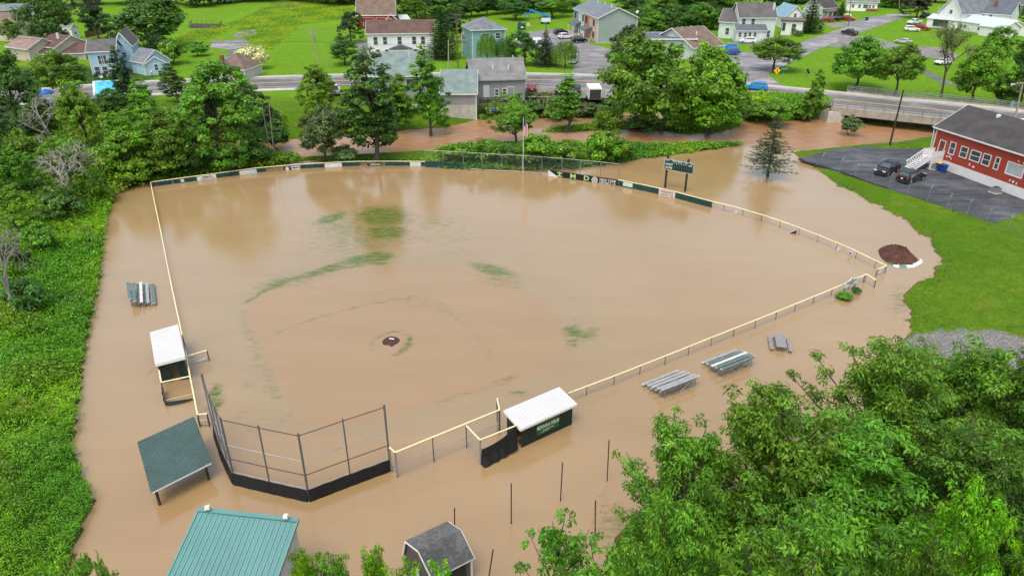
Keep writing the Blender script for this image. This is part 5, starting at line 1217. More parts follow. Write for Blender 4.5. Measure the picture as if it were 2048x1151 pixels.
for p in (E1, G1_):
    fence_post(il, p, H1, .05); fence_post(il, p + Vector((.06, -.2, 0)), H1 - .1, .035)
for z in (.55, .08): pipe(il, [Vector((E1.x, E1.y - .1, z)), Vector((G1_.x, G1_.y - .1, z))], .022, GALV if z > .3 else DARKPOST, 'gate_rail', 6)

# ------------------------------------------------------------------ backstop
BZ = 5.25
bt = [at(x, y, BZ) for x, y in ((403, 747), (417, 788), (428.5, 812), (440, 834), (516, 850), (596, 866), (685, 836), (768, 809))]
bb = [Vector((p.x, p.y, 0)) for p in bt]
bs = thing('backstop', 'tall angled wire backstop with grey posts and black skirt behind home plate', 'backstop', bb[5])
BSTEEL = M('backstop_steel', (.15, .155, .16), .55, .25, 3, metal=.3); RUST = M('rusty_pipe', (.10, .055, .045), .8, .4, 4)
for i, p in enumerate(bb): fence_post(bs, p, BZ, .075 if i in (3, 5, 7, 0) else .055, BSTEEL, -.5, 'post')
Yd = bb[5].y; rz = [rise(Yd, y) for y in (871, 922, 950)]; SK = .92
for k, z in enumerate(rz):
    for a, b in zip(bb[:-1], bb[1:]): MB().tube(a + Vector((0, 0, z)), b + Vector((0, 0, z)), .03, .03, 6).build_w('rail', RUST if k != 1 else GALV, bs)
mb = MB()
for a, b in zip(bb[:-1], bb[1:]): chain(mb, a, b, SK, rz[0], .12, .0022)
tag(mb.build_w('wire_mesh', BSTEEL, bs), kind='stuff')
for i, (a, b) in enumerate(zip(bb[:-1], bb[1:])):
    d = (b - a).normalized(); nn = Vector((d.y, -d.x, 0)); nn = -nn if nn.dot(a.lerp(b, .5) - Vector((at(700, 800).x, at(700, 800).y, 0))) < 0 else nn
    mb = MB(); K = 8; v = []
    for k in range(K + 1):
        p = a.lerp(b, k / K); v += [p + nn * .08 + Vector((0, 0, SK - .02 * math.sin(k * 1.7))), p + nn * (.14 + .025 * math.sin(k * 1.3 + i)) + Vector((0, 0, .45)), p + nn * (.20 + .015 * math.sin(k * 2.2)) + Vector((0, 0, -.08)), p + nn * .06 + Vector((0, 0, -.08)), p + nn * .06 + Vector((0, 0, SK - .03))]
    mb.add(v, [(5 * k + j, 5 * k + (j + 1) % 5, 5 * k + 5 + (j + 1) % 5, 5 * k + 5 + j) for k in range(K) for j in range(5)] + [(0, 1, 2, 3, 4), tuple(5 * K + j for j in (4, 3, 2, 1, 0))])
    mb.build_w('skirt', BLACKFAB, bs)
    MB().tube(a + Vector((0, 0, SK + .02)), b + Vector((0, 0, SK + .02)), .025, .025, 6).build_w('skirt_rail', GALV, bs)

# ------------------------------------------------------------------ fence and pen from backstop to right dugout
H2 = rise(onw(794, 953).y, 904)
P0, P1, P2, P3 = at(790, 904, H2), at(865, 874.5, H2), at(932, 847.5, H2), at(999, 819, H2)
yr = thing('yard_fence', 'yellow railed fence with steel mid rail between the backstop and the right dugout', 'fence', (P0.x, P0.y, 0))
pipe(yr, [P0, P3], .06, YELLOWCAP, 'top_rail'); Q0 = at(779, 894, H2); pipe(yr, [Q0, P0], .055, YELLOWCAP, 'top_rail'); Q3 = at(994, 796, H2); pipe(yr, [P3, Q3], .055, YELLOWCAP, 'top_rail')
fence_post(yr, P0, H2, .075, GALV); fence_post(yr, Q0, H2, .06, GALV); fence_post(yr, P1, H2, .04); fence_post(yr, P2, H2, .04); fence_post(yr, P3, H2, .06); fence_post(yr, P3 + Vector((-.12, .02, 0)), H2, .035, GALV); fence_post(yr, Q3, H2, .05)
pipe(yr, [Vector((P0.x, P0.y, H2 * .42)), Vector((P3.x, P3.y, H2 * .42))], .022, GALV, 'mid_rail', 6)
pipe(yr, [Vector((Q0.x, Q0.y, H2 * .42)), Vector((P0.x, P0.y, H2 * .42))], .022, GALV, 'mid_rail', 6)
mb = MB(); chain(mb, P0, P3, -.1, H2); tag(mb.build_w('wire_mesh', GALV, yr), kind='stuff')
pn = thing('yard_fence', 'pen with sagging black fabric at the open end of the right dugout', 'fence', (P2.x, P2.y - .4, 0))
X0, X1, X2 = P2 + Vector((.03, -.1, -.05)), at(960, 879, H2), at(1032.5, 850, H2)
pipe(pn, [X0, X1], .055, YELLOWCAP, 'top_rail'); pipe(pn, [X1, X2], .055, YELLOWCAP, 'top_rail')
pipe(pn, [Vector((X0.x, X0.y, H2 * .42)), Vector((X1.x, X1.y, H2 * .42))], .022, GALV, 'mid_rail', 6)
fence_post(pn, X1, H2, .06, GALV); fence_post(pn, X2, H2, .045, GALV)
mb = MB(); chain(mb, X0, X1, -.1, H2); tag(mb.build_w('wire_mesh', GALV, pn), kind='stuff')
d = (X2 - X1).normalized(); nn = Vector((d.y, -d.x, 0)); mb = MB(); K = 14; v = []
for k in range(K + 1):
    t = k / K; p = X1.lerp(X2, t); p.z = 0; zt = H2 * (.62 + .36 * t ** 1.3) - .14 * math.sin(math.pi * t) ; w = .12 + .1 * abs(math.sin(k * .9))
    p2 = p + d * (.08 * (1 - t)); v += [p2 + nn * .06 + Vector((0, 0, zt)), p2 + nn * w + Vector((0, 0, zt * .5)), p + nn * (w + .12 + .25 * (1 - t)) + Vector((0, 0, .0 + .25 * t)), p + nn * .04 + Vector((0, 0, .02 + .25 * t)), p2 + nn * .03 + Vector((0, 0, zt - .03))]
mb.add(v, [(5 * k + j, 5 * k + (j + 1) % 5, 5 * k + 5 + (j + 1) % 5, 5 * k + 5 + j) for k in range(K) for j in range(5)] + [(0, 1, 2, 3, 4), tuple(5 * K + j for j in (4, 3, 2, 1, 0))])
mb.build_w('fabric', BLACKFAB, pn)

# ------------------------------------------------------------------ pavilion, metal building, gambrel shed
PVG = shingle('green_shingle', (.066, .112, .104), .25); PVD = M('dark_shingle_tab', (.044, .080, .074), .95, .3, 4)
e0, e1 = at(302.5, 984, 1.38), at(422.5, 924, 1.38); r0, r1 = at(275, 882.7, 2.45), at(387.5, 832, 2.45)
pv = thing('pavilion', 'small open pavilion with green shingle roof on dark posts', 'pavilion', (e0.x, e0.y, 0))
q = Quad(e0, e1, r1, r0); MB().slab([q(0, 0), q(1, 0), q(1, 1), q(0, 1)], .10).build_w('roof', PVD, pv)
nn = (q(1, 0) - q(0, 0)).cross(q(0, 1) - q(0, 0)).normalized(); mbs = (MB(), MB()); rr = random.Random(4)
NR, NC = 24, 20
for j in range(NR):
    for i in range(-1, NC):
        u0 = max(0.0, (i + .5 * (j % 2)) / NC); u1 = min((i + .5 * (j % 2) + .66) / NC, 1.0)
        if u1 - u0 < .004: continue
        hh = .022 + rr.uniform(0, .006); mbs[0].slab([q(u0, j / NR) + nn * hh, q(u1, j / NR) + nn * hh, q(u1, (j + .96) / NR) + nn * .010, q(u0, (j + .96) / NR) + nn * .010], .012)
tag(mbs[0].build_w('shingles', PVG, pv), kind='stuff')
for a, b, mt in ((q(0, 0), q(1, 0), WHITE), (q(0, 0), q(0, 1), DARKPOST), (q(1, 0), q(1, 1), DARKPOST), (q(0, 1), q(1, 1), DARKPOST)): MB().beam(a + Vector((0, 0, -.07)), b + Vector((0, 0, -.07)), .05, .10).build_w('fascia', mt, pv)
for u, v in ((.07, .06), (.9, .06), (.07, .94), (.9, .94)):
    p = q(u, v); MB().box((p.x, p.y, (p.z - .7) / 2), (.12, .12, p.z + .5)).build_w('post', WOODDARK, pv)
for v in (.06, .94): MB().beam(q(.03, v) + Vector((0, 0, -.2)), q(.97, v) + Vector((0, 0, -.2)), .08, .16).build_w('beam', WOODDARK, pv)
for u in (.07, .9): MB().beam(q(u, .06) + Vector((0, 0, -.3)), q(u, .94) + Vector((0, 0, -.3)), .06, .12).build_w('beam', WOODDARK, pv)

TEAL = M('teal_metal_roof', (.094, .232, .222), .4, .08, .5, dirt=.06); SIDW = M('white_metal_siding', (.52, .52, .53), .5, .06, 1, dirt=.12)
h0, h1 = at(397.5, 1018, 4.4), at(596, 1040, 4.4)
dx = (h1 - h0).normalized(); back = Vector((-dx.y, dx.x, 0)); back = -back if back.y > 0 else back
l0, l1 = h0 + back * 6.2 + Vector((0, 0, -2.25)), h1 + back * 6.2 + Vector((0, 0, -2.25))
gb = thing('metal_building', 'low building with ribbed teal metal roof and white metal siding at the bottom edge', 'building', (h0.x, h0.y, 0))
q = Quad(l0, l1, h1, h0); N = 19; nn = (q(1, 0) - q(0, 0)).cross(q(0, 1) - q(0, 0)).normalized()
for i in range(N):
    a, b = i / N, (i + 1) / N - .0008
    mb = MB().slab([q(a, 0), q(b, 0), q(b, 1), q(a, 1)], .04); mb.beam(q(a + .0025, .003) + nn * .03, q(a + .0025, .997) + nn * .02, .03, .04); mb.beam(q((a + b) / 2, .003) + nn * .008, q((a + b) / 2, .997) + nn * .008, .05, .016)
    mb.build_w('roof_panel', TEAL, gb)
MB().beam(q(0, 1) + Vector((0, 0, .03)), q(1, 1) + Vector((0, 0, .03)), .28, .05).build_w('ridge_cap', TEAL, gb)
for u in (0, 1): MB().beam(q(u, 0) + Vector((0, 0, -.02)), q(u, 1) + Vector((0, 0, -.02)), .09, .16).build_w('rake_trim', TEAL, gb)
b0, b1, b2, b3 = q(.02, .03), q(.985, .03), q(.985, .97), q(.02, .97)
for (a, b) in ((b1, b2), (b3, b0), (b2, b3), (b0, b1)):
    K = 16
    for i in range(K):
        s, t = a.lerp(b, i / K), a.lerp(b, (i + 1) / K - .003); wall_strip(gb, s, t, -.5, s.z - .08, t.z - .08, .05 + .015 * (i % 2), SIDW, 'siding_panel')
for u, s in ((.10, 1), (.895, -1)):
    p = q(u, .99) + Vector((0, 0, .05)); mb = MB().box(p + Vector((0, 0, .10)), (.05, .05, .2)); mb.box(p + Vector((0, 0, .05)), (.18, .14, .05)); fl_ = mb.build_w('floodlight_bracket', GALV, gb)
    mb = MB().box(p + Vector((.02 * s, -.02, .25)), (.26, .16, .20), .2 * s, -.35); mb.box(p + Vector((.02 * s, .08, .27)), (.17, .1, .12), .2 * s, -.35); fl2 = mb.build_w('floodlight', M('lamp_housing', (.62, .60, .55), .5, .1, 3), gb)
    MB().tube(p + Vector((.02 * s, -.10, .22)), p + Vector((.02 * s, -.12, .21)), .07, .07, 12).build_w('lens', LAMPW, gb, fl2)

SHG = shingle('grey_shingle', (.115, .118, .122), .35); SHS = [SHG, shingle('dark_grey_tab', (.098, .101, .105), .3), shingle('pale_grey_tab', (.132, .135, .139), .3)]
zl, zm, zr = 1.65, 2.95, 3.25
m0, m1, t0, t1, s1 = at(837, 1100, zm), at(921, 1059, zm), at(811, 1080, zr), at(894.5, 1041, zr), at(948, 1114, zl); s0 = s1 - (m1 - m0)
ax = (m1 - m0).normalized(); pr = Vector((-ax.y, ax.x, 0)); Ln = (m1 - m0).length
f0, f1 = t0 + pr * .5 - Vector((0, 0, 1.5)), t1 + pr * .5 - Vector((0, 0, 1.5))
sh = thing('garden_shed', 'gambrel roofed shed with grey shingles standing in the flood at the bottom', 'shed', (s0.x, s0.y, 0))
for q, nrw in ((Quad(m0, m1, t1, t0), 7), (Quad(s0, s1, m1, m0), 9), (Quad(f0, f1, t1, t0), 0)):
    MB().slab(q.p, .05).build_w('roof', SHG, sh)
    nn = (q(1, 0) - q(0, 0)).cross(q(0, 1) - q(0, 0)).normalized()
    for j in range(nrw):
        for i in range(13):
            off = .5 * (j % 2); u0 = max(0, (i - off) / 12.5); u1 = min(1, (i + .955 - off) / 12.5)
            if u1 - u0 < .01: continue
            hh = .016 + rr.uniform(0, .008)
            MB().slab([q(u0, j / nrw) + nn * hh, q(u1, j / nrw) + nn * hh, q(u1, (j + .97) / nrw) + nn * .006, q(u0, (j + .97) / nrw) + nn * .006], .012).build_w('shingle', rr.choice(SHS), sh)
SHW = siding('shed_wall', (.10, .105, .11), .16)
dn = Vector((0, 0, -.08)); g_ = lambda p: Vector((p.x, p.y, -.5))
MB().prism([p + ax * .1 for p in (g_(s0) + pr * .1, s0 + pr * .1 + dn, m0 + dn, t0 + dn, f0 - pr * .06, g_(f0) - pr * .06)], ax * (Ln - .2)).build_w('wall', SHW, sh)
for e0_, e1_ in ((0, 0), (1, 1)):
    k = ax * (-.03 if e0_ == 0 else .03)
    for a_, b_ in (((s0, s1), (m0, m1)), ((m0, m1), (t0, t1)), ((t0, t1), (f0, f1))): MB().beam(a_[e0_] + k + dn, b_[e0_] + k + dn, .04, .10).build_w('rake_trim', WHITE, sh)
MB().beam(s0 + dn, s1 + dn, .04, .09).build_w('eave_trim', WHITE, sh)
for p in (s0 + ax * .14 + pr * .07, s1 - ax * .14 + pr * .07): MB().box((p.x, p.y, .5), (.1, .1, 2.0), math.atan2(ax.y, ax.x)).build_w('corner_trim', WHITE, sh)
p = s0.lerp(s1, .5) + pr * .085; MB().box((p.x, p.y, .5), (Ln * .62, .05, 1.7), math.atan2(ax.y, ax.x)).build_w('door', M('dark_door', (.02, .022, .025), .6, .2, 2), sh)
p = m0.lerp(t0, .4) + ax * .08; MB().box((p.x, p.y, 1.25), (.05, .5, .55), math.atan2(ax.y, ax.x)).build_w('window', WHITE, sh)

# ------------------------------------------------------------------ slim posts standing in the water
for bx, by, ty, tx, lb in ((1214, 961, 881, 1218, 'thin dark post farthest right, beside the foreground trees'), (1121, 1001, 925, 1125, 'thin dark post between the dugout and the sparse young tree'), (1189.5, 1080, 1001, 1191, 'thin dark post standing in the greenish shallows'), (1022.5, 1046, 967, 1022.5, 'thin reddish dark post in the middle of the open water'), (909.5, 1062, 1016, 909, 'short thin post behind the gambrel shed'), (977, 1160, 1099, 986, 'leaning thin post right of the gambrel shed')):
    p = onw(bx, by); zt = rise(p.y, ty); t = at(tx, ty, zt); o = thing('steel_post', lb, 'post', p, 0, 'thin posts standing in the water')
    MB().tube((t.x - p.x) * -.3 * Vector((1, 0, 0)) + Vector((0, 0, -.6)), (t.x - p.x, t.y - p.y, zt), .035, .035, 8).build('pole', M('dark_steel', (.035, .022, .02), .7, .3, 4), o)
    MB().tube((t.x - p.x, t.y - p.y, zt), (t.x - p.x, t.y - p.y, zt + .03), .042, .042, 8).build('cap', BLACKPL, o)

# ------------------------------------------------------------------ bleachers and picnic table
ALU = M('weathered_aluminium', (.30, .31, .305), .55, .18, 2, metal=.1, dirt=.25); GPLANK = M('green_grey_plank', (.10, .16, .155), .7, .25, 2, dirt=.15); PALEPL = M('pale_plank', (.50, .50, .49), .6, .12, 2, dirt=.15)
def bleacher(label, planks, feet, legs):
    p = at(*planks[0][0], planks[0][2]); r = thing('bleacher', label, 'bleacher', (p.x, p.y, 0), 0, 'bleachers standing in the flood')
    P_ = []
    for a, b, z, m in planks:
        A, B_ = at(*a, z), at(*b, z); P_.append((A, B_)); MB().beam(A, B_, .25, .045).build_w('seat_plank', m, r)
        for e in (A, B_): MB().box(e, (.04, .26, .06), math.atan2((B_ - A).y, (B_ - A).x)).build_w('end_cap', PALEPL, r)
    for i, z, m in feet:
        A, B_ = P_[i]; C0, D_ = P_[i + 1]
        A2, B2 = A.lerp(C0, .5), B_.lerp(D_, .5); A2.z = B2.z = z; MB().beam(A2, B2, .20, .04).build_w('foot_plank', m, r)
    lo, hi = P_[0], P_[-1]
    for t in (.08, .5, .92):
        a = lo[0].lerp(lo[1], t); b = hi[0].lerp(hi[1], t)
        MB().beam(a + Vector((0, 0, -.05)), b + Vector((0, 0, -.05)), .05, .06).build_w('stringer', GALV, r)
        for k, (A, B_) in enumerate(P_):
            p = A.lerp(B_, t); MB().tube((p.x, p.y, -.5), (p.x, p.y, p.z - .03), .025, .025, 6).build_w('leg', GALV, r)
        MB().tube((a.x, a.y, -.2), (b.x, b.y, b.z - .1), .018, .018, 5).build_w('brace', GALV, r)
    A, B_ = hi
    for s, t in ((.08, .5), (.92, .5)):
        p, q_ = A.lerp(B_, s), A.lerp(B_, t); MB().tube((p.x, p.y, .05), (q_.x, q_.y, q_.z - .08), .018, .018, 5).build_w('brace', GALV, r); MB().tube((p.x, p.y, p.z - .08), (q_.x, q_.y, .05), .018, .018, 5).build_w('brace', GALV, r)
    p, q_ = A.lerp(B_, .08), A.lerp(B_, .92); MB().tube((p.x, p.y, .1), (q_.x, q_.y, .1), .018, .018, 5).build_w('brace', GALV, r)
def z7(x, y): return (1270 + x / 6.206, 680 + y / 6.206)
bleacher('bleacher with pale grey planks, nearer to the right dugout', [(z7(95, 548), z7(535, 374), .28, ALU), (z7(165, 560), z7(610, 387), .44, ALU), (z7(222, 578), z7(668, 405), .60, ALU), (z7(285, 598), z7(740, 425), .76, ALU), (z7(335, 612), z7(795, 438), .92, ALU)], [(1, .28, ALU), (2, .44, ALU), (3, .60, ALU)], 0)
bleacher('bleacher with green and white planks, nearer to the picnic table', [(z7(838, 278), z7(1255, 122), .28, ALU), (z7(900, 292), z7(1330, 137), .44, GPLANK), (z7(952, 320), z7(1385, 150), .60, PALEPL), (z7(1010, 340), z7(1445, 172), .76, GPLANK), (z7(1072, 362), z7(1490, 197), .90, GPLANK)], [(1, .28, GPLANK), (2, .44, GPLANK), (3, .60, GPLANK)], 0)
bleacher('bleacher seen end on beside the left foul line fence', [((309, 606), (305, 566), .30, GPLANK), ((296, 604), (293, 566), .46, ALU), ((283, 604), (281, 564), .62, PALEPL), ((270, 602), (267, 564), .78, GPLANK), ((260, 598), (254.5, 563), .94, GPLANK)], [(0, .12, ALU), (1, .28, GPLANK), (2, .44, GPLANK), (3, .60, ALU)], 0)
pt = thing('picnic_table', 'weathered grey picnic table half under water', 'picnic table', onw(1562, 698))
A0_, A1_ = at(1558.5, 667, .5), at(1564, 694, .5); dd_ = (A1_ - A0_).normalized(); ss = Vector((-dd_.y, dd_.x, 0)); ss.z = 0; ss.normalize(); OLDW = M('weathered_wood', (.24, .238, .235), .9, .3, 4, bump=.3)
for k in range(5): MB().beam(A0_ + ss * ((k - 2) * .17), A1_ + ss * ((k - 2) * .17), .155, .045).build_w('top_plank', OLDW, pt)
for s in (-1, 1):
    for k in (0, 1): MB().beam(A0_ + ss * (s * (.68 + k * .16)) + Vector((0, 0, -.3)), A1_ + ss * (s * (.68 + k * .16)) + Vector((0, 0, -.3)), .145, .045).build_w('seat_plank', OLDW, pt)
for t in (.12, .88):
    p = A0_.lerp(A1_, t); MB().beam(p + ss * -.85 + Vector((0, 0, -.36)), p + ss * .85 + Vector((0, 0, -.36)), .05, .1).build_w('cross_beam', OLDW, pt)
    for s in (-1, 1): MB().beam(p + ss * (s * .25) + Vector((0, 0, -.03)), p + ss * (s * .75) + Vector((0, 0, -1.0)), .05, .1).build_w('leg', OLDW, pt)

# ------------------------------------------------------------------ scoreboard
p0, p1 = onw(1330, 375), onw(1370, 383); dr = (p1 - p0).normalized(); nr = Vector((dr.y, -dr.x, 0)); Lp = (p1 - p0).length
zb_, zt_ = rise(p0.y, 338), rise(p0.y, 316.5)
sb_ = thing('scoreboard', 'green baseball scoreboard on two black posts in the flood water', 'scoreboard', p0)
for p, hgt in ((p0, zt_ + .35), (p1, zt_ + .35)): MB().box(Vector((p.x, p.y, hgt / 2 - .3)) , (.22, .22, hgt + .6), math.atan2(dr.y, dr.x)).build_w('post', BLACKPL, sb_)
L0, L1 = -.10 * Lp, 1.40 * Lp; L0 = -.12 * Lp; L1 = 1.32 * Lp; SBG = M('scoreboard_green', (.012, .060, .050), .45, .15, 2)
o = p0 + dr * L0 + nr * .14; bw = L1 - L0; bh = zt_ - zb_
bd = MB().prism([o + Vector((0, 0, zb_)), o + dr * bw + Vector((0, 0, zb_)), o + dr * bw + Vector((0, 0, zt_)), o + Vector((0, 0, zt_))], nr * .12).build_w('board', SBG, sb_)
fo = o + nr * .12
def bq(u0, v0, u1, v1, mat, name, out=.012): return MB().prism([fo + dr * (bw * u) + Vector((0, 0, zb_ + bh * v)) for u, v in ((u0, v0), (u1, v0), (u1, v1), (u0, v1))], nr * out).build_w(name, mat, sb_, bd)
for a in ((0, .97, 1, 1), (0, 0, 1, .025), (0, .025, .012, .97), (.988, .025, 1, .97)): bq(*a, SIGNW, 'frame', .03)
for k in range(8):
    u = .30 + k * .082; bq(u, .10, u + .05, .34, INK, 'score_panel'); bq(u, .42, u + .05, .64, INK, 'score_panel')
for s, u, v in (('GUEST', .17, .52), ('HOME', .17, .22)): write_on(s, bh * .26, SIGNW, fo + dr * (bw * u) + nr * .012 + Vector((0, 0, zb_ + bh * v)), dr, (0, 0, 1), sb_, bd, .9)
for k in range(6): write_on(str(k + 1), bh * .18, SIGNW, fo + dr * (bw * (.325 + k * .082)) + nr * .012 + Vector((0, 0, zb_ + bh * .72)), dr, (0, 0, 1), sb_, bd, 1)
write_on('RUNS', bh * .17, SIGNW, fo + dr * (bw * .88) + nr * .012 + Vector((0, 0, zb_ + bh * .70)), dr, (0, 0, 1), sb_, bd, .8)
for u, w in ((.10, .1), (.34, .14), (.52, .16), (.73, .1), (.92, .09)): bq(u - w / 2, .86, u + w / 2, .92, SIGNW, 'lettering')

# ------------------------------------------------------------------ mounds
def dome(name, label, c, pts, h, mat, kind, seed, rough_=.12, res=26, cat=None):
    rs = np.random.RandomState(seed); poly = np.array([p[:2] for p in pts]); ctr = poly.mean(0); v = [(ctr[0] - c[0], ctr[1] - c[1], h)]; f = []; n = len(poly)
    dense = np.array(spline(list(poly) + [poly[0]], 5))[:-1]; n = len(dense)
    for k in range(1, 11):
        t = k / 10
        for p in dense:
            x = ctr + (p - ctr) * t; z = h * (1 - t ** 1.7) + rs.normal() * rough_ * h * (1 - t) + h * .12 * math.sin(x[0] * 3) * math.sin(x[1] * 2.7) * (1 - t)
            v.append((x[0] - c[0], x[1] - c[1], z if k < 10 else -.06))
    for i in range(n): f.append((0, 1 + i, 1 + (i + 1) % n))
    for k in range(9):
        for i in range(n): a = 1 + k * n + i; b_ = 1 + k * n + (i + 1) % n; f.append((a, a + n, b_ + n, b_))
    mb = MB().add(v, f); o = place(name, mb.mesh(name, mat, None, True), None, c); return tag(o, label, cat, kind=kind)
DIRT = M('red_brown_dirt', (.085, .034, .022), .9, .5, 1.6, bump=.8, fine=14); CLAY = M('wet_brown_clay', (.060, .022, .013), .55, .3, 1.5, bump=.2)
pts = [onw(x, y) for x, y in ((1755, 500), (1762, 494), (1775, 492), (1790, 494), (1805, 497), (1820, 506), (1832, 516), (1838, 521), (1832, 528), (1815, 530), (1795, 530), (1775, 526), (1760, 514))]
dome('dirt_pile', 'pile of red brown infield dirt rising from the water near the field corner', onw(1797, 514), pts, 1.05, DIRT, None, 3, cat='dirt pile')
TARP = M('white_tarp', (.68, .72, .70), .45, .15, 2, bump=.2); TARPG = M('green_tarp', (.05, .28, .16), .5, .3, 2)
c = onw(1805, 530); tp = thing('tarp', 'crumpled white and green tarp along the lower edge of the dirt pile', 'tarp', c)
edge = [onw(x, y) for x, y in ((1776, 527), (1786, 531), (1798, 533), (1812, 533.5), (1826, 532), (1836, 527), (1843, 522))]; rs = np.random.RandomState(2)
for k, (a, b) in enumerate(zip(edge[:-1], edge[1:])):
    mb = MB(); v = []
    for i in range(7):
        p = a.lerp(b, i / 6) - c; v += [p + Vector((0, .22 + rs.normal() * .03, .05 + abs(rs.normal()) * .07)), p + Vector((rs.normal() * .05, .05 + rs.normal() * .05, .08 + rs.normal() * .05)), p + Vector((rs.normal() * .03, -.12, .06 + abs(rs.normal()) * .05)), p + Vector((0, -.25 + rs.normal() * .05, -.02))]
    mb.add(v, [(4 * i + j, 4 * i + j + 1, 4 * i + 5 + j, 4 * i + 4 + j) for i in range(6) for j in range(3)]); mb.build('fold', TARPG if k in (0, 2) else TARP, tp)
pts = [onw(x, y) for x, y in ((763, 684), (765, 679), (772, 674), (781, 671.5), (791, 672), (799, 676), (801, 681), (796, 687), (788, 691), (783, 694), (778, 691), (770, 690.5), (765, 689))]
dome('pitchers_mound', 'small wet brown top of the pitching mound showing above the water', onw(782, 682), pts, .10, CLAY, 'structure', 4, .02)
pr0, pr1 = at(778.5, 676.5, .10), at(788.5, 677.5, .10); o = thing('pitching_rubber', 'white pitching rubber on the brown mound', 'plate', pr0.lerp(pr1, .5)); MB().beam(pr0, pr1, .14, .05).build_w('slab', WHITE, o)

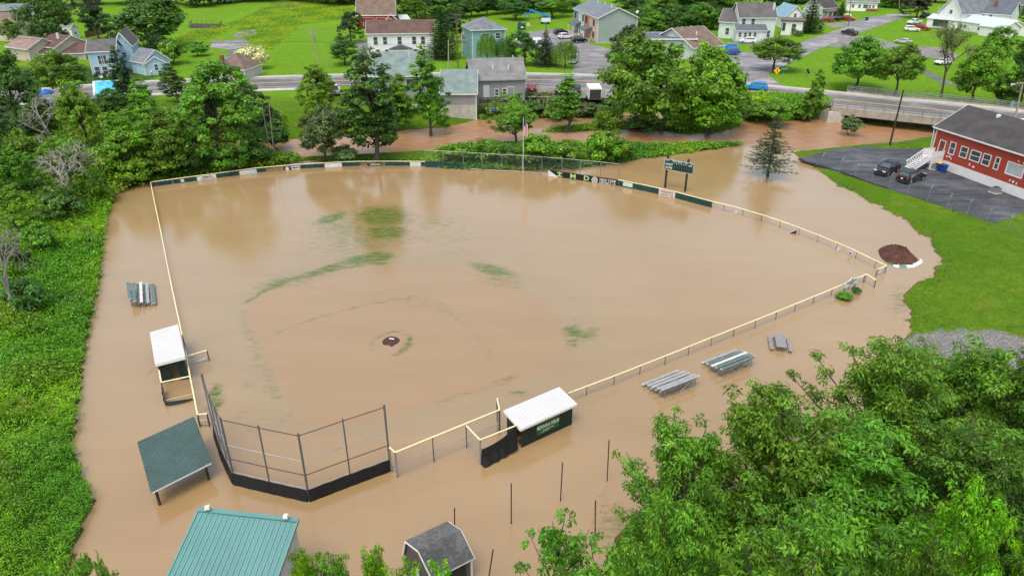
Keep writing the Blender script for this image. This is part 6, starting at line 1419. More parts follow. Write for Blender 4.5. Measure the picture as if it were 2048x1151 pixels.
# ------------------------------------------------------------------ buildings
WINM = {}
class Building:
    def __init__(s, name, label, ref, cat='house'):
        s.r = thing(name, label, cat, ref)
    def frame(s, A, B):
        s.A = Vector((A.x, A.y, A.z)); s.u = Vector((B.x - A.x, B.y - A.y, 0)); s.w = s.u.length; s.u.normalize(); s.n = Vector((-s.u.y, s.u.x, 0))
    def P(s, x, y, z): return s.A + s.u * x + s.n * y + Vector((0, 0, z))
    def vol(s, A, B, depth, eave, rise_=2.0, roof='x', wall=None, rmat=None, over=.35, trim=WHITE, found=None, base=-.4, th=.16, wname='wall'):
        """box of walls on front edge A-B with a roof: x ridge along the front, y ridge front to back, hip, flat, shed"""
        s.frame(A, B); w, d, e, h = s.w, depth, eave, rise_; s.d, s.e = d, e; P = s.P
        if roof == 'x': MB().prism([P(0, 0, base), P(0, d, base), P(0, d, e), P(0, d / 2, e + h - .05), P(0, 0, e)], s.u * w).build_w(wname, wall, s.r)
        elif roof == 'y': MB().prism([P(0, 0, base), P(w, 0, base), P(w, 0, e), P(w / 2, 0, e + h - .05), P(0, 0, e)], s.n * d).build_w(wname, wall, s.r)
        elif roof == 'shed': MB().prism([P(0, 0, base), P(0, d, base), P(0, d, e + h - .05), P(0, 0, e)], s.u * w).build_w(wname, wall, s.r)
        else: MB().prism([P(0, 0, base), P(w, 0, base), P(w, d, base), P(0, d, base)], (0, 0, e - base)).build_w(wname, wall, s.r)
        o = over; k = h / (d / 2) if roof in ('x',) else 0
        L = Vector((0, 0, .10)); roofo = None
        def sl(q): return MB().slab([p + L for p in q], th)
        if roof == 'x':
            mb = sl([P(-o, -o, e - o * k), P(w + o, -o, e - o * k), P(w + o, d / 2, e + h), P(-o, d / 2, e + h)]); m2 = sl([P(-o, d + o, e - o * k), P(w + o, d + o, e - o * k), P(w + o, d / 2 + .01, e + h), P(-o, d / 2 + .01, e + h)])
            mb.add(m2.v, m2.f); roofo = mb.build_w('roof', rmat, s.r); t = MB()
            for x in (-o - .03, w + o + .03):
                for y in (-o, d + o): t.beam(P(x, y, e - o * k + .0), P(x, d / 2, e + h + .0), .05, .24)
            for y in (-o - .03, d + o + .03): t.beam(P(-o, y, e - o * k), P(w + o, y, e - o * k), .05, .2)
            t.build_w('fascia', trim, s.r)
        elif roof == 'y':
            k = h / (w / 2); mb = sl([P(-o, -o, e - o * k), P(w / 2, -o, e + h), P(w / 2, d + o, e + h), P(-o, d + o, e - o * k)]); m2 = sl([P(w + o, -o, e - o * k), P(w / 2 + .01, -o, e + h), P(w / 2 + .01, d + o, e + h), P(w + o, d + o, e - o * k)])
            mb.add(m2.v, m2.f); roofo = mb.build_w('roof', rmat, s.r); t = MB()
            for y in (-o - .03, d + o + .03):
                for x in (-o, w + o): t.beam(P(x, y, e - o * k), P(w / 2, y, e + h), .05, .24)
            for x in (-o - .03, w + o + .03): t.beam(P(x, -o, e - o * k), P(x, d + o, e - o * k), .05, .2)
            t.build_w('fascia', trim, s.r)
        elif roof == 'hip':
            m_ = min(w, d) / 2; a = [P(-o, -o, e), P(w + o, -o, e), P(w + o, d + o, e), P(-o, d + o, e)]
            r0, r1 = (P(m_, d / 2, e + h), P(w - m_, d / 2, e + h)) if w >= d else (P(w / 2, m_, e + h), P(w / 2, d - m_, e + h))
            mb = MB(); v = a + [r0, r1 + Vector((.001, .001, 0))]
            f = [(0, 1, 5, 4), (2, 3, 4, 5), (1, 2, 5), (3, 0, 4), (3, 2, 1, 0)] if w >= d else [(0, 1, 4), (1, 2, 5, 4), (2, 3, 5), (3, 0, 4, 5), (3, 2, 1, 0)]
            mb.add(v, f); roofo = mb.build_w('roof', rmat, s.r); t = MB()
            for i in range(4): t.beam(a[i] + Vector((0, 0, -.1)), a[(i + 1) % 4] + Vector((0, 0, -.1)), .05, .2)
            t.build_w('fascia', trim, s.r)
        elif roof == 'shed':
            kk = h / d; roofo = sl([P(-o, -o, e - o * kk), P(w + o, -o, e - o * kk), P(w + o, d + o, e + h + o * kk), P(-o, d + o, e + h + o * kk)]).build_w('roof', rmat, s.r)
            t = MB(); t.beam(P(-o, -o - .03, e - o * kk), P(w + o, -o - .03, e - o * kk), .05, .2)
            for x in (-o - .03, w + o + .03): t.beam(P(x, -o, e - o * kk), P(x, d + o, e + h + o * kk), .05, .2)
            t.build_w('fascia', trim, s.r)
        else:
            roofo = MB().prism([P(-o, -o, e), P(w + o, -o, e), P(w + o, d + o, e), P(-o, d + o, e)], (0, 0, .25)).build_w('roof', rmat, s.r)
            t = MB(); c = [P(-o, -o, e + .2), P(w + o, -o, e + .2), P(w + o, d + o, e + .2), P(-o, d + o, e + .2)]
            for i in range(4): t.beam(c[i], c[(i + 1) % 4], .12, .32)
            t.build_w('fascia', trim, s.r)
        if found: MB().prism([P(-.06, -.06, base), P(w + .06, -.06, base), P(w + .06, d + .06, base), P(-.06, d + .06, base)], (0, 0, found - base)).build_w('foundation', CONCRETE, s.r)
        # corner boards
        if trim is not None:
            for x, y in ((0, 0), (w, 0), (w, d), (0, d)): MB().box(P(x, y, (e + base) / 2), (.16, .16, e - base - .05), math.atan2(s.u.y, s.u.x)).build_w('corner_board', trim, s.r)
        s.roof = roofo; return s
    def face(s, f):
        if f == 'F': return s.A, s.u, s.w
        if f == 'R': return s.P(s.w, 0, 0), s.n, s.d
        if f == 'L': return s.P(0, s.d, 0), -s.n, s.d
        return s.P(s.w, s.d, 0), -s.u, s.w
    def win(s, f, fr, z, w=.9, h=1.5, mat=WHITE, cross=True, glass=None, name='window'):
        o, d, L = s.face(f); c = o + d * (L * fr) + Vector((0, 0, z)); rz = math.atan2(d.y, d.x); k = (round(w, 2), round(h, 2), mat.name, cross)
        if k not in WINM:
            mb = MB(); t = .11
            for x in (-w / 2, w / 2): mb.box((x, -.03, 0), (t, .09, h + t))
            for zz in (-h / 2, h / 2): mb.box((0, -.03, zz), (w - t - .004, .09, t))
            if cross: mb.box((0, -.02, 0), (w - t - .004, .07, .06))
            g = MB().box((0, -.006, 0), (w - .1, .02, h - .1)); WINM[k] = (mb.mesh('window', mat), g.mesh('pane', glass or GLASS))
        a, g = WINM[k]; p = place(name, a, s.r, c - s.r.location, (0, 0, rz)); place('pane', g, p); return p
    def door(s, f, fr, z0=.0, w=1.0, h=2.1, mat=None):
        o, d, L = s.face(f); c = o + d * (L * fr) + Vector((0, 0, z0 + h / 2)); rz = math.atan2(d.y, d.x)
        mb = MB()
        for x in (-w / 2 - .05, w / 2 + .05): mb.box((x, -.03, 0), (.1, .1, h))
        mb.box((0, -.03, h / 2 + .05), (w + .2, .1, .1)); fr_ = place('door', MB().box((0, -.012, 0), (w, .05, h)).mesh('door', mat or WHITE), s.r, c - s.r.location, (0, 0, rz)); place('door_frame', mb.mesh('door_frame', WHITE), fr_); place('handle', MB().box((w * .38, -.06, -.05), (.06, .06, .14)).mesh('handle', CHROME), fr_)
    def chimney(s, x, y, z0, z1, w=.6, mat=None): MB().box(s.P(x, y, (z0 + z1) / 2), (w, w, z1 - z0), math.atan2(s.u.y, s.u.x)).build_w('chimney', mat or BRICK, s.r)
    def vent(s, x, y, z, h=.5, r=.08): MB().tube(s.P(x, y, z - .4), s.P(x, y, z + h), r, r, 8).build_w('vent_pipe', WHITE, s.r)
BRICK = M('red_brick', (.24, .085, .055), .9, .3, 3, bump=.3)
SW = siding('white_siding', (.80, .80, .79), .14, .1); SBLUE = siding('pale_blue_siding', (.40, .60, .70), .14, .08); STEAL = siding('teal_siding', (.24, .43, .46)); SGREY = siding('grey_siding', (.30, .305, .31)); SGREEN = siding('grey_green_siding', (.30, .35, .34), .14, .1); SCREAM = siding('cream_siding', (.55, .50, .42)); STAN = siding('tan_siding', (.52, .44, .37)); SRED = siding('red_siding', (.40, .062, .036)); SPALE = siding('pale_green_siding', (.60, .67, .62), .14, .1); SORANGE = siding('orange_siding', (.50, .20, .11)); SBARN = siding('barn_red', (.33, .025, .02), .3)
RBROWN = shingle('brown_shingle', (.115, .070, .058)); RGREY = shingle('dark_grey_shingle', (.105, .100, .098)); RBLUEG = shingle('blue_grey_shingle', (.155, .175, .195)); RTEAL = shingle('weathered_teal_roof', (.165, .215, .205)); RLIGHT = shingle('light_grey_shingle', (.185, .185, .185)); RDARK = shingle('near_black_shingle', (.060, .056, .055)); RTAN = shingle('tan_brown_shingle', (.16, .115, .09)); RPINK = shingle('pinkish_brown_roof', (.24, .17, .15)); RSLATE = shingle('slate_blue_shingle', (.10, .115, .14)); RMETAL = M('pale_metal_roof', (.46, .52, .52), .45, .1, .7, dirt=.15); RBLUE = M('blue_metal_roof', (.17, .30, .38), .45, .15, .7)
def eave_h(p, y): return rise(p.y, y) - p.z

# white farmhouse in the centre
A, B = town(739, 120), town(868, 118); e = eave_h(A, 66)
h = Building('white_house', 'long white two storey house with brown roof and small gabled porch', A); h.vol(A, B, 8.5, e, 2.5, 'x', SW, RBROWN, .45)
for x in (754, 772.5, 801, 829.5, 847): h.win('F', (x - 739) / 128, e * .70, 1.05, 1.9)
for x in (757, 775, 831, 849): h.win('F', (x - 739) / 128, e * .24, 1.05, 1.9)
h.door('F', .49, .2, 1.1, 2.2, M('dark_panel', (.05, .055, .06), .4, .2, 2))
w = h.w; P = h.P
for x in (.35, .42, .56, .63): MB().box(P(w * x, -1.8, 1.35), (.18, .18, 2.7)).build_w('porch_post', WHITE, h.r)
MB().prism([P(w * .31, -2.3, 2.7), P(w * .68, -2.3, 2.7), P(w * .495, -2.3, 3.75)], h.n * 2.28).build_w('porch_gable', RSLATE, h.r)
MB().prism([P(w * .31, -2.2, 2.35), P(w * .68, -2.2, 2.35), P(w * .68, -.1, 2.35), P(w * .31, -.1, 2.35)], (0, 0, .34)).build_w('porch_beam', WHITE, h.r)
# red barn and its shed
A, B = town(716, 58), town(792, 57); e = eave_h(A, 30)
h = Building('red_barn', 'red barn with a plain grey brown roof behind the white house', A, 'barn'); h.vol(A, B, 11, e, 4.6, 'x', SBARN, RTAN, .3, trim=None); h.door('F', .3, 0, 3.4, 3.4, SBARN); h.door('F', .62, 0, 3.0, 3.4, SBARN); h.win('F', .85, e * .6, 1, 1)
A, B = town(768, 57), town(800, 57); h = Building('garden_shed', 'small shed with sagging dark gable roof beside the red barn', A, 'shed'); h.vol(A, B, 7, eave_h(A, 44), 2.4, 'y', SBARN, RDARK, .3)
A, B = town(801, 57), town(824, 56); h = Building('lean_to', 'pale metal roofed lean-to right of the sagging shed', A, 'shed'); h.vol(A, B, 7, eave_h(A, 47), 1.8, 'shed', SBARN, RMETAL, .2)
# riverside grey buildings
def bank(px, py, z): return at(px, py, z)
A, B = bank(746, 212, 1.2), bank(854, 210, 1.2); e = rise(A.y, 152) - A.z
h = Building('grey_workshop', 'large grey building with weathered teal roof behind the tall dark creek tree', A, 'building'); h.vol(A, B, 13, e, 3.4, 'x', SGREY, RTEAL, .3, base=-1.6)
h.win('F', .72, e * .72, 1.7, 1.9, cross=False); h.win('F', .35, e * .55, 1.0, 1.2); h.vent(h.w * .70, 5, e + 2.9, 1.2)
A, B = bank(884, 231, .9), bank(953, 230.5, .9); e = rise(A.y, 187) - A.z
h = Building('grey_workshop', 'low grey building with teal roof on a stained concrete base by the creek', A, 'building'); h.vol(A, B, 12, e, 3.2, 'x', SGREY, RTEAL, .3, found=e * .47, base=-1.2)
A, B = bank(946, 203, 2.1), bank(1049, 199.5, 2.1); e = rise(A.y, 159) - A.z
h = Building('grey_house', 'grey house with light grey roof and a rear deck beside the main road', A); h.vol(A, B, 10, e, 3.0, 'x', SGREY, RLIGHT, .4, base=-1.8, trim=SGREY)
h.door('F', .26, .6, .95, 2.3, SPALE); h.win('F', .46, e * .38, .75, 1.25); h.win('F', .61, e * .40, .75, 1.25); h.door('F', .73, .2, 1.2, 2.3, SGREY); h.win('L', .45, e * .8, 1.0, 1.3)
for x in (.42, .72): h.vent(h.w * x, 2.2, e + 1.5, .7, .12)
h.vent(h.w * .85, 5, e + 3.0, .5)
dk = thing('wooden_deck', 'dark wooden deck cluttered with timber under the grey house back door', 'deck', bank(958, 226, .9))
q0, q1 = bank(960, 229, .9), bank(1022, 227, .9); u_ = (q1 - q0).normalized(); n_ = Vector((-u_.y, u_.x, 0)); L = (q1 - q0).length; rr = random.Random(8)
for k in range(6): MB().box(q0 + u_ * (L * (k + .5) / 6) + n_ * 1.6 + Vector((0, 0, 2.1)), (L / 6 - .02, 3.2, .08), math.atan2(u_.y, u_.x)).build_w('deck_board', WOODDARK, dk)
for k in range(5): MB().box(q0 + u_ * (L * k / 4) + Vector((0, 0, 1.4)), (.14, .14, 3.6)).build_w('post', WOODDARK, dk)
for z in (2.6, 3.05): MB().beam(q0 + Vector((0, 0, z)), q1 + Vector((0, 0, z)), .08, .14).build_w('rail', WOODDARK, dk)
for k in range(40): MB().box(q0 + u_ * rr.uniform(.2, L - .2) + n_ * rr.uniform(.1, 1.2) + Vector((0, 0, rr.choice((2.4, 2.55, .3, .6, 1.0)))), (rr.uniform(.3, 1.4), .12, .12), rr.uniform(-.6, .6)).build_w('timber', rr.choice((POLEPALE, WOODDARK, WHITE)), dk)
tk = q0 + u_ * L * .42 + n_ * .5; o = thing('blue_crate', 'blue crate under the cluttered wooden deck', 'crate', tk + Vector((0, 0, .6))); bm_ = MB()
for c_, s_ in (((0, 0, 0), (1.0, .8, .06)), ((-.48, 0, .3), (.05, .8, .6)), ((.48, 0, .3), (.05, .8, .6)), ((0, -.38, .3), (.9, .05, .6)), ((0, .38, .3), (.9, .05, .6))): bm_.box(c_, s_)
bm_.build('body', M('blue_plastic', (.04, .18, .50), .5, .1, 2), o)
dk = thing('wooden_deck', 'small dark platform on posts beside the tall dark creek tree', 'deck', bank(803, 238, .6)); q0, q1 = bank(804, 240, .4), bank(838, 239, .4); u_ = (q1 - q0).normalized(); n_ = Vector((-u_.y, u_.x, 0)); L = (q1 - q0).length
for k in range(5): MB().box(q0 + u_ * (L * (k + .5) / 5) + n_ * 1.4 + Vector((0, 0, 2.2)), (L / 5 - .02, 2.8, .1), math.atan2(u_.y, u_.x)).build_w('deck_board', GALV, dk)
for k in (0, 1):
    for j in (0, 2.7): MB().box(q0 + u_ * (L * k) + n_ * j + Vector((0, 0, 1.0)), (.16, .16, 2.6)).build_w('post', WOODDARK, dk)
MB().beam(q0 + Vector((0, 0, 3.1)), q1 + Vector((0, 0, 3.1)), .07, .1).build_w('rail', WOODDARK, dk)
o = thing('red_chair', 'red brown chair on the dark platform', 'chair', q0 + u_ * (L * .42) + n_ * .8 + Vector((0, 0, 2.25))); RB = M('red_brown_paint', (.28, .08, .05), .6, .2, 2)
MB().box((0, 0, .45), (.55, .55, .08)).build('seat', RB, o); MB().box((0, .27, .8), (.55, .07, .7)).build('backrest', RB, o)
for x in (-.23, .23):
    for y in (-.23, .23): MB().box((x, y, .2), (.06, .06, .42)).build('leg', RB, o)
# teal house
A, B = town(946, 121), town(1010, 118); e = eave_h(A, 60)
h = Building('teal_house', 'teal house with blue grey hip roof behind drooping trees', A); h.vol(A, B, 10, e, 2.4, 'hip', STEAL, RBLUEG, .5); h.win('F', .78, e * .78, 1.2, 1.3); h.win('F', .40, e * .78, 2.0, 1.3); h.win('F', .25, e * .3, 1.0, 1.5)
h.vol(town(925, 112), town(944, 112), 6, eave_h(town(925, 112), 80), 1.2, 'shed', STEAL, RBROWN, .2)
# pale blue house
A, B = town(188, 155), town(240, 152.3); e = eave_h(A, 103)
h = Building('blue_house', 'pale blue two storey house of several wings with dark roofs', A); h.vol(A, B, 8.5, e, 1.9, 'x', SBLUE, RGREY, .4)
h.win('F', .42, e * .66, 1.1, 1.9); h.win('F', .55, e * .66, 1.1, 1.9); h.win('F', .20, e * .24, 1.1, 1.9); h.win('F', .50, e * .24, 1.1, 1.9); h.win('R', .5, e * .7, 1.2, .9); h.door('F', .82, .1, 1.0, 2.1)
A2 = h.P(h.w * .75, 8.5, 0); B2 = h.P(h.w * 1.42, 8.5, 0); h.vol(A2, B2, 10.5, e * 1.02, 2.6, 'y', SBLUE, RGREY, .4); h.win('F', .5, e * .6, 1.0, 1.2); h.win('R', .4, e * .5, 1, 1.4)
A3 = town(268, 146); B3 = town(293, 151); h.vol(A3, B3, 6.0, eave_h(A3, 120), 2.3, 'x', SBLUE, RBLUEG, .3)
A4 = town(292, 151); u4 = town(322, 126); h.vol(A4, Vector((A4.x + 4.4, A4.y + 2.2, TOWN)), 12.0, eave_h(A4, 124) * .8, 1.6, 'y', SBLUE, RBLUEG, .3); h.win('R', .25, 1.7, .8, 1.5); h.win('R', .5, 1.7, .8, 1.5); h.win('R', .8, 1.7, .8, 1.5); h.win('F', .5, 1.6, .8, 1.4)
# left side houses
A, B = town(22, 118), town(62, 124); h = Building('tan_house', 'tan house with pinkish brown roof in two levels', A); e = eave_h(A, 92); h.vol(A, B, 8, e, 2.0, 'x', STAN, RPINK, .4); h.vol(h.P(h.w * .45, 4.5, 0), h.P(h.w * 1.45, 4.5, 0), 9, e * 1.02, 2.3, 'x', STAN, RBROWN, .4); h.win('F', .5, 1.6, 1, 1.4); h.win('R', .4, 1.6, 1, 1.4); h.chimney(h.w * .7, 3, e + 1, e + 3, .5, WHITE)
A, B = town(83, 122), town(172, 119); h = Building('brown_garage', 'long low garage with dark brown roof left of the blue house', A, 'garage'); e = eave_h(A, 108); h.vol(A, B, 7, e, 1.9, 'x', STAN, RBROWN, .3); h.win('R', .5, 1.6, .9, 1.2); h.door('F', .3, 0, 2.6, 2.2)
A, B = town(-28, 80), town(36, 84); h = Building('cream_house', 'cream house with grey brown roof cut by the left edge', A); e = eave_h(B, 52); h.vol(A, B, 9, e, 2.8, 'x', SCREAM, RTAN, .45); h.win('F', .86, e * .6, 1, 1.6); h.win('R', .5, e * .5, 1, 1.6)
A, B = town(-20, 40), town(70, 36); h = Building('grey_building', 'far building with dark flat roof and white parapet in the top left corner', A, 'building'); h.vol(A, B, 14, eave_h(A, 22), 1.0, 'shed', SGREY, RBLUEG, .3)
A, B = town(-60, 232), town(4, 212); h = Building('white_house', 'white house with bluish roof mostly cut off by the left edge', A); h.vol(A, B, 9, eave_h(B, 140), 2.4, 'x', SW, RBLUEG, .4); h.win('F', .85, 3.8, 1, 1.5); h.win('R', .3, 3.8, 1, 1.5); h.win('R', .3, 1.4, 1, 1.5)
A, B = town(147, 78), town(160, 76); h = Building('white_shed', 'tiny white shed half hidden beside the dark trees at the upper left', A, 'shed'); h.vol(A, B, 4, eave_h(A, 56), 1.0, 'y', SW, RLIGHT, .2); h.win('F', .5, 1.5, .7, .7)
A, B = town(436, 158), town(492, 160); h = Building('brown_roofed_cottage', 'low cottage with brown roof and brick chimney by the left part of the road', A); e = eave_h(A, 152); h.vol(A, B, 7.5, max(e, 2.2), 2.9, 'hip', SCREAM, RTAN, .3); h.chimney(h.w * .16, 1.2, 2.0, 4.9, .7)
# townhouse
A, B = town(1194, 87), town(1264, 78); e = eave_h(A, 36)
u0 = B - A; w_ = u0.length; u0.normalize(); nback = Vector((-u0.y, u0.x, 0)); PF = at(1147, 62, TOWN)
dvec = PF - A; fl = dvec.length; n2 = dvec.normalized()
h = Building('townhouse', 'two storey townhouse with blue grey roof and orange and cream front panels', A); h.vol(PF, A, w_ * .78, e, 2.6, 'x', SGREEN, RBLUEG, .4, found=.35)
CRP = siding('cream_panel', (.62, .47, .36))
for f0, f1, m_, z0, z1 in ((.0, .22, SGREEN, .4, .97), (.22, .47, SPALE, .4, .97), (.47, .68, SORANGE, .4, .97), (.68, 1.0, CRP, .4, .97)):
    a, b = h.P(h.w * f0 + .01, -.05, e * .06), h.P(h.w * f1 - .01, -.05, e * .06); MB().prism([a, b, b + Vector((0, 0, e * .91)), a + Vector((0, 0, e * .91))], -h.n * .08).build_w('front_panel', m_, h.r)
h.A = h.A - h.n * .14
for x in (.07, .11, .40, .44, .54, .58, .84, .88): h.win('F', x, e * .74, .55, 1.7, BLACKPL, False)
for x in (.84, .88): h.win('F', x, e * .27, .55, 1.7, BLACKPL, False)
for x in (.24, .70):
    MB().slab([h.P(h.w * (x - .13), -2.6, e * .42), h.P(h.w * (x + .11), -2.6, e * .42), h.P(h.w * (x + .11), -.05, e * .55), h.P(h.w * (x - .13), -.05, e * .55)], .12).build_w('porch_roof', RSLATE, h.r)
    for dx_ in (-.12, .10): MB().box(h.P(h.w * (x + dx_), -2.5, e * .21), (.16, .16, e * .42)).build_w('porch_post', WHITE, h.r)
    MB().prism([h.P(h.w * (x - .12), -2.6, 0), h.P(h.w * (x + .10), -2.6, 0), h.P(h.w * (x + .10), -.05, 0), h.P(h.w * (x - .12), -.05, 0)], (0, 0, .4)).build_w('porch_step', CONCRETE, h.r)
    h.door('F', x - .02, .4, 1.0, 2.2, SORANGE if x > .5 else BLACKPL); h.door('F', x + .05, .4, 1.0, 2.2, SORANGE if x > .5 else BLACKPL)
for x in (.35, .62, .86): h.vent(h.w * x, w_ * .34, e + 2.5, .8, .12)
MB().tube(h.P(h.w - .1, w_ * .78, e + .3), h.P(h.w - .1, w_ * .78, e + 1.2), .05, .05, 6).build_w('dish_mast', GALV, h.r); MB().tube(h.P(h.w - .1, w_ * .78, e + 1.4), h.P(h.w - .05, w_ * .78 - .12, e + 1.5), .5, .42, 12).build_w('satellite_dish', WHITE, h.r)
# diner
MURAL = siding('mural_siding', (.46, .56, .56)); A, B = town(1292, 118), town(1386, 118); e = eave_h(A, 80)
h = Building('diner', 'diner with flat dark roof, pale painted wall and large brown hip roof', A, 'building'); h.vol(A, B, 12, e, .3, 'flat', MURAL, RSLATE, .5)
h.win('F', .72, e * .72, 1.1, .8); h.win('F', .93, e * .72, 1.1, .8)
for x, z, m_ in ((.55, .55, SORANGE), (.83, .4, SORANGE), (.15, .5, SORANGE)): MB().box(h.P(h.w * x, -.02, e * z), (.9, .04, .5), math.atan2(h.u.y, h.u.x), 0, .5).build_w('painted_fish', m_, h.r)
A, B = town(1384, 122), town(1440, 116); h.vol(A, B, 16, eave_h(A, 94), 3.6, 'x', SPALE, RTAN, .6); h.win('F', .55, 1.8, 1.6, 1.2); h.win('F', .2, 1.8, 1.6, 1.2); h.win('R', .1, 1.8, 1, 1.2)
for x, y in ((.2, 9), (.3, 8), (.62, 8), (.75, 9), (.9, 8.4), (.45, 4)): h.vent(h.w * x, y, eave_h(A, 94) + 3.2 - abs(y - 8) * .2, .6, .14)
# white two storey house
A, B = town(1436, 76), town(1484, 79); h = Building('white_house', 'pale two storey house with grey roof and a glazed front porch', A); e = eave_h(A, 42); h.vol(A, B, 9, e, 3.2, 'x', SPALE, RGREY, .4); h.win('F', .35, e * .42, 1.1, 2.0)
A, B = town(1474, 80), town(1545, 80); e2 = eave_h(A, 34); h.vol(A, B, 9, e2, 3.6, 'x', SPALE, RGREY, .4); h.win('F', .12, e2 * .78, 1.1, 2.2); h.win('F', .38, e2 * .76, 1.1, 2.2); h.win('R', .25, e2 * .7, .9, 2); h.win('R', .7, e2 * .7, .9, 2); h.win('R', .25, e2 * .28, .9, 2); h.win('R', .7, e2 * .28, .9, 2); h.win('F', .85, e2 * .27, 1.1, 2.0); h.chimney(h.w * .97, 2.2, e2, e2 + 3.6, .5, SPALE); h.vent(h.w * .65, 4.2, e2 + 3.6, .4)
h.vol(h.P(-1.2, -2.6, 0), h.P(h.w * .72, -2.6, 0), 2.6, 3.0, 1.3, 'shed', SPALE, RSLATE, .3)
for x in (.12, .30, .45, .62): h.win('F', x, 1.8, .9, 1.3)
h.door('F', .82, .2, 1.0, 2.1); h.win('R', .5, 1.8, .8, 1.3)
# white cottage and blue metal roofed house
A, B = town(1560, 70), town(1603, 72); h = Building('white_cottage', 'flat roofed white cottage with worn roofing at the street', A); h.vol(A, B, 7, eave_h(A, 42), .3, 'flat', SW, RTAN, .4, trim=M('worn_roof_edge', (.10, .095, .085), .9, .4, 3)); h.win('F', .12, 2.4, .8, 2.2, BLACKPL); h.win('F', .58, 2.3, 1.3, 2.2, WHITE, True); h.door('R', .4, .1, 1, 2.1)
A, B = town(1566, 58), town(1606, 58); h = Building('white_house', 'small white gabled house with blue metal roof', A); h.vol(A, B, 12, eave_h(A, 33), 3.2, 'y', SW, RBLUE, .4); h.win('F', .5, 4.2, .9, 1.2)
A, B = town(1643, 38), town(1672, 36); h = Building('dark_porch_house', 'house with dark roof and a white posted porch by the red truck', A); h.vol(A, B, 9, eave_h(A, 16) , 3.0, 'x', SW, RDARK, .4); h.win('F', .3, 2, 1, 1.4); h.door('F', .7, .1)
MB().slab([h.P(-.5, -2.6, 2.7), h.P(h.w + .5, -2.6, 2.7), h.P(h.w + .5, 0, 3.3), h.P(-.5, 0, 3.3)], .12).build_w('porch_roof', RTAN, h.r)
for x in (0, .33, .66, 1): MB().box(h.P(h.w * x, -2.4, 1.35), (.16, .16, 2.7)).build_w('porch_post', WHITE, h.r)
A, B = town(1692, 22), town(1752, 24); h = Building('brick_front_house', 'white bungalow with brick right end at the top', A); h.vol(A, B, 9, eave_h(A, 2), 2.4, 'x', SW, RBLUEG, .5); h.win('F', .2, 1.9, .9, 1.3); h.win('F', .42, 1.9, .9, 1.3); h.win('F', .62, 1.9, 1.8, 1.4)
MB().prism([h.P(h.w * .66, -.6, -.3), h.P(h.w + .1, -.6, -.3), h.P(h.w + .1, 3.5, -.3), h.P(h.w * .66, 3.5, -.3)], (0, 0, 1.4)).build_w('brick_base', BRICK, h.r)
for x in (.76, .88): h.win('F', x, 1.9, .8, 1.2)
# farmhouse with wing at upper right
A, B = town(1872, 54), town(1916, 60); h = Building('white_farmhouse', 'white gabled farmhouse with slate roofs and a long white wing', A); e = eave_h(A, 22); h.vol(A, B, 14, e, 5.2, 'y', SW, RBLUEG, .4); h.win('F', .50, e * 1.02, 1.1, 1.2); h.win('F', .36, e * .56, 1.5, 1.2)
h.vol(town(1936, 56), town(2012, 62), 11, e * .98, 3.4, 'x', SW, RSLATE, .4); h.chimney(h.w * .5, 3, e, e + 3.6, .8)
for x in (.15, .3, .5): h.win('F', x, e * .86, .9, .9)
A, B = town(1852, 54), town(1914, 60); h.vol(A, B, 3.2, eave_h(A, 36), 1.0, 'shed', SW, RMETAL, .3)
for x in (.25, .37, .49, .61): h.win('F', x, 1.7, 1.1, 2.2, BLACKPL, False)
A, B = town(1912, 59), town(2006, 74); e3 = eave_h(A, 41); h.vol(A, B, 8, e3, 1.8, 'x', SW, RMETAL, .3)
for x in (.1, .18, .48, .56): h.win('F', x, e3 * .45, 1.1, 1.0, WHITE, True)
h.vol(town(2003, 77), town(2036, 75), 8, 2.9, 1.7, 'y', SW, RMETAL, .3); h.door('F', .5, 0, 3.0, 2.3, WHITE)
A, B = town(1986, 28), town(2060, 30); h = Building('dark_blue_house', 'dark blue house with slate roof in the top right corner', A); h.vol(A, B, 10, eave_h(A, 8), 3, 'x', siding('navy_siding', (.06, .09, .13)), RSLATE, .4); h.win('F', .2, 2.6, 1.1, 1.4); h.win('F', .5, 2.6, 1.1, 1.4); h.win('F', .7, 2.6, 1.1, 1.4)
# red building by the lot
A = at(1874, 290, LOTZ); E0 = at(1877, 252, 6.2); E1 = at(2048, 305, 6.2); dr = (E1 - E0); dr.z = 0; dr.normalize()
A = Vector((E0.x, E0.y, LOTZ)); B = A + dr * 19; e = 6.2 - LOTZ
h = Building('red_building', 'long red sided building with dark roof and white foundation beside the lot', A, 'building'); h.vol(A, B, 9.5, e, 2.6, 'x', SRED, RDARK, .45, base=-.3)
MB().prism([h.P(-.06, -.06, -.3), h.P(h.w, -.06, -.3), h.P(h.w, 9.56, -.3), h.P(-.06, 9.56, -.3)], (0, 0, 1.55)).build_w('foundation', WHITE, h.r)
def fx(px, py):                                      # position along the front wall of a photo pixel
    o, d = A, h.u; best = min(range(0, 1900), key=lambda k: abs(((lambda p: (p.x * FPX / (p.y * C_ - (p.z - CAM_H) * S_)) + 1024)(o + d * (k / 100) + Vector((0, 0, 3)))) - px)); return best / 1900
GL2 = M('curtained_glass', (.38, .42, .42), .2, .15, 2, spec=.6)
for px_, w_, hh_, cr in ((1904, .95, 1.7, True), (1927, 1.2, 1.5, True), (1950, 1.6, 1.4, True), (1972, 1.2, 1.5, True), (1993, .65, 1.6, True)): h.win('F', fx(px_, 0), 3.25, w_, hh_, WHITE, cr)
h.win('F', fx(2029, 0), 3.2, 2.5, 1.6, WHITE, False, GL2); h.win('F', fx(2075, 0), 3.2, 1.2, 1.5); h.door('F', max(.03, fx(1884, 0)), 1.75, .95, 2.1, M('brown_door', (.14, .055, .035), .5, .2, 2))
for px_ in (1917, 1922): h.win('F', fx(px_ + 1, 0), .85, .6, .4, WHITE, False)
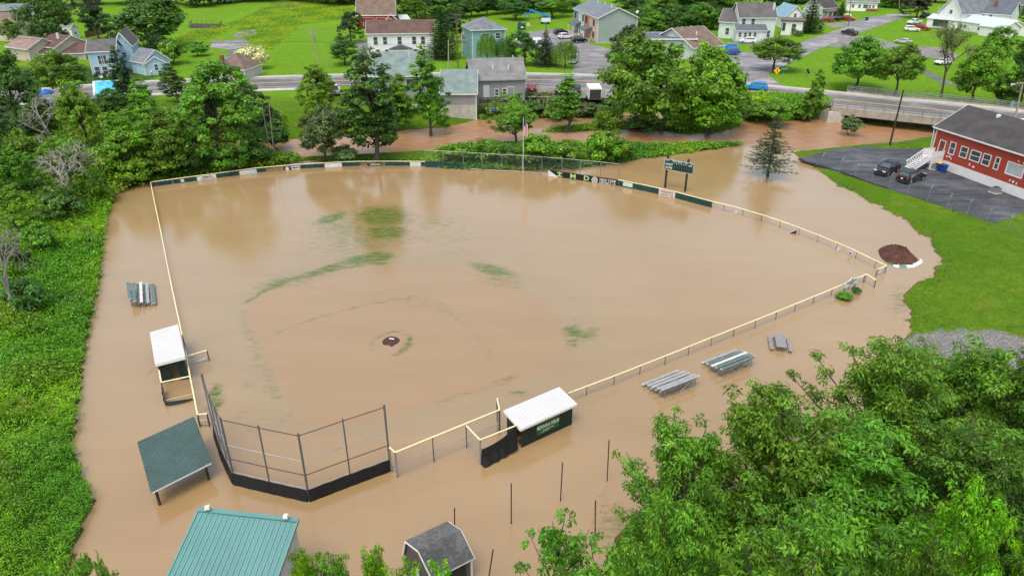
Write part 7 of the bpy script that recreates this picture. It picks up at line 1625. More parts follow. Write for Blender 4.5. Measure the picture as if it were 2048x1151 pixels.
h.vent(5.5, 4.2, e + 2.3, .35, .3); h.vent(8.4, 5.2, e + 2.3, .35, .3)
MB().tube(h.P(-.2, -.4, e - .3), h.P(-.1, -.1, .2), .06, .06, 6).build_w('downpipe', WHITE, h.r)
rr = random.Random(3)
for px_, z in ((1898, 1.9), (1903, 2.0), (1907, 1.8), (1944, 1.9), (1952, 1.75), (2026, 1.7), (2033, 1.65), (2040, 1.6), (2031, 4.4), (2042, 4.4)): MB().box(h.P(h.w * fx(px_, 0), -.03, z), (rr.uniform(.12, .4), .04, rr.uniform(.12, .35)), math.atan2(h.u.y, h.u.x), 0, rr.uniform(-.7, .7)).build_w('bare_patch', WHITE, h.r)
# its stairs
dx_ = max(.03, fx(1884, 0)) * h.w; st = thing('outdoor_stairs', 'white wooden outdoor stairs rising to the red building door', 'stairs', h.P(dx_, -1.2, 0))
MB().prism([h.P(dx_ - .9, -.12, 0), h.P(dx_ + .9, -.12, 0), h.P(dx_ + .9, -2.2, 0), h.P(dx_ - .9, -2.2, 0)], (0, 0, .02)).v
MB().box(h.P(dx_, -1.2, 1.66), (1.9, 2.1, .1), math.atan2(h.u.y, h.u.x)).build_w('landing', WHITE, st)
for x in (-.9, .9):
    for y in (-.25, -2.15): MB().box(h.P(dx_ + x, y, .85 if y == -.25 else 1.35), (.12, .12, 1.7 if y == -.25 else 2.7), math.atan2(h.u.y, h.u.x)).build_w('post', WHITE, st)
for k in range(9): MB().box(h.P(dx_, -2.35 - k * .29, 1.56 - k * .18), (1.5, .32, .06), math.atan2(h.u.y, h.u.x)).build_w('tread', WHITE, st)
for x in (-.8, .8):
    MB().beam(h.P(dx_ + x, -2.2, 1.55), h.P(dx_ + x, -4.9, .0), .06, .26).build_w('stringer', WHITE, st); MB().beam(h.P(dx_ + x, -2.2, 2.6), h.P(dx_ + x, -4.9, .98), .07, .12).build_w('handrail', WHITE, st)
    for k in range(9): MB().box(h.P(dx_ + x, -2.35 - k * .29, 2.0 - k * .18), (.05, .10, 1.0), math.atan2(h.u.y, h.u.x)).build_w('baluster', WHITE, st)
for (a, b) in ((h.P(dx_ + .9, -.2, 0), h.P(dx_ + .9, -2.2, 0)), (h.P(dx_ - .9, -.2, 0), h.P(dx_ - .9, -2.2, 0))):
    for z0, z1 in ((1.8, 2.65),): MB().prism([a + Vector((0, 0, z0)), b + Vector((0, 0, z0)), b + Vector((0, 0, z1)), a + Vector((0, 0, z1))], h.u * .05).build_w('railing_panel', WHITE, st)
MB().prism([h.P(dx_ + .88, -.2, .1), h.P(dx_ + .88, -2.2, .1), h.P(dx_ + .88, -2.2, 1.6), h.P(dx_ + .88, -.2, 1.6)], h.u * .04).build_w('skirt_panel', WHITE, st)
# bins and cooling unit by the red building
def wheelie(x, y, label, mat, lidm):
    p = h.P(x, y, .01); o = thing('wheelie_bin', label, 'bin', p, math.atan2(h.u.y, h.u.x), 'wheeled bins by the red building')
    mb = MB(); b_, t_ = .27, .34; mb.add([(-b_, -b_, .08), (b_, -b_, .08), (b_, b_, .08), (-b_, b_, .08), (-t_, -t_, 1.05), (t_, -t_, 1.05), (t_, t_, 1.05), (-t_, t_, 1.05)], [(3, 2, 1, 0), (4, 5, 6, 7), (0, 1, 5, 4), (1, 2, 6, 5), (2, 3, 7, 6), (3, 0, 4, 7)]); mb.build('body', mat, o)
    MB().box((0, -.02, 1.10), (.74, .78, .07), 0, .05).build('lid', lidm, o); MB().tube((-.33, .38, 1.0), (.33, .38, 1.0), .025, .025, 6).build('handle', BLACKPL, o)
    for x_ in (-.28, .28): MB().tube((x_ - .04, .27, .1), (x_ + .04, .27, .1), .1, .1, 10).build('wheel', RUBBER, o)
BLUEBIN = M('blue_bin', (.015, .05, .22), .5, .15, 2)
wheelie(h.w * fx(1900, 0), -1.1, 'blue wheeled bin with yellow lid, left of the pair at the red building', BLUEBIN, M('yellow_lid', (.62, .40, .08), .5, .15, 2)); wheelie(h.w * fx(1912, 0), -1.3, 'all blue wheeled bin, right of the pair at the red building', BLUEBIN, BLUEBIN)
def ac(x, label):
    o = thing('cooling_unit', label, 'machine', h.P(x, -1.5, .02), math.atan2(h.u.y, h.u.x)); MB().box((0, 0, .4), (.9, .9, .7)).build('body', M('unit_grey', (.20, .21, .21), .6, .2, 2), o); MB().tube((0, 0, .75), (0, 0, .80), .36, .36, 14).build('fan_grille', BLACKPL, o); MB().box((0, 0, .03), (1.2, 1.2, .06)).build('pad', CONCRETE, o)
ac(h.w * fx(1893, 0), 'grey cooling unit at the foot of the white stairs'); ac(h.w * fx(2022, 0), 'grey cooling unit on a pad near the right edge of the red building')

# ------------------------------------------------------------------ swimming pool and tents
pp = [town(a, b, -.3) for a, b in ((188, 168), (237, 166), (240, 192), (190, 197))]; pl = thing('swimming_pool', 'bright blue swimming pool among the trees', 'pool', (pp[0].x, pp[0].y, TOWN))
MB().slab([p + Vector((0, 0, .5)) for p in pp], .6).build_w('water', M('pool_water', (.05, .55, .78), .06, .1, .4, spec=.6), pl)
for a, b in zip(pp, pp[1:] + pp[:1]): MB().beam(a + Vector((0, 0, .48)), b + Vector((0, 0, .48)), .35, .22).build_w('coping', WHITE, pl)
BLUET = M('blue_canvas', (.02, .16, .62), .6, .15, 2)
for bx, by, lb in ((150, 190, 'blue canopy tent beside the swimming pool'), (97, 204, 'blue canopy tent deeper in the trees left of the pool')):
    p = town(bx, by); o = thing('canopy_tent', lb, 'tent', p, .3)
    o.scale = (.7, .7, .8); v = [(-1.6, -1.6, 2.2), (1.6, -1.6, 2.2), (1.6, 1.6, 2.2), (-1.6, 1.6, 2.2), (0, 0, 3.1), (-1.6, -1.6, 1.95), (1.6, -1.6, 1.95), (1.6, 1.6, 1.95), (-1.6, 1.6, 1.95)]
    MB().add(v, [(0, 1, 4), (1, 2, 4), (2, 3, 4), (3, 0, 4), (0, 5, 6, 1), (1, 6, 7, 2), (2, 7, 8, 3), (3, 8, 5, 0)]).build('canopy', BLUET, o)
    for x in (-1.5, 1.5):
        for y in (-1.5, 1.5): MB().tube((x, y, 0), (x, y, 2.1), .03, .03, 6).build('pole', GALV, o)

# ------------------------------------------------------------------ vehicles
PAINT = {}
def paint_mat(n, col, metal=.2):
    if n not in PAINT:
        m = M('car_paint_' + n, col, .3, .04, .6, spec=.3); m.node_tree.nodes['Principled BSDF'].inputs['Coat Weight'].default_value = .12; PAINT[n] = m
    return PAINT[n]
BLK, WHT, RED, BLU, SIL, CHAR, BRIGHTB = ('black', (.008, .008, .010)), ('white', (.72, .72, .72)), ('red', (.30, .012, .015)), ('blue', (.02, .10, .38)), ('silver', (.42, .44, .46)), ('charcoal', (.035, .035, .038)), ('bright_blue', (.01, .25, .62))
PROF = {   # side outlines: lower body (x, z) and cabin (x, z); front at +x
    'suv': (4.6, 1.85, [(-2.28, .45), (-2.3, .95), (-2.2, 1.08), (.95, 1.06), (2.0, .92), (2.28, .72), (2.28, .42), (2.1, .32), (-2.15, .32)], [(-2.1, 1.06), (-1.85, 1.66), (-.2, 1.72), (.35, 1.64), (1.1, 1.05)]),
    'sedan': (4.6, 1.8, [(-2.28, .45), (-2.3, .85), (-2.15, .95), (.85, .93), (1.95, .80), (2.28, .62), (2.28, .38), (2.1, .28), (-2.15, .28)], [(-1.9, .93), (-1.15, 1.36), (-.3, 1.42), (.2, 1.38), (1.05, .92)]),
    'pickup': (5.6, 1.95, [(-2.78, .55), (-2.8, 1.08), (-2.7, 1.16), (1.3, 1.14), (2.45, 1.04), (2.78, .86), (2.78, .5), (2.6, .38), (-2.6, .38)], [(-.95, 1.14), (-.85, 1.78), (.2, 1.84), (.6, 1.78), (1.35, 1.12)]),
}
CARM = {}
def loft(prof, w_lo, w_hi, z_lo, z_hi):
    mb = MB(); k = len(prof); hw = [(w_lo + (w_hi - w_lo) * min(1, max(0, (z - z_lo) / (z_hi - z_lo)))) / 2 for x, z in prof]
    v = [(x, -q, z) for (x, z), q in zip(prof, hw)] + [(x, q, z) for (x, z), q in zip(prof, hw)]
    return mb.add(v, [tuple(range(k)), tuple(range(k, 2 * k))[::-1]] + [(i, k + i, k + (i + 1) % k, (i + 1) % k) for i in range(k)])
def bevelled(me, off):
    import bmesh
    bm = bmesh.new(); bm.from_mesh(me); bmesh.ops.bevel(bm, geom=bm.edges[:], offset=off, segments=2, affect='EDGES', profile=.6, clamp_overlap=True); bm.to_mesh(me); bm.free(); return me
def car_meshes(t):
    if t in CARM: return CARM[t]
    L, W, lo, cab = PROF[t]; d = {}
    d['body'] = bevelled(loft(lo, W * .97, W, .3, .8).mesh('body', None), .07)
    d['roof'] = bevelled(loft(cab, W * .92, W * .74, cab[0][1], cab[2][1]).mesh('roof', None), .05)
    z0, z1 = cab[0][1], cab[2][1]; mid = (z0 + z1) / 2
    def cabpt(i, j, t_, out): 
        (x0, a), (x1, b) = cab[i], cab[j]; x, z = x0 + (x1 - x0) * t_, a + (b - a) * t_; return x, z
    hwz = lambda z: (W * .92 + (W * .74 - W * .92) * (z - z0) / (z1 - z0)) / 2
    gl = []
    for i, j in ((0, 1), (4, 3)):                     # rear and front screens
        pts = []
        for t_, s in ((.10, -1), (.10, 1), (.88, 1), (.88, -1)):
            x, z = cabpt(i, j, t_, 0); pts.append(Vector((x + (.02 if i == 4 else -.02), s * (hwz(z) - .10), z + .012)))
        gl.append(pts)
    n = (gl[0][1] - gl[0][0]).cross(gl[0][2] - gl[0][0])
    d['rear_screen'] = MB().slab(gl[0], .02).mesh('rear_screen', GLASS); d['windscreen'] = MB().slab(gl[1], .02).mesh('windscreen', GLASS)
    sides = []
    xa, xb = cab[0][0], cab[4][0]; zt = z1 - .10; zb = z0 + .06
    def xr(z): return cab[0][0] + (cab[1][0] - cab[0][0]) * (z - cab[0][1]) / (cab[1][1] - cab[0][1])
    def xf(z): return cab[4][0] + (cab[3][0] - cab[4][0]) * (z - cab[4][1]) / (cab[3][1] - cab[4][1])
    lo_r, lo_f, hi_r, hi_f = xr(zb) + .16, xf(zb) - .18, xr(zt) + .14, xf(zt) - .14
    cuts = [0, .34, .66, 1] if t == 'suv' else [0, .5, 1]
    for s in (-1, 1):
        for a, b in zip(cuts[:-1], cuts[1:]):
            g = .012; q = [(lo_r + (lo_f - lo_r) * (a + g), zb), (lo_r + (lo_f - lo_r) * (b - g), zb), (hi_r + (hi_f - hi_r) * (b - g), zt), (hi_r + (hi_f - hi_r) * (a + g), zt)]
            mb = MB(); v = [Vector((x, s * (hwz(z) + .012), z)) for x, z in q] + [Vector((x, s * (hwz(z) - .02), z)) for x, z in q]
            mb.add(v, [(0, 1, 2, 3), (7, 6, 5, 4), (0, 4, 5, 1), (1, 5, 6, 2), (2, 6, 7, 3), (3, 7, 4, 0)]); sides.append(mb.mesh('side_window', GLASS))
    d['side'] = sides
    wr = .36 if t != 'sedan' else .33
    d['tyre'] = MB().tube((0, -.12, 0), (0, .12, 0), wr, wr, 18).mesh('wheel', RUBBER); d['rim'] = MB().tube((0, -.13, 0), (0, .13, 0), wr * .62, wr * .62, 12).mesh('rim', CHROME); d['wr'] = wr
    d['head'] = MB().box((0, 0, 0), (.10, .42, .16)).mesh('headlight', LAMPW); d['tail'] = MB().box((0, 0, 0), (.10, .26, .30)).mesh('tail_light', LAMPR)
    d['bump'] = MB().box((0, 0, 0), (.14, W * .92, .22)).mesh('bumper', BLACKPL); d['plate'] = MB().box((0, 0, 0), (.03, .34, .16)).mesh('number_plate', WHITE); d['mirror'] = MB().box((0, 0, 0), (.14, .2, .14)).mesh('mirror', BLACKPL)
    if t == 'pickup': d['bed'] = MB().box((0, 0, 0), (1.62, W * .80, .03)).mesh('bed_liner', BLACKPL); d['bedwall'] = [MB().box((-1.88, s * W * .455, 1.22), (1.78, .10, .14)).mesh('bed_rail', None) for s in (-1, 1)]
    CARM[t] = d; return d
def with_mat(o, m):
    o.data.materials.append(m) if len(o.data.materials) == 0 else None
    o.material_slots[0].link = 'OBJECT'; o.material_slots[0].material = m; return o
def car(t, col, front, rear, label, z=TOWN + .06, group=None, name=None):
    """front and rear: photo pixels of the ground below the two ends"""
    f, b = at(*front, z), at(*rear, z); d = f - b; c = (f + b) / 2; L, W, lo, cab = PROF[t]; D = car_meshes(t); pm = paint_mat(*col)
    o = thing(name or {'suv': 'parked_car', 'sedan': 'parked_car', 'pickup': 'pickup_truck'}[t], label, 'pickup truck' if t == 'pickup' else 'car', c, math.atan2(d.y, d.x), group)
    with_mat(place('body', D['body'], o), pm); with_mat(place('roof', D['roof'], o), pm)
    place('windscreen', D['windscreen'], o); place('rear_screen', D['rear_screen'], o)
    for m in D['side']: place('side_window', m, o)
    for x in (-L * .31, L * .32):
        for y in (-1, 1): w = place('wheel', D['tyre'], o, (x, y * (W / 2 - .10), D['wr'])); place('rim', D['rim'], w)
    hz = lo[3][1] - .28
    for y in (-1, 1):
        place('headlight', D['head'], o, (L / 2 - .06, y * (W / 2 - .30), hz)); place('tail_light', D['tail'], o, (-L / 2 + .03, y * (W / 2 - .17), hz + .1)); place('mirror', D['mirror'], o, (cab[4][0] - .25, y * (W / 2 + .06), cab[0][1] + .1))
    place('bumper', D['bump'], o, (L / 2 - .04, 0, .42)); place('bumper', D['bump'], o, (-L / 2 + .04, 0, .42)); place('number_plate', D['plate'], o, (-L / 2 - .03, 0, hz))
    if t == 'pickup':
        place('bed_liner', D['bed'], o, (-1.85, 0, 1.175))
        for m in D['bedwall']: with_mat(place('bed_rail', m, o), pm)
    return o
car('suv', BLK, (1754, 353), (1790, 339), 'black estate car facing the wire fence in the lot', LOTZ)
car('suv', BLK, (1842, 355), (1798, 368), 'glossy black car with red tail lights seen from behind in the lot', LOTZ)
car('suv', RED, (1063, 173), (1064, 192), 'dark red car parked beside the grey house')
car('pickup', CHAR, (1125, 178), (1117, 196), 'dark pickup parked left, behind the slim pointed tree', TOWN + .06); car('pickup', CHAR, (1150, 177), (1152, 196), 'dark truck parked right, behind the slim pointed tree')
car('pickup', SIL, (662, 174), (676, 202), 'silver pickup hidden behind the small light green tree', TOWN + .1)
car('suv', BLK, (1138, 67), (1104, 70), 'black car parked farthest from the road before the townhouse'); car('suv', WHT, (1148, 76), (1113, 79), 'white car parked between two black cars before the townhouse'); car('suv', BLK, (1176, 84), (1141, 86), 'black car parked nearest the road before the townhouse')
car('suv', BLU, (1441, 110), (1481, 109), 'mid blue car at the diner, in front of a brighter blue one'); car('suv', BRIGHTB, (1439, 100), (1474, 100), 'bright blue car half hidden behind the mid blue one')
car('suv', WHT, (1478, 86), (1512, 87), 'white car on the parking pad of the white two storey house'); car('suv', WHT, (1494, 81), (1524, 81), 'white car parked behind another white car by the glazed porch')
car('suv', BRIGHTB, (1489, 178), (1533, 181), 'bright blue car driving on the main road'); car('pickup', CHAR, (1682, 67), (1715, 73), 'dark grey pickup driving up the side street')
car('pickup', WHT, (1810, 50), (1846, 47), 'white pickup parked at the farmhouse'); car('suv', WHT, (1840, 63), (1806, 62), 'white hatchback parked beside a red pickup'); car('pickup', RED, (1861, 62), (1822, 58), 'red pickup parked behind the white hatchback'); car('sedan', SIL, (1788, 85), (1824, 89), 'silver sedan on the gravel driveway')
car('suv', RED, (1644, 44), (1660, 44), 'small red car parked by the dark porch house'); car('suv', BLK, (1658, 43), (1684, 42), 'black car parked left of the red and white truck'); car('pickup', RED, (1706, 42), (1680, 40), 'red utility truck with white canopy by the side street'); car('sedan', WHT, (1874, 130), (1898, 128), 'white car mostly hidden behind the tall thin tree'); car('suv', BLK, (1836, 37), (1862, 33), 'dark car under the dark reddish street tree')
p = town(1694, 40, .06); o = thing('truck_canopy', 'white canopy on the bed of the red utility truck', 'canopy', p); MB().prism([(-1.2, -.8, 1.25), (1.0, -.8, 1.25), (.9, -.7, 2.0), (-1.1, -.7, 2.0)], (0, 1.5, 0)).build('shell', WHITE, o)
# trailer
a, b = town(1176.5, 205), town(1203, 205); c = (a + b) / 2; w = (b - a).length; o = thing('cargo_trailer', 'white enclosed trailer with dark rear door beside the road', 'trailer', c, math.atan2((b - a).y, (b - a).x)); th_ = rise(c.y, 177) - TOWN; Lt = 5.2
bevelled(MB().box((0, Lt / 2, .55 + (th_ - .55) / 2), (w, Lt, th_ - .55)).build('body', WHITE, o).data, .06); MB().box((0, -.03, .55 + (th_ - .7) / 2), (w * .84, .06, (th_ - .55) * .84)).build('ramp_door', M('dark_door_panel', (.05, .045, .042), .6, .2, 2), o)
for s in (-1, 1):
    for y in (2.4, 3.2): MB().tube((s * (w / 2 - .02), y, .36), (s * (w / 2 + .16), y, .36), .36, .36, 14).build('wheel', RUBBER, o)
    MB().box((s * (w / 2 - .1), -.05, .9), (.12, .06, .25)).build('tail_light', LAMPR, o)
MB().beam((0, Lt, .5), (0, Lt + 1.1, .5), .12, .12).build('tow_bar', BLACKPL, o)
o = thing('sawhorse', 'white trestle right of the white trailer', 'trestle', town(1217, 193)); MB().beam((-.6, 0, 1.2), (.6, 0, 1.2), .1, .1).build('beam', WHITE, o)
for x in (-.5, .5):
    for y in (-.4, .4): MB().beam((x, y * .2, 1.15), (x * 1.3, y, 0), .08, .08).build('leg', WHITE, o)
MB().beam((-.6, -.25, .5), (.6, -.25, .5), .05, .08).build('stretcher', WHITE, o)
o = thing('quad_bike', 'black quad bike beside the white trailer', 'quad bike', town(1159, 204), .4); MB().prism([(-.7, -.25, .45), (.7, -.25, .45), (.6, -.25, .75), (.1, -.25, .7), (-.6, -.25, .9)], (0, .5, 0)).build('body', BLACKPL, o); MB().beam((.35, -.4, 1.0), (.35, .4, 1.0), .05, .05).build('handlebar', BLACKPL, o)
for x in (-.55, .55):
    for y in (-.45, .45): MB().tube((x, y - .12, .3), (x, y + .12, .3), .3, .3, 12).build('wheel', RUBBER, o)
# long white trailer home by the lot
a, b = town(1035, 92), town(1098, 90); o = thing('box_trailer', 'long white roofed trailer behind the blue spruce', 'trailer', (a + b) / 2); d = b - a; hh_ = rise(a.y, 80) - TOWN; o.rotation_euler.z = math.atan2(d.y, d.x)
bevelled(MB().box((0, 1.6, .6 + (hh_ - .6) / 2), (d.length, 3.2, hh_ - .6)).build('body', WHITE, o).data, .08)
for x in (-.2, .0, .2): MB().box((d.length * x, -.03, hh_ * .6), (1.2, .05, .7)).build('window', GLASS, o)
for x in (-.25, -.15, .3): MB().tube((d.length * x, -.05, .4), (d.length * x, .2, .4), .4, .4, 12).build('wheel', RUBBER, o)
o = thing('white_van', 'white van half hidden by the rounded weeping tree', 'van', town(1147, 126), math.atan2(1, .25)); bevelled(MB().prism([(-2.3, -.95, .35), (2.2, -.95, .35), (2.3, -.95, 1.1), (1.7, -.95, 1.35), (1.1, -.95, 2.1), (-2.3, -.95, 2.15)], (0, 1.9, 0)).build('body', WHITE, o).data, .06); MB().box((-2.32, 0, 1.65), (.04, 1.5, .6)).build('rear_screen', GLASS, o)
for x in (-1.4, 1.5):
    for y in (-.86, .86): MB().tube((x, y - .1, .35), (x, y + .1, .35), .35, .35, 12).build('wheel', RUBBER, o)
# boom lift
BL = M('lift_blue', (.01, .22, .62), .45, .1, 2); p = town(1090, 48); o = thing('boom_lift', 'bright blue boom lift with folded arm by the trees', 'lift', p)
def lp_(px_, py_): z = rise(p.y, py_) - TOWN; return Vector(((at(px_, 48, TOWN).x - p.x), 0, z))
bevelled(MB().box((0, 0, .75), (3.0, 1.9, .7)).build('chassis', BL, o).data, .08); bevelled(MB().box((.2, 0, 1.5), (1.8, 1.6, .7)).build('turret', BL, o).data, .08)
for x in (-1.1, 1.1):
    for y in (-.95, .95): MB().tube((x, y - .16, .42), (x, y + .16, .42), .42, .42, 14).build('wheel', RUBBER, o)
MB().beam((.3, 0, 1.7), lp_(1101, 34), .34, .4).build('lower_arm', BL, o); MB().beam(lp_(1101, 34), lp_(1060, 20), .36, .55).build('boom', BL, o); MB().beam(lp_(1060, 20), lp_(1057, 32), .28, .32).build('jib', BL, o)
c_ = lp_(1053, 33); mb = MB()
for z in (0, .55, 1.1):
    for a_, b_ in (((-.9, -.4), (.9, -.4)), ((.9, -.4), (.9, .4)), ((.9, .4), (-.9, .4)), ((-.9, .4), (-.9, -.4))): mb.beam(c_ + Vector((a_[0], a_[1], z)), c_ + Vector((b_[0], b_[1], z)), .06, .06)
for x, y in ((-.9, -.4), (.9, -.4), (.9, .4), (-.9, .4)): mb.beam(c_ + Vector((x, y, 0)), c_ + Vector((x, y, 1.1)), .06, .06)
mb.build('basket', BL, o)
o = thing('billboard_sign', 'blank white sign board on a wooden pole in front of the boom lift', 'sign', town(1092, 64)); zs0, zs1 = rise(o.location.y, 44) - TOWN, rise(o.location.y, 36) - TOWN
MB().tube((0, 0, -.2), (0, 0, zs1), .12, .1, 8).build('pole', WOODPOLE, o); MB().box((-.1, -.15, (zs0 + zs1) / 2), (2.9, .12, zs1 - zs0)).build('board', WHITE, o)
o = thing('dumpster', 'dark green dumpster with open lid at the back of the lot', 'dumpster', town(1043, 60)); DG = M('dumpster_green', (.012, .07, .04), .5, .2, 2)
MB().prism([(-1.3, -.8, .15), (-1.3, .8, .15), (-1.3, .8, 1.9), (-1.3, -.8, 1.4)], (2.6, 0, 0)).build('body', DG, o); MB().box((-.65, .3, 2.0), (1.2, 1.2, .06), 0, .5).build('lid', BLACKPL, o); MB().box((.65, .0, 1.72), (1.2, 1.6, .06), 0, .3).build('lid', BLACKPL, o); MB().box((.2, -.85, .9), (.9, .04, .45)).build('sticker', WHITE, o)
o = thing('notice_board', 'small pale board standing right of the green dumpster', 'sign', town(1056.5, 56)); MB().box((0, 0, 1.0), (1.1, .08, 1.1)).build('board', SCREAM, o); MB().box((-.4, .05, .4), (.1, .1, .9)).build('leg', WOODPOLE, o); MB().box((.4, .05, .4), (.1, .1, .9)).build('leg', WOODPOLE, o)
def roadside_bin(px_, py_, lb, mat):
    o = thing('waste_bin', lb, 'bin', town(px_, py_)); b_, t_ = .35, .45; MB().add([(-b_, -b_, .05), (b_, -b_, .05), (b_, b_, .05), (-b_, b_, .05), (-t_, -t_, 1.15), (t_, -t_, 1.15), (t_, t_, 1.15), (-t_, t_, 1.15)], [(3, 2, 1, 0), (4, 5, 6, 7), (0, 1, 5, 4), (1, 2, 6, 5), (2, 3, 7, 6), (3, 0, 4, 7)]).build('body', mat, o); MB().box((0, 0, 1.2), (1.0, 1.0, .08), 0, .06).build('lid', BLACKPL, o)
roadside_bin(1640, 60, 'dark blue bin on the lawn right of the flat roofed cottage', NAVY); roadside_bin(1733, 42, 'dark blue bin at the side of the side street', BLUEBIN)

# ------------------------------------------------------------------ poles, wires, lamps, signs
def pole(bx, by, tx, ty, label, z=TOWN, r=.16, mat=None, arms=2, name='utility_pole', cat='utility pole', group='wooden utility poles', head=True):
    p = at(bx, by, z); zt = rise(p.y, ty); t = at(tx, ty, zt); o = thing(name, label, cat, p, 0, group); d = t - p; m = mat or POLEPALE
    MB().tube(-d * .04, d, r, r * .72, 8).build('pole', m, o)
    for k in range(arms):
        c_ = d * (.985 - .07 * k); MB().beam(c_ + Vector((-1.2, -.1, 0)), c_ + Vector((1.2, -.1, 0)), .1, .12).build('crossarm', m, o)
        for x in (-1.05, -.5, .5, 1.05): MB().tube(c_ + Vector((x, -.1, .06)), c_ + Vector((x, -.1, .26)), .05, .035, 6).build('insulator', GALV, o)
    return o, t
o1, T1 = pole(638, 140, 624, 59, 'pale leaning utility pole with transformer on the meadow edge'); MB().tube(Vector((.45, -.1, 6.4)) * 1 + Vector((-.75, 0, 0)), Vector((-.3, -.1, 7.6)), .28, .28, 10).build('transformer', GALV, o1)
o2, T2 = pole(916, 136, 912, 28, 'utility pole with wide crossarms right of the white house', mat=WOODPOLE, arms=3); o3, T3 = pole(897, 142, 897, 80, 'plain pale utility pole beside the road, without crossarms', arms=0)
o4, T4 = pole(1333, 82, 1338, 44, 'dark pole rising above the flat roof of the diner', mat=WOODPOLE, arms=1); o5, T5 = pole(1780, 288, 1807, 180, 'dark leaning utility pole at the lot corner by the creek', z=1.0, mat=WOODDARK, arms=0); o6, T6 = pole(2027, 250, 2046, 165, 'pale utility pole with street lamp at the right edge by the bridge', arms=1)
o7, T7 = pole(1697, 53, 1703, -10, 'wooden pole at the side street by the red truck', mat=WOODPOLE, arms=1); o8, T8 = pole(1873, 36, 1878, 12, 'slim white pole by the parked white pickup', mat=WHITE, arms=0, r=.1); o9, T9 = pole(1800, 20, 1797, -20, 'pale pole at the far end of the side street', arms=0); o10, T10 = pole(50, 112, 48, 80, 'pole beside the tan house roof', mat=POLEPALE, arms=1, r=.12)
p = o6.location; MB().beam(T6 - p + Vector((0, 0, -.6)), T6 - p + Vector((-1.6, -.3, -.2)), .07, .07).build('lamp_arm', GALV, o6); MB().box(T6 - p + Vector((-1.8, -.33, -.2)), (.6, .25, .14)).build('lamp_head', LAMPW, o6); MB().box(T6 - p + Vector((-.75, -.2, -3.4)), (.5, .06, .9)).build('banner', RBLUE, o6)
def span(a, b, label, n=14, sag=.7, r=.014, name='power_line'):
    mb = MB(); q = [a.lerp(b, i / n) - Vector((0, 0, sag * 4 * (i / n) * (1 - i / n))) for i in range(n + 1)]
    for s, t in zip(q[:-1], q[1:]): mb.tube(s, t, r, r, 4, False)
    return solo(mb, name, M('cable', (.05, .05, .05), .6, .1, 2), label, 'cable', a, None)
L0 = Vector((-118, T1.y + 2, T1.z - .3))
span(L0, T1, 'upper power line running left from the pale leaning pole'); span(L0 + Vector((0, -1, -1.6)), T1 + Vector((0, 0, -2.6)), 'lower thick cable running left from the pale leaning pole', r=.035)
span(T1, T2, 'upper power line between the pale leaning pole and the wide armed pole'); span(T1 + Vector((0, 0, -2.6)), T3 + Vector((0, 0, -.3)), 'lower cable between the pale leaning pole and the plain pale pole', r=.03)
span(T2, T4, 'power line from the wide armed pole to the diner pole', sag=1.2); span(T3, T4 + Vector((0, 0, -1)), 'cable crossing the lot entrance towards the diner pole', sag=1.5)
for k in range(3): span(T4 + Vector((0, .2 * k, -.4 * k)), T6 + Vector((0, -.4 * k, -.2 - .45 * k)), ['highest', 'middle', 'lowest'][k] + ' of three lines passing the pair of lawn trees', sag=1.4)
span(T4 + Vector((0, 0, -2.4)), T5 + Vector((0, 0, -.2)), 'cable from the diner pole to the dark leaning pole', sag=1.0); span(T5, T6 + Vector((0, 0, -3)), 'cable from the dark leaning pole over the bridge', sag=.6); span(T6 + Vector((0, 0, -1)), T6 + Vector((40, 30, 0)), 'line leaving the right edge pole')
span(T6 + Vector((0, 0, -2)), Vector((h.P(8, 2, 0).x, h.P(8, 2, 0).y, 7.2)), 'service wire from the right edge pole to the red building')
def lamp(bx, by, tx, ty, label, arm):
    p = on(bx, by); zt = rise(p.y, ty); t = at(tx, ty, zt) - p; o = thing('lamp_pole', label, 'lamp post', p, 0, 'pale lamp poles on the left bank'); MB().tube((0, 0, -.3), t, .09, .06, 8).build('pole', POLEPALE, o)
    if arm: MB().beam(t, t + Vector((-1.3, 0, .25)), .06, .06).build('arm', GALV, o); MB().box(t + Vector((-1.6, 0, .25)), (.8, .3, .16)).build('lamp_head', LAMPW, o)
    else: MB().tube(t, t + Vector((0, 0, .12)), .09, .05, 8).build('cap', GALV, o)
lamp(541, 315, 524, 207, 'pale pole with lamp arm, left of two on the bank', True); lamp(549, 318, 537, 200, 'bare pale pole, right of two on the bank', False)
p = onw(1046, 345); zt = rise(p.y, 236); o = thing('flagpole', 'white flagpole in centre field', 'flagpole', p); MB().tube((0, 0, -.4), (0, 0, zt), .05, .035, 8).build('pole', WHITE, o); MB().tube((0, 0, zt), (0, 0, zt + .12), .06, .02, 8).build('finial', YELLOWCAP, o)
zf = zt - .2; fg = thing('flag', 'limp striped flag with blue canton hanging on the flagpole', 'flag', p + Vector((.06, 0, zf)))
FR, FW, FB = M('flag_red', (.42, .02, .03), .8, .1, 2), M('flag_white', (.68, .68, .66), .8, .1, 2), M('flag_blue', (.02, .03, .16), .8, .1, 2)
def fold(x0, x1, z0, z1, k): return [(x0, .06 * math.sin(k * 2.0), z0), (x1, .06 * math.sin((k + 1) * 2.0), z0 - .12), (x1, .06 * math.sin((k + 1) * 2.0), z1 - .12), (x0, .06 * math.sin(k * 2.0), z1)]
for k in range(7):
    q_ = fold(.09 * k, .09 * (k + 1), -.12 * k, -2.0 - .10 * k, k); MB().prism(q_, (0, .015, 0)).build('stripe', FR if k % 2 == 0 else FW, fg)
MB().prism([(0, -.07, .0), (.30, -.09, -.3), (.30, -.09, -1.0), (0, -.07, -.8)], (0, .015, 0)).build('canton', FB, fg)
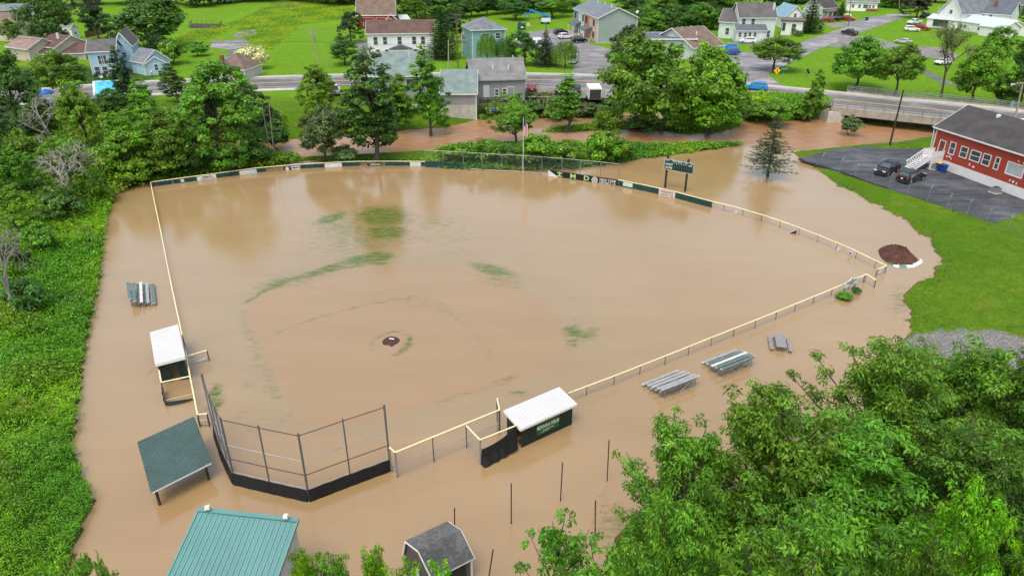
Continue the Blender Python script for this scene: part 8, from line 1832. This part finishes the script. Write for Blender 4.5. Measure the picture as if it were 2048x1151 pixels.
def road_sign(bx, by, ty, label, fn, name='road_sign'):
    p = town(bx, by); H_ = rise(p.y, ty) - TOWN; o = thing(name, label, 'road sign', p); MB().tube((0, 0, -.1), (0, 0, H_), .045, .045, 6).build('post', GALV, o); fn(o, H_); return o
def dia(o, H_):
    s = .78; MB().prism([(0, -.06, H_ - 2 * s), (s, -.06, H_ - s), (0, -.06, H_), (-s, -.06, H_ - s)], (0, .03, 0)).build('plate', M('sign_yellow', (.85, .47, .01), .4, .05, 2), o)
    MB().prism([(-.08, -.075, H_ - 1.2), (.08, -.075, H_ - 1.2), (.08, -.075, H_ - .5), (-.08, -.075, H_ - .5)], (0, .015, 0)).build('symbol', INK, o)
road_sign(1552, 156, 134, 'yellow diamond road sign at the street corner', dia)
def strt(o, H_): MB().box((.1, -.05, H_ - .1), (1.5, .04, .32)).build('plate', M('sign_green', (.05, .32, .22), .4, .05, 2), o)
road_sign(1564, 163, 137, 'green street name sign right of the yellow diamond', strt)
def arr(o, H_): MB().prism([(-.55, -.05, H_ - .1), (-.1, -.05, H_ + .1), (.5, -.05, H_ - .9), (.05, -.05, H_ - 1.1)], (0, .05, 0)).build('plate', INK, o); MB().box((-.2, -.05, H_ - 1.3), (.5, .04, .5)).build('lower_plate', GALV, o)
road_sign(1614, 156, 138, 'sign with a black tilted plate on the corner lawn', arr)
def thin(o, H_): MB().box((0, -.04, H_ - .25), (.25, .03, .5)).build('plate', GALV, o)
road_sign(657, 146, 120, 'thin road sign seen edge on at the meadow sidewalk', thin)
def stop(o, H_):
    mb = MB().tube((0, -.04, H_ - .5), (0, -.08, H_ - .5), .5, .5, 14).build('plate', WHITE, o)
road_sign(1424, 130, 119, 'round white sign by the diner entrance', stop)
for bx, by, ty, lb in ((206, 165, 155, 'white mailbox by the sidewalk under the clipped shrubs'), (305, 154, 148, 'white mailbox on the lawn right of the blue house')):
    p = town(bx, by); o = thing('mailbox', lb, 'mailbox', p); MB().box((0, 0, .5), (.1, .1, 1.1)).build('post', WOODPOLE, o); MB().prism([(-.18, -.3, 1.0), (.18, -.3, 1.0), (.18, -.3, 1.3), (0, -.3, 1.42), (-.18, -.3, 1.3)], (0, .6, 0)).build('box', WHITE, o)
# wooden yard fence
a, b = town(172, 76), town(236, 62); o = thing('wooden_fence', 'brown board fence behind the pale blue house', 'fence', a); N = int((b - a).length / .3); m_ = M('brown_boards', (.20, .11, .07), .9, .3, 2); bd_ = MB().box((0, 0, .95), (.27, .05, 1.9)).mesh('board', m_); rz_ = math.atan2((b - a).y, (b - a).x)
for k in range(N): place('board', bd_, o, (b - a) * (k / N), (0, 0, rz_))
MB().beam(Vector((0, .06, 1.5)), b - a + Vector((0, .06, 1.5)), .05, .1).build('rail', m_, o)
# vegetable garden
g_ = thing('garden_bed', 'fenced dark vegetable bed on the upper left lawn', 'garden', town(410, 54)); pg = [town(378, 56), town(438, 58), town(444, 49), (town(384, 48))]; MB().slab([p + Vector((0, 0, .14)) for p in pg], .3).build_w('soil', M('garden_soil', (.045, .035, .025), .95, .4, 1, bump=.5), g_)
for a, b in zip(pg, pg[1:] + pg[:1]):
    n_ = max(2, int((b - a).length / 1.6))
    for k in range(n_): p = a.lerp(b, k / n_); MB().tube(p, p + Vector((0, 0, 1.5)), .05, .05, 5).build_w('stake', WOODPOLE, g_)
    MB().beam(a + Vector((0, 0, 1.0)), b + Vector((0, 0, 1.0)), .03, .03).build_w('wire', GALV, g_)
# brush heap in the meadow
p = town(568, 14); o = thing('brush_heap', 'heap of grey brush in the upper meadow', 'brush heap', p); rr = random.Random(12); mb = MB()
for k in range(90): a = Vector((rr.gauss(0, 4.2), rr.gauss(0, 1.5), rr.uniform(0, 1.0))); mb.tube(a, a + Vector((rr.uniform(-1.6, 1.6), rr.uniform(-1, 1), rr.uniform(-.2, .7))), .06, .03, 3, False)
tag(mb.build('branches', DEADBARK, o), kind='stuff')

# ------------------------------------------------------------------ wire fence of the lot
FPX_ = [((1640, 334), 312), ((1678, 345), 320), ((1709, 355), 330), ((1742, 364), 339), ((1777, 376), 350), ((1814, 388), 355), ((1854, 403), 376), ((1893, 418), 393), ((1932, 432), 403), ((1971, 448), 422), ((2014, 462), 436), ((2060, 480), 452)]
fz = [on(*a) for a, _ in FPX_]; o = thing('security_fence', 'leaning chain link fence with bent barbed wire arms along the lot', 'fence', fz[0]); lofts = []
for p, (_, ty) in zip(fz, FPX_):
    hgt = min(2.3, max(1.6, rise(p.y, ty) - p.z)); MB().tube((p.x, p.y, p.z - .2), (p.x + .08, p.y, p.z + hgt), .045, .04, 7).build_w('post', GALV, o); MB().tube((p.x + .08, p.y, p.z + hgt), (p.x + .38, p.y + .22, p.z + hgt + .32), .035, .03, 6).build_w('barb_arm', GALV, o); lofts.append(Vector((p.x + .08, p.y, p.z + hgt)))
for k in (.35, 1): pipe(o, [p + Vector((.3 * k, .17 * k, .28 * k)) for p in lofts], .012, GALV, 'barbed_wire', 4)
mb = MB()
for a, b, la in zip(fz[:-1], fz[1:], lofts): chain(mb, a, b, min(a.z, b.z), la.z - .1, .14, .0025)
tag(mb.build_w('wire_mesh', GALV, o), kind='stuff')
rr = random.Random(21)
for k, (px_, py_) in enumerate(((1686, 350), (1790, 382), (1905, 424))):
    p = on(px_, py_); o = thing('wooden_stake', ['short stake near the left end of the lot fence', 'short stake below the glossy black car', 'short stake by the right part of the lot fence'][k], 'stake', p); MB().tube((0, 0, -.2), (.05, 0, 1.1), .06, .05, 6).build('shaft', WOODPOLE, o); MB().box((.05, 0, 1.12), (.16, .16, .05)).build('top', WOODPOLE, o)
# far side road rail beyond the bridge lawn
fl_ = offs([p for p in RC if at(1726, 188, TOWN).x < p[0] < 72], 8.4); o = thing('guard_rail', 'low pipe rail along the lawn on the far side of the bridge road', 'guard rail', (fl_[0][0], fl_[0][1], TOWN))
for z in (.55, .95): pipe(o, [Vector((p[0], p[1], TOWN + z)) for p in fl_], .045, GALV, 'rail', 6)
for p in fl_: MB().box((p[0], p[1], TOWN + .45), (.1, .1, 1.0)).build_w('post', GALV, o)
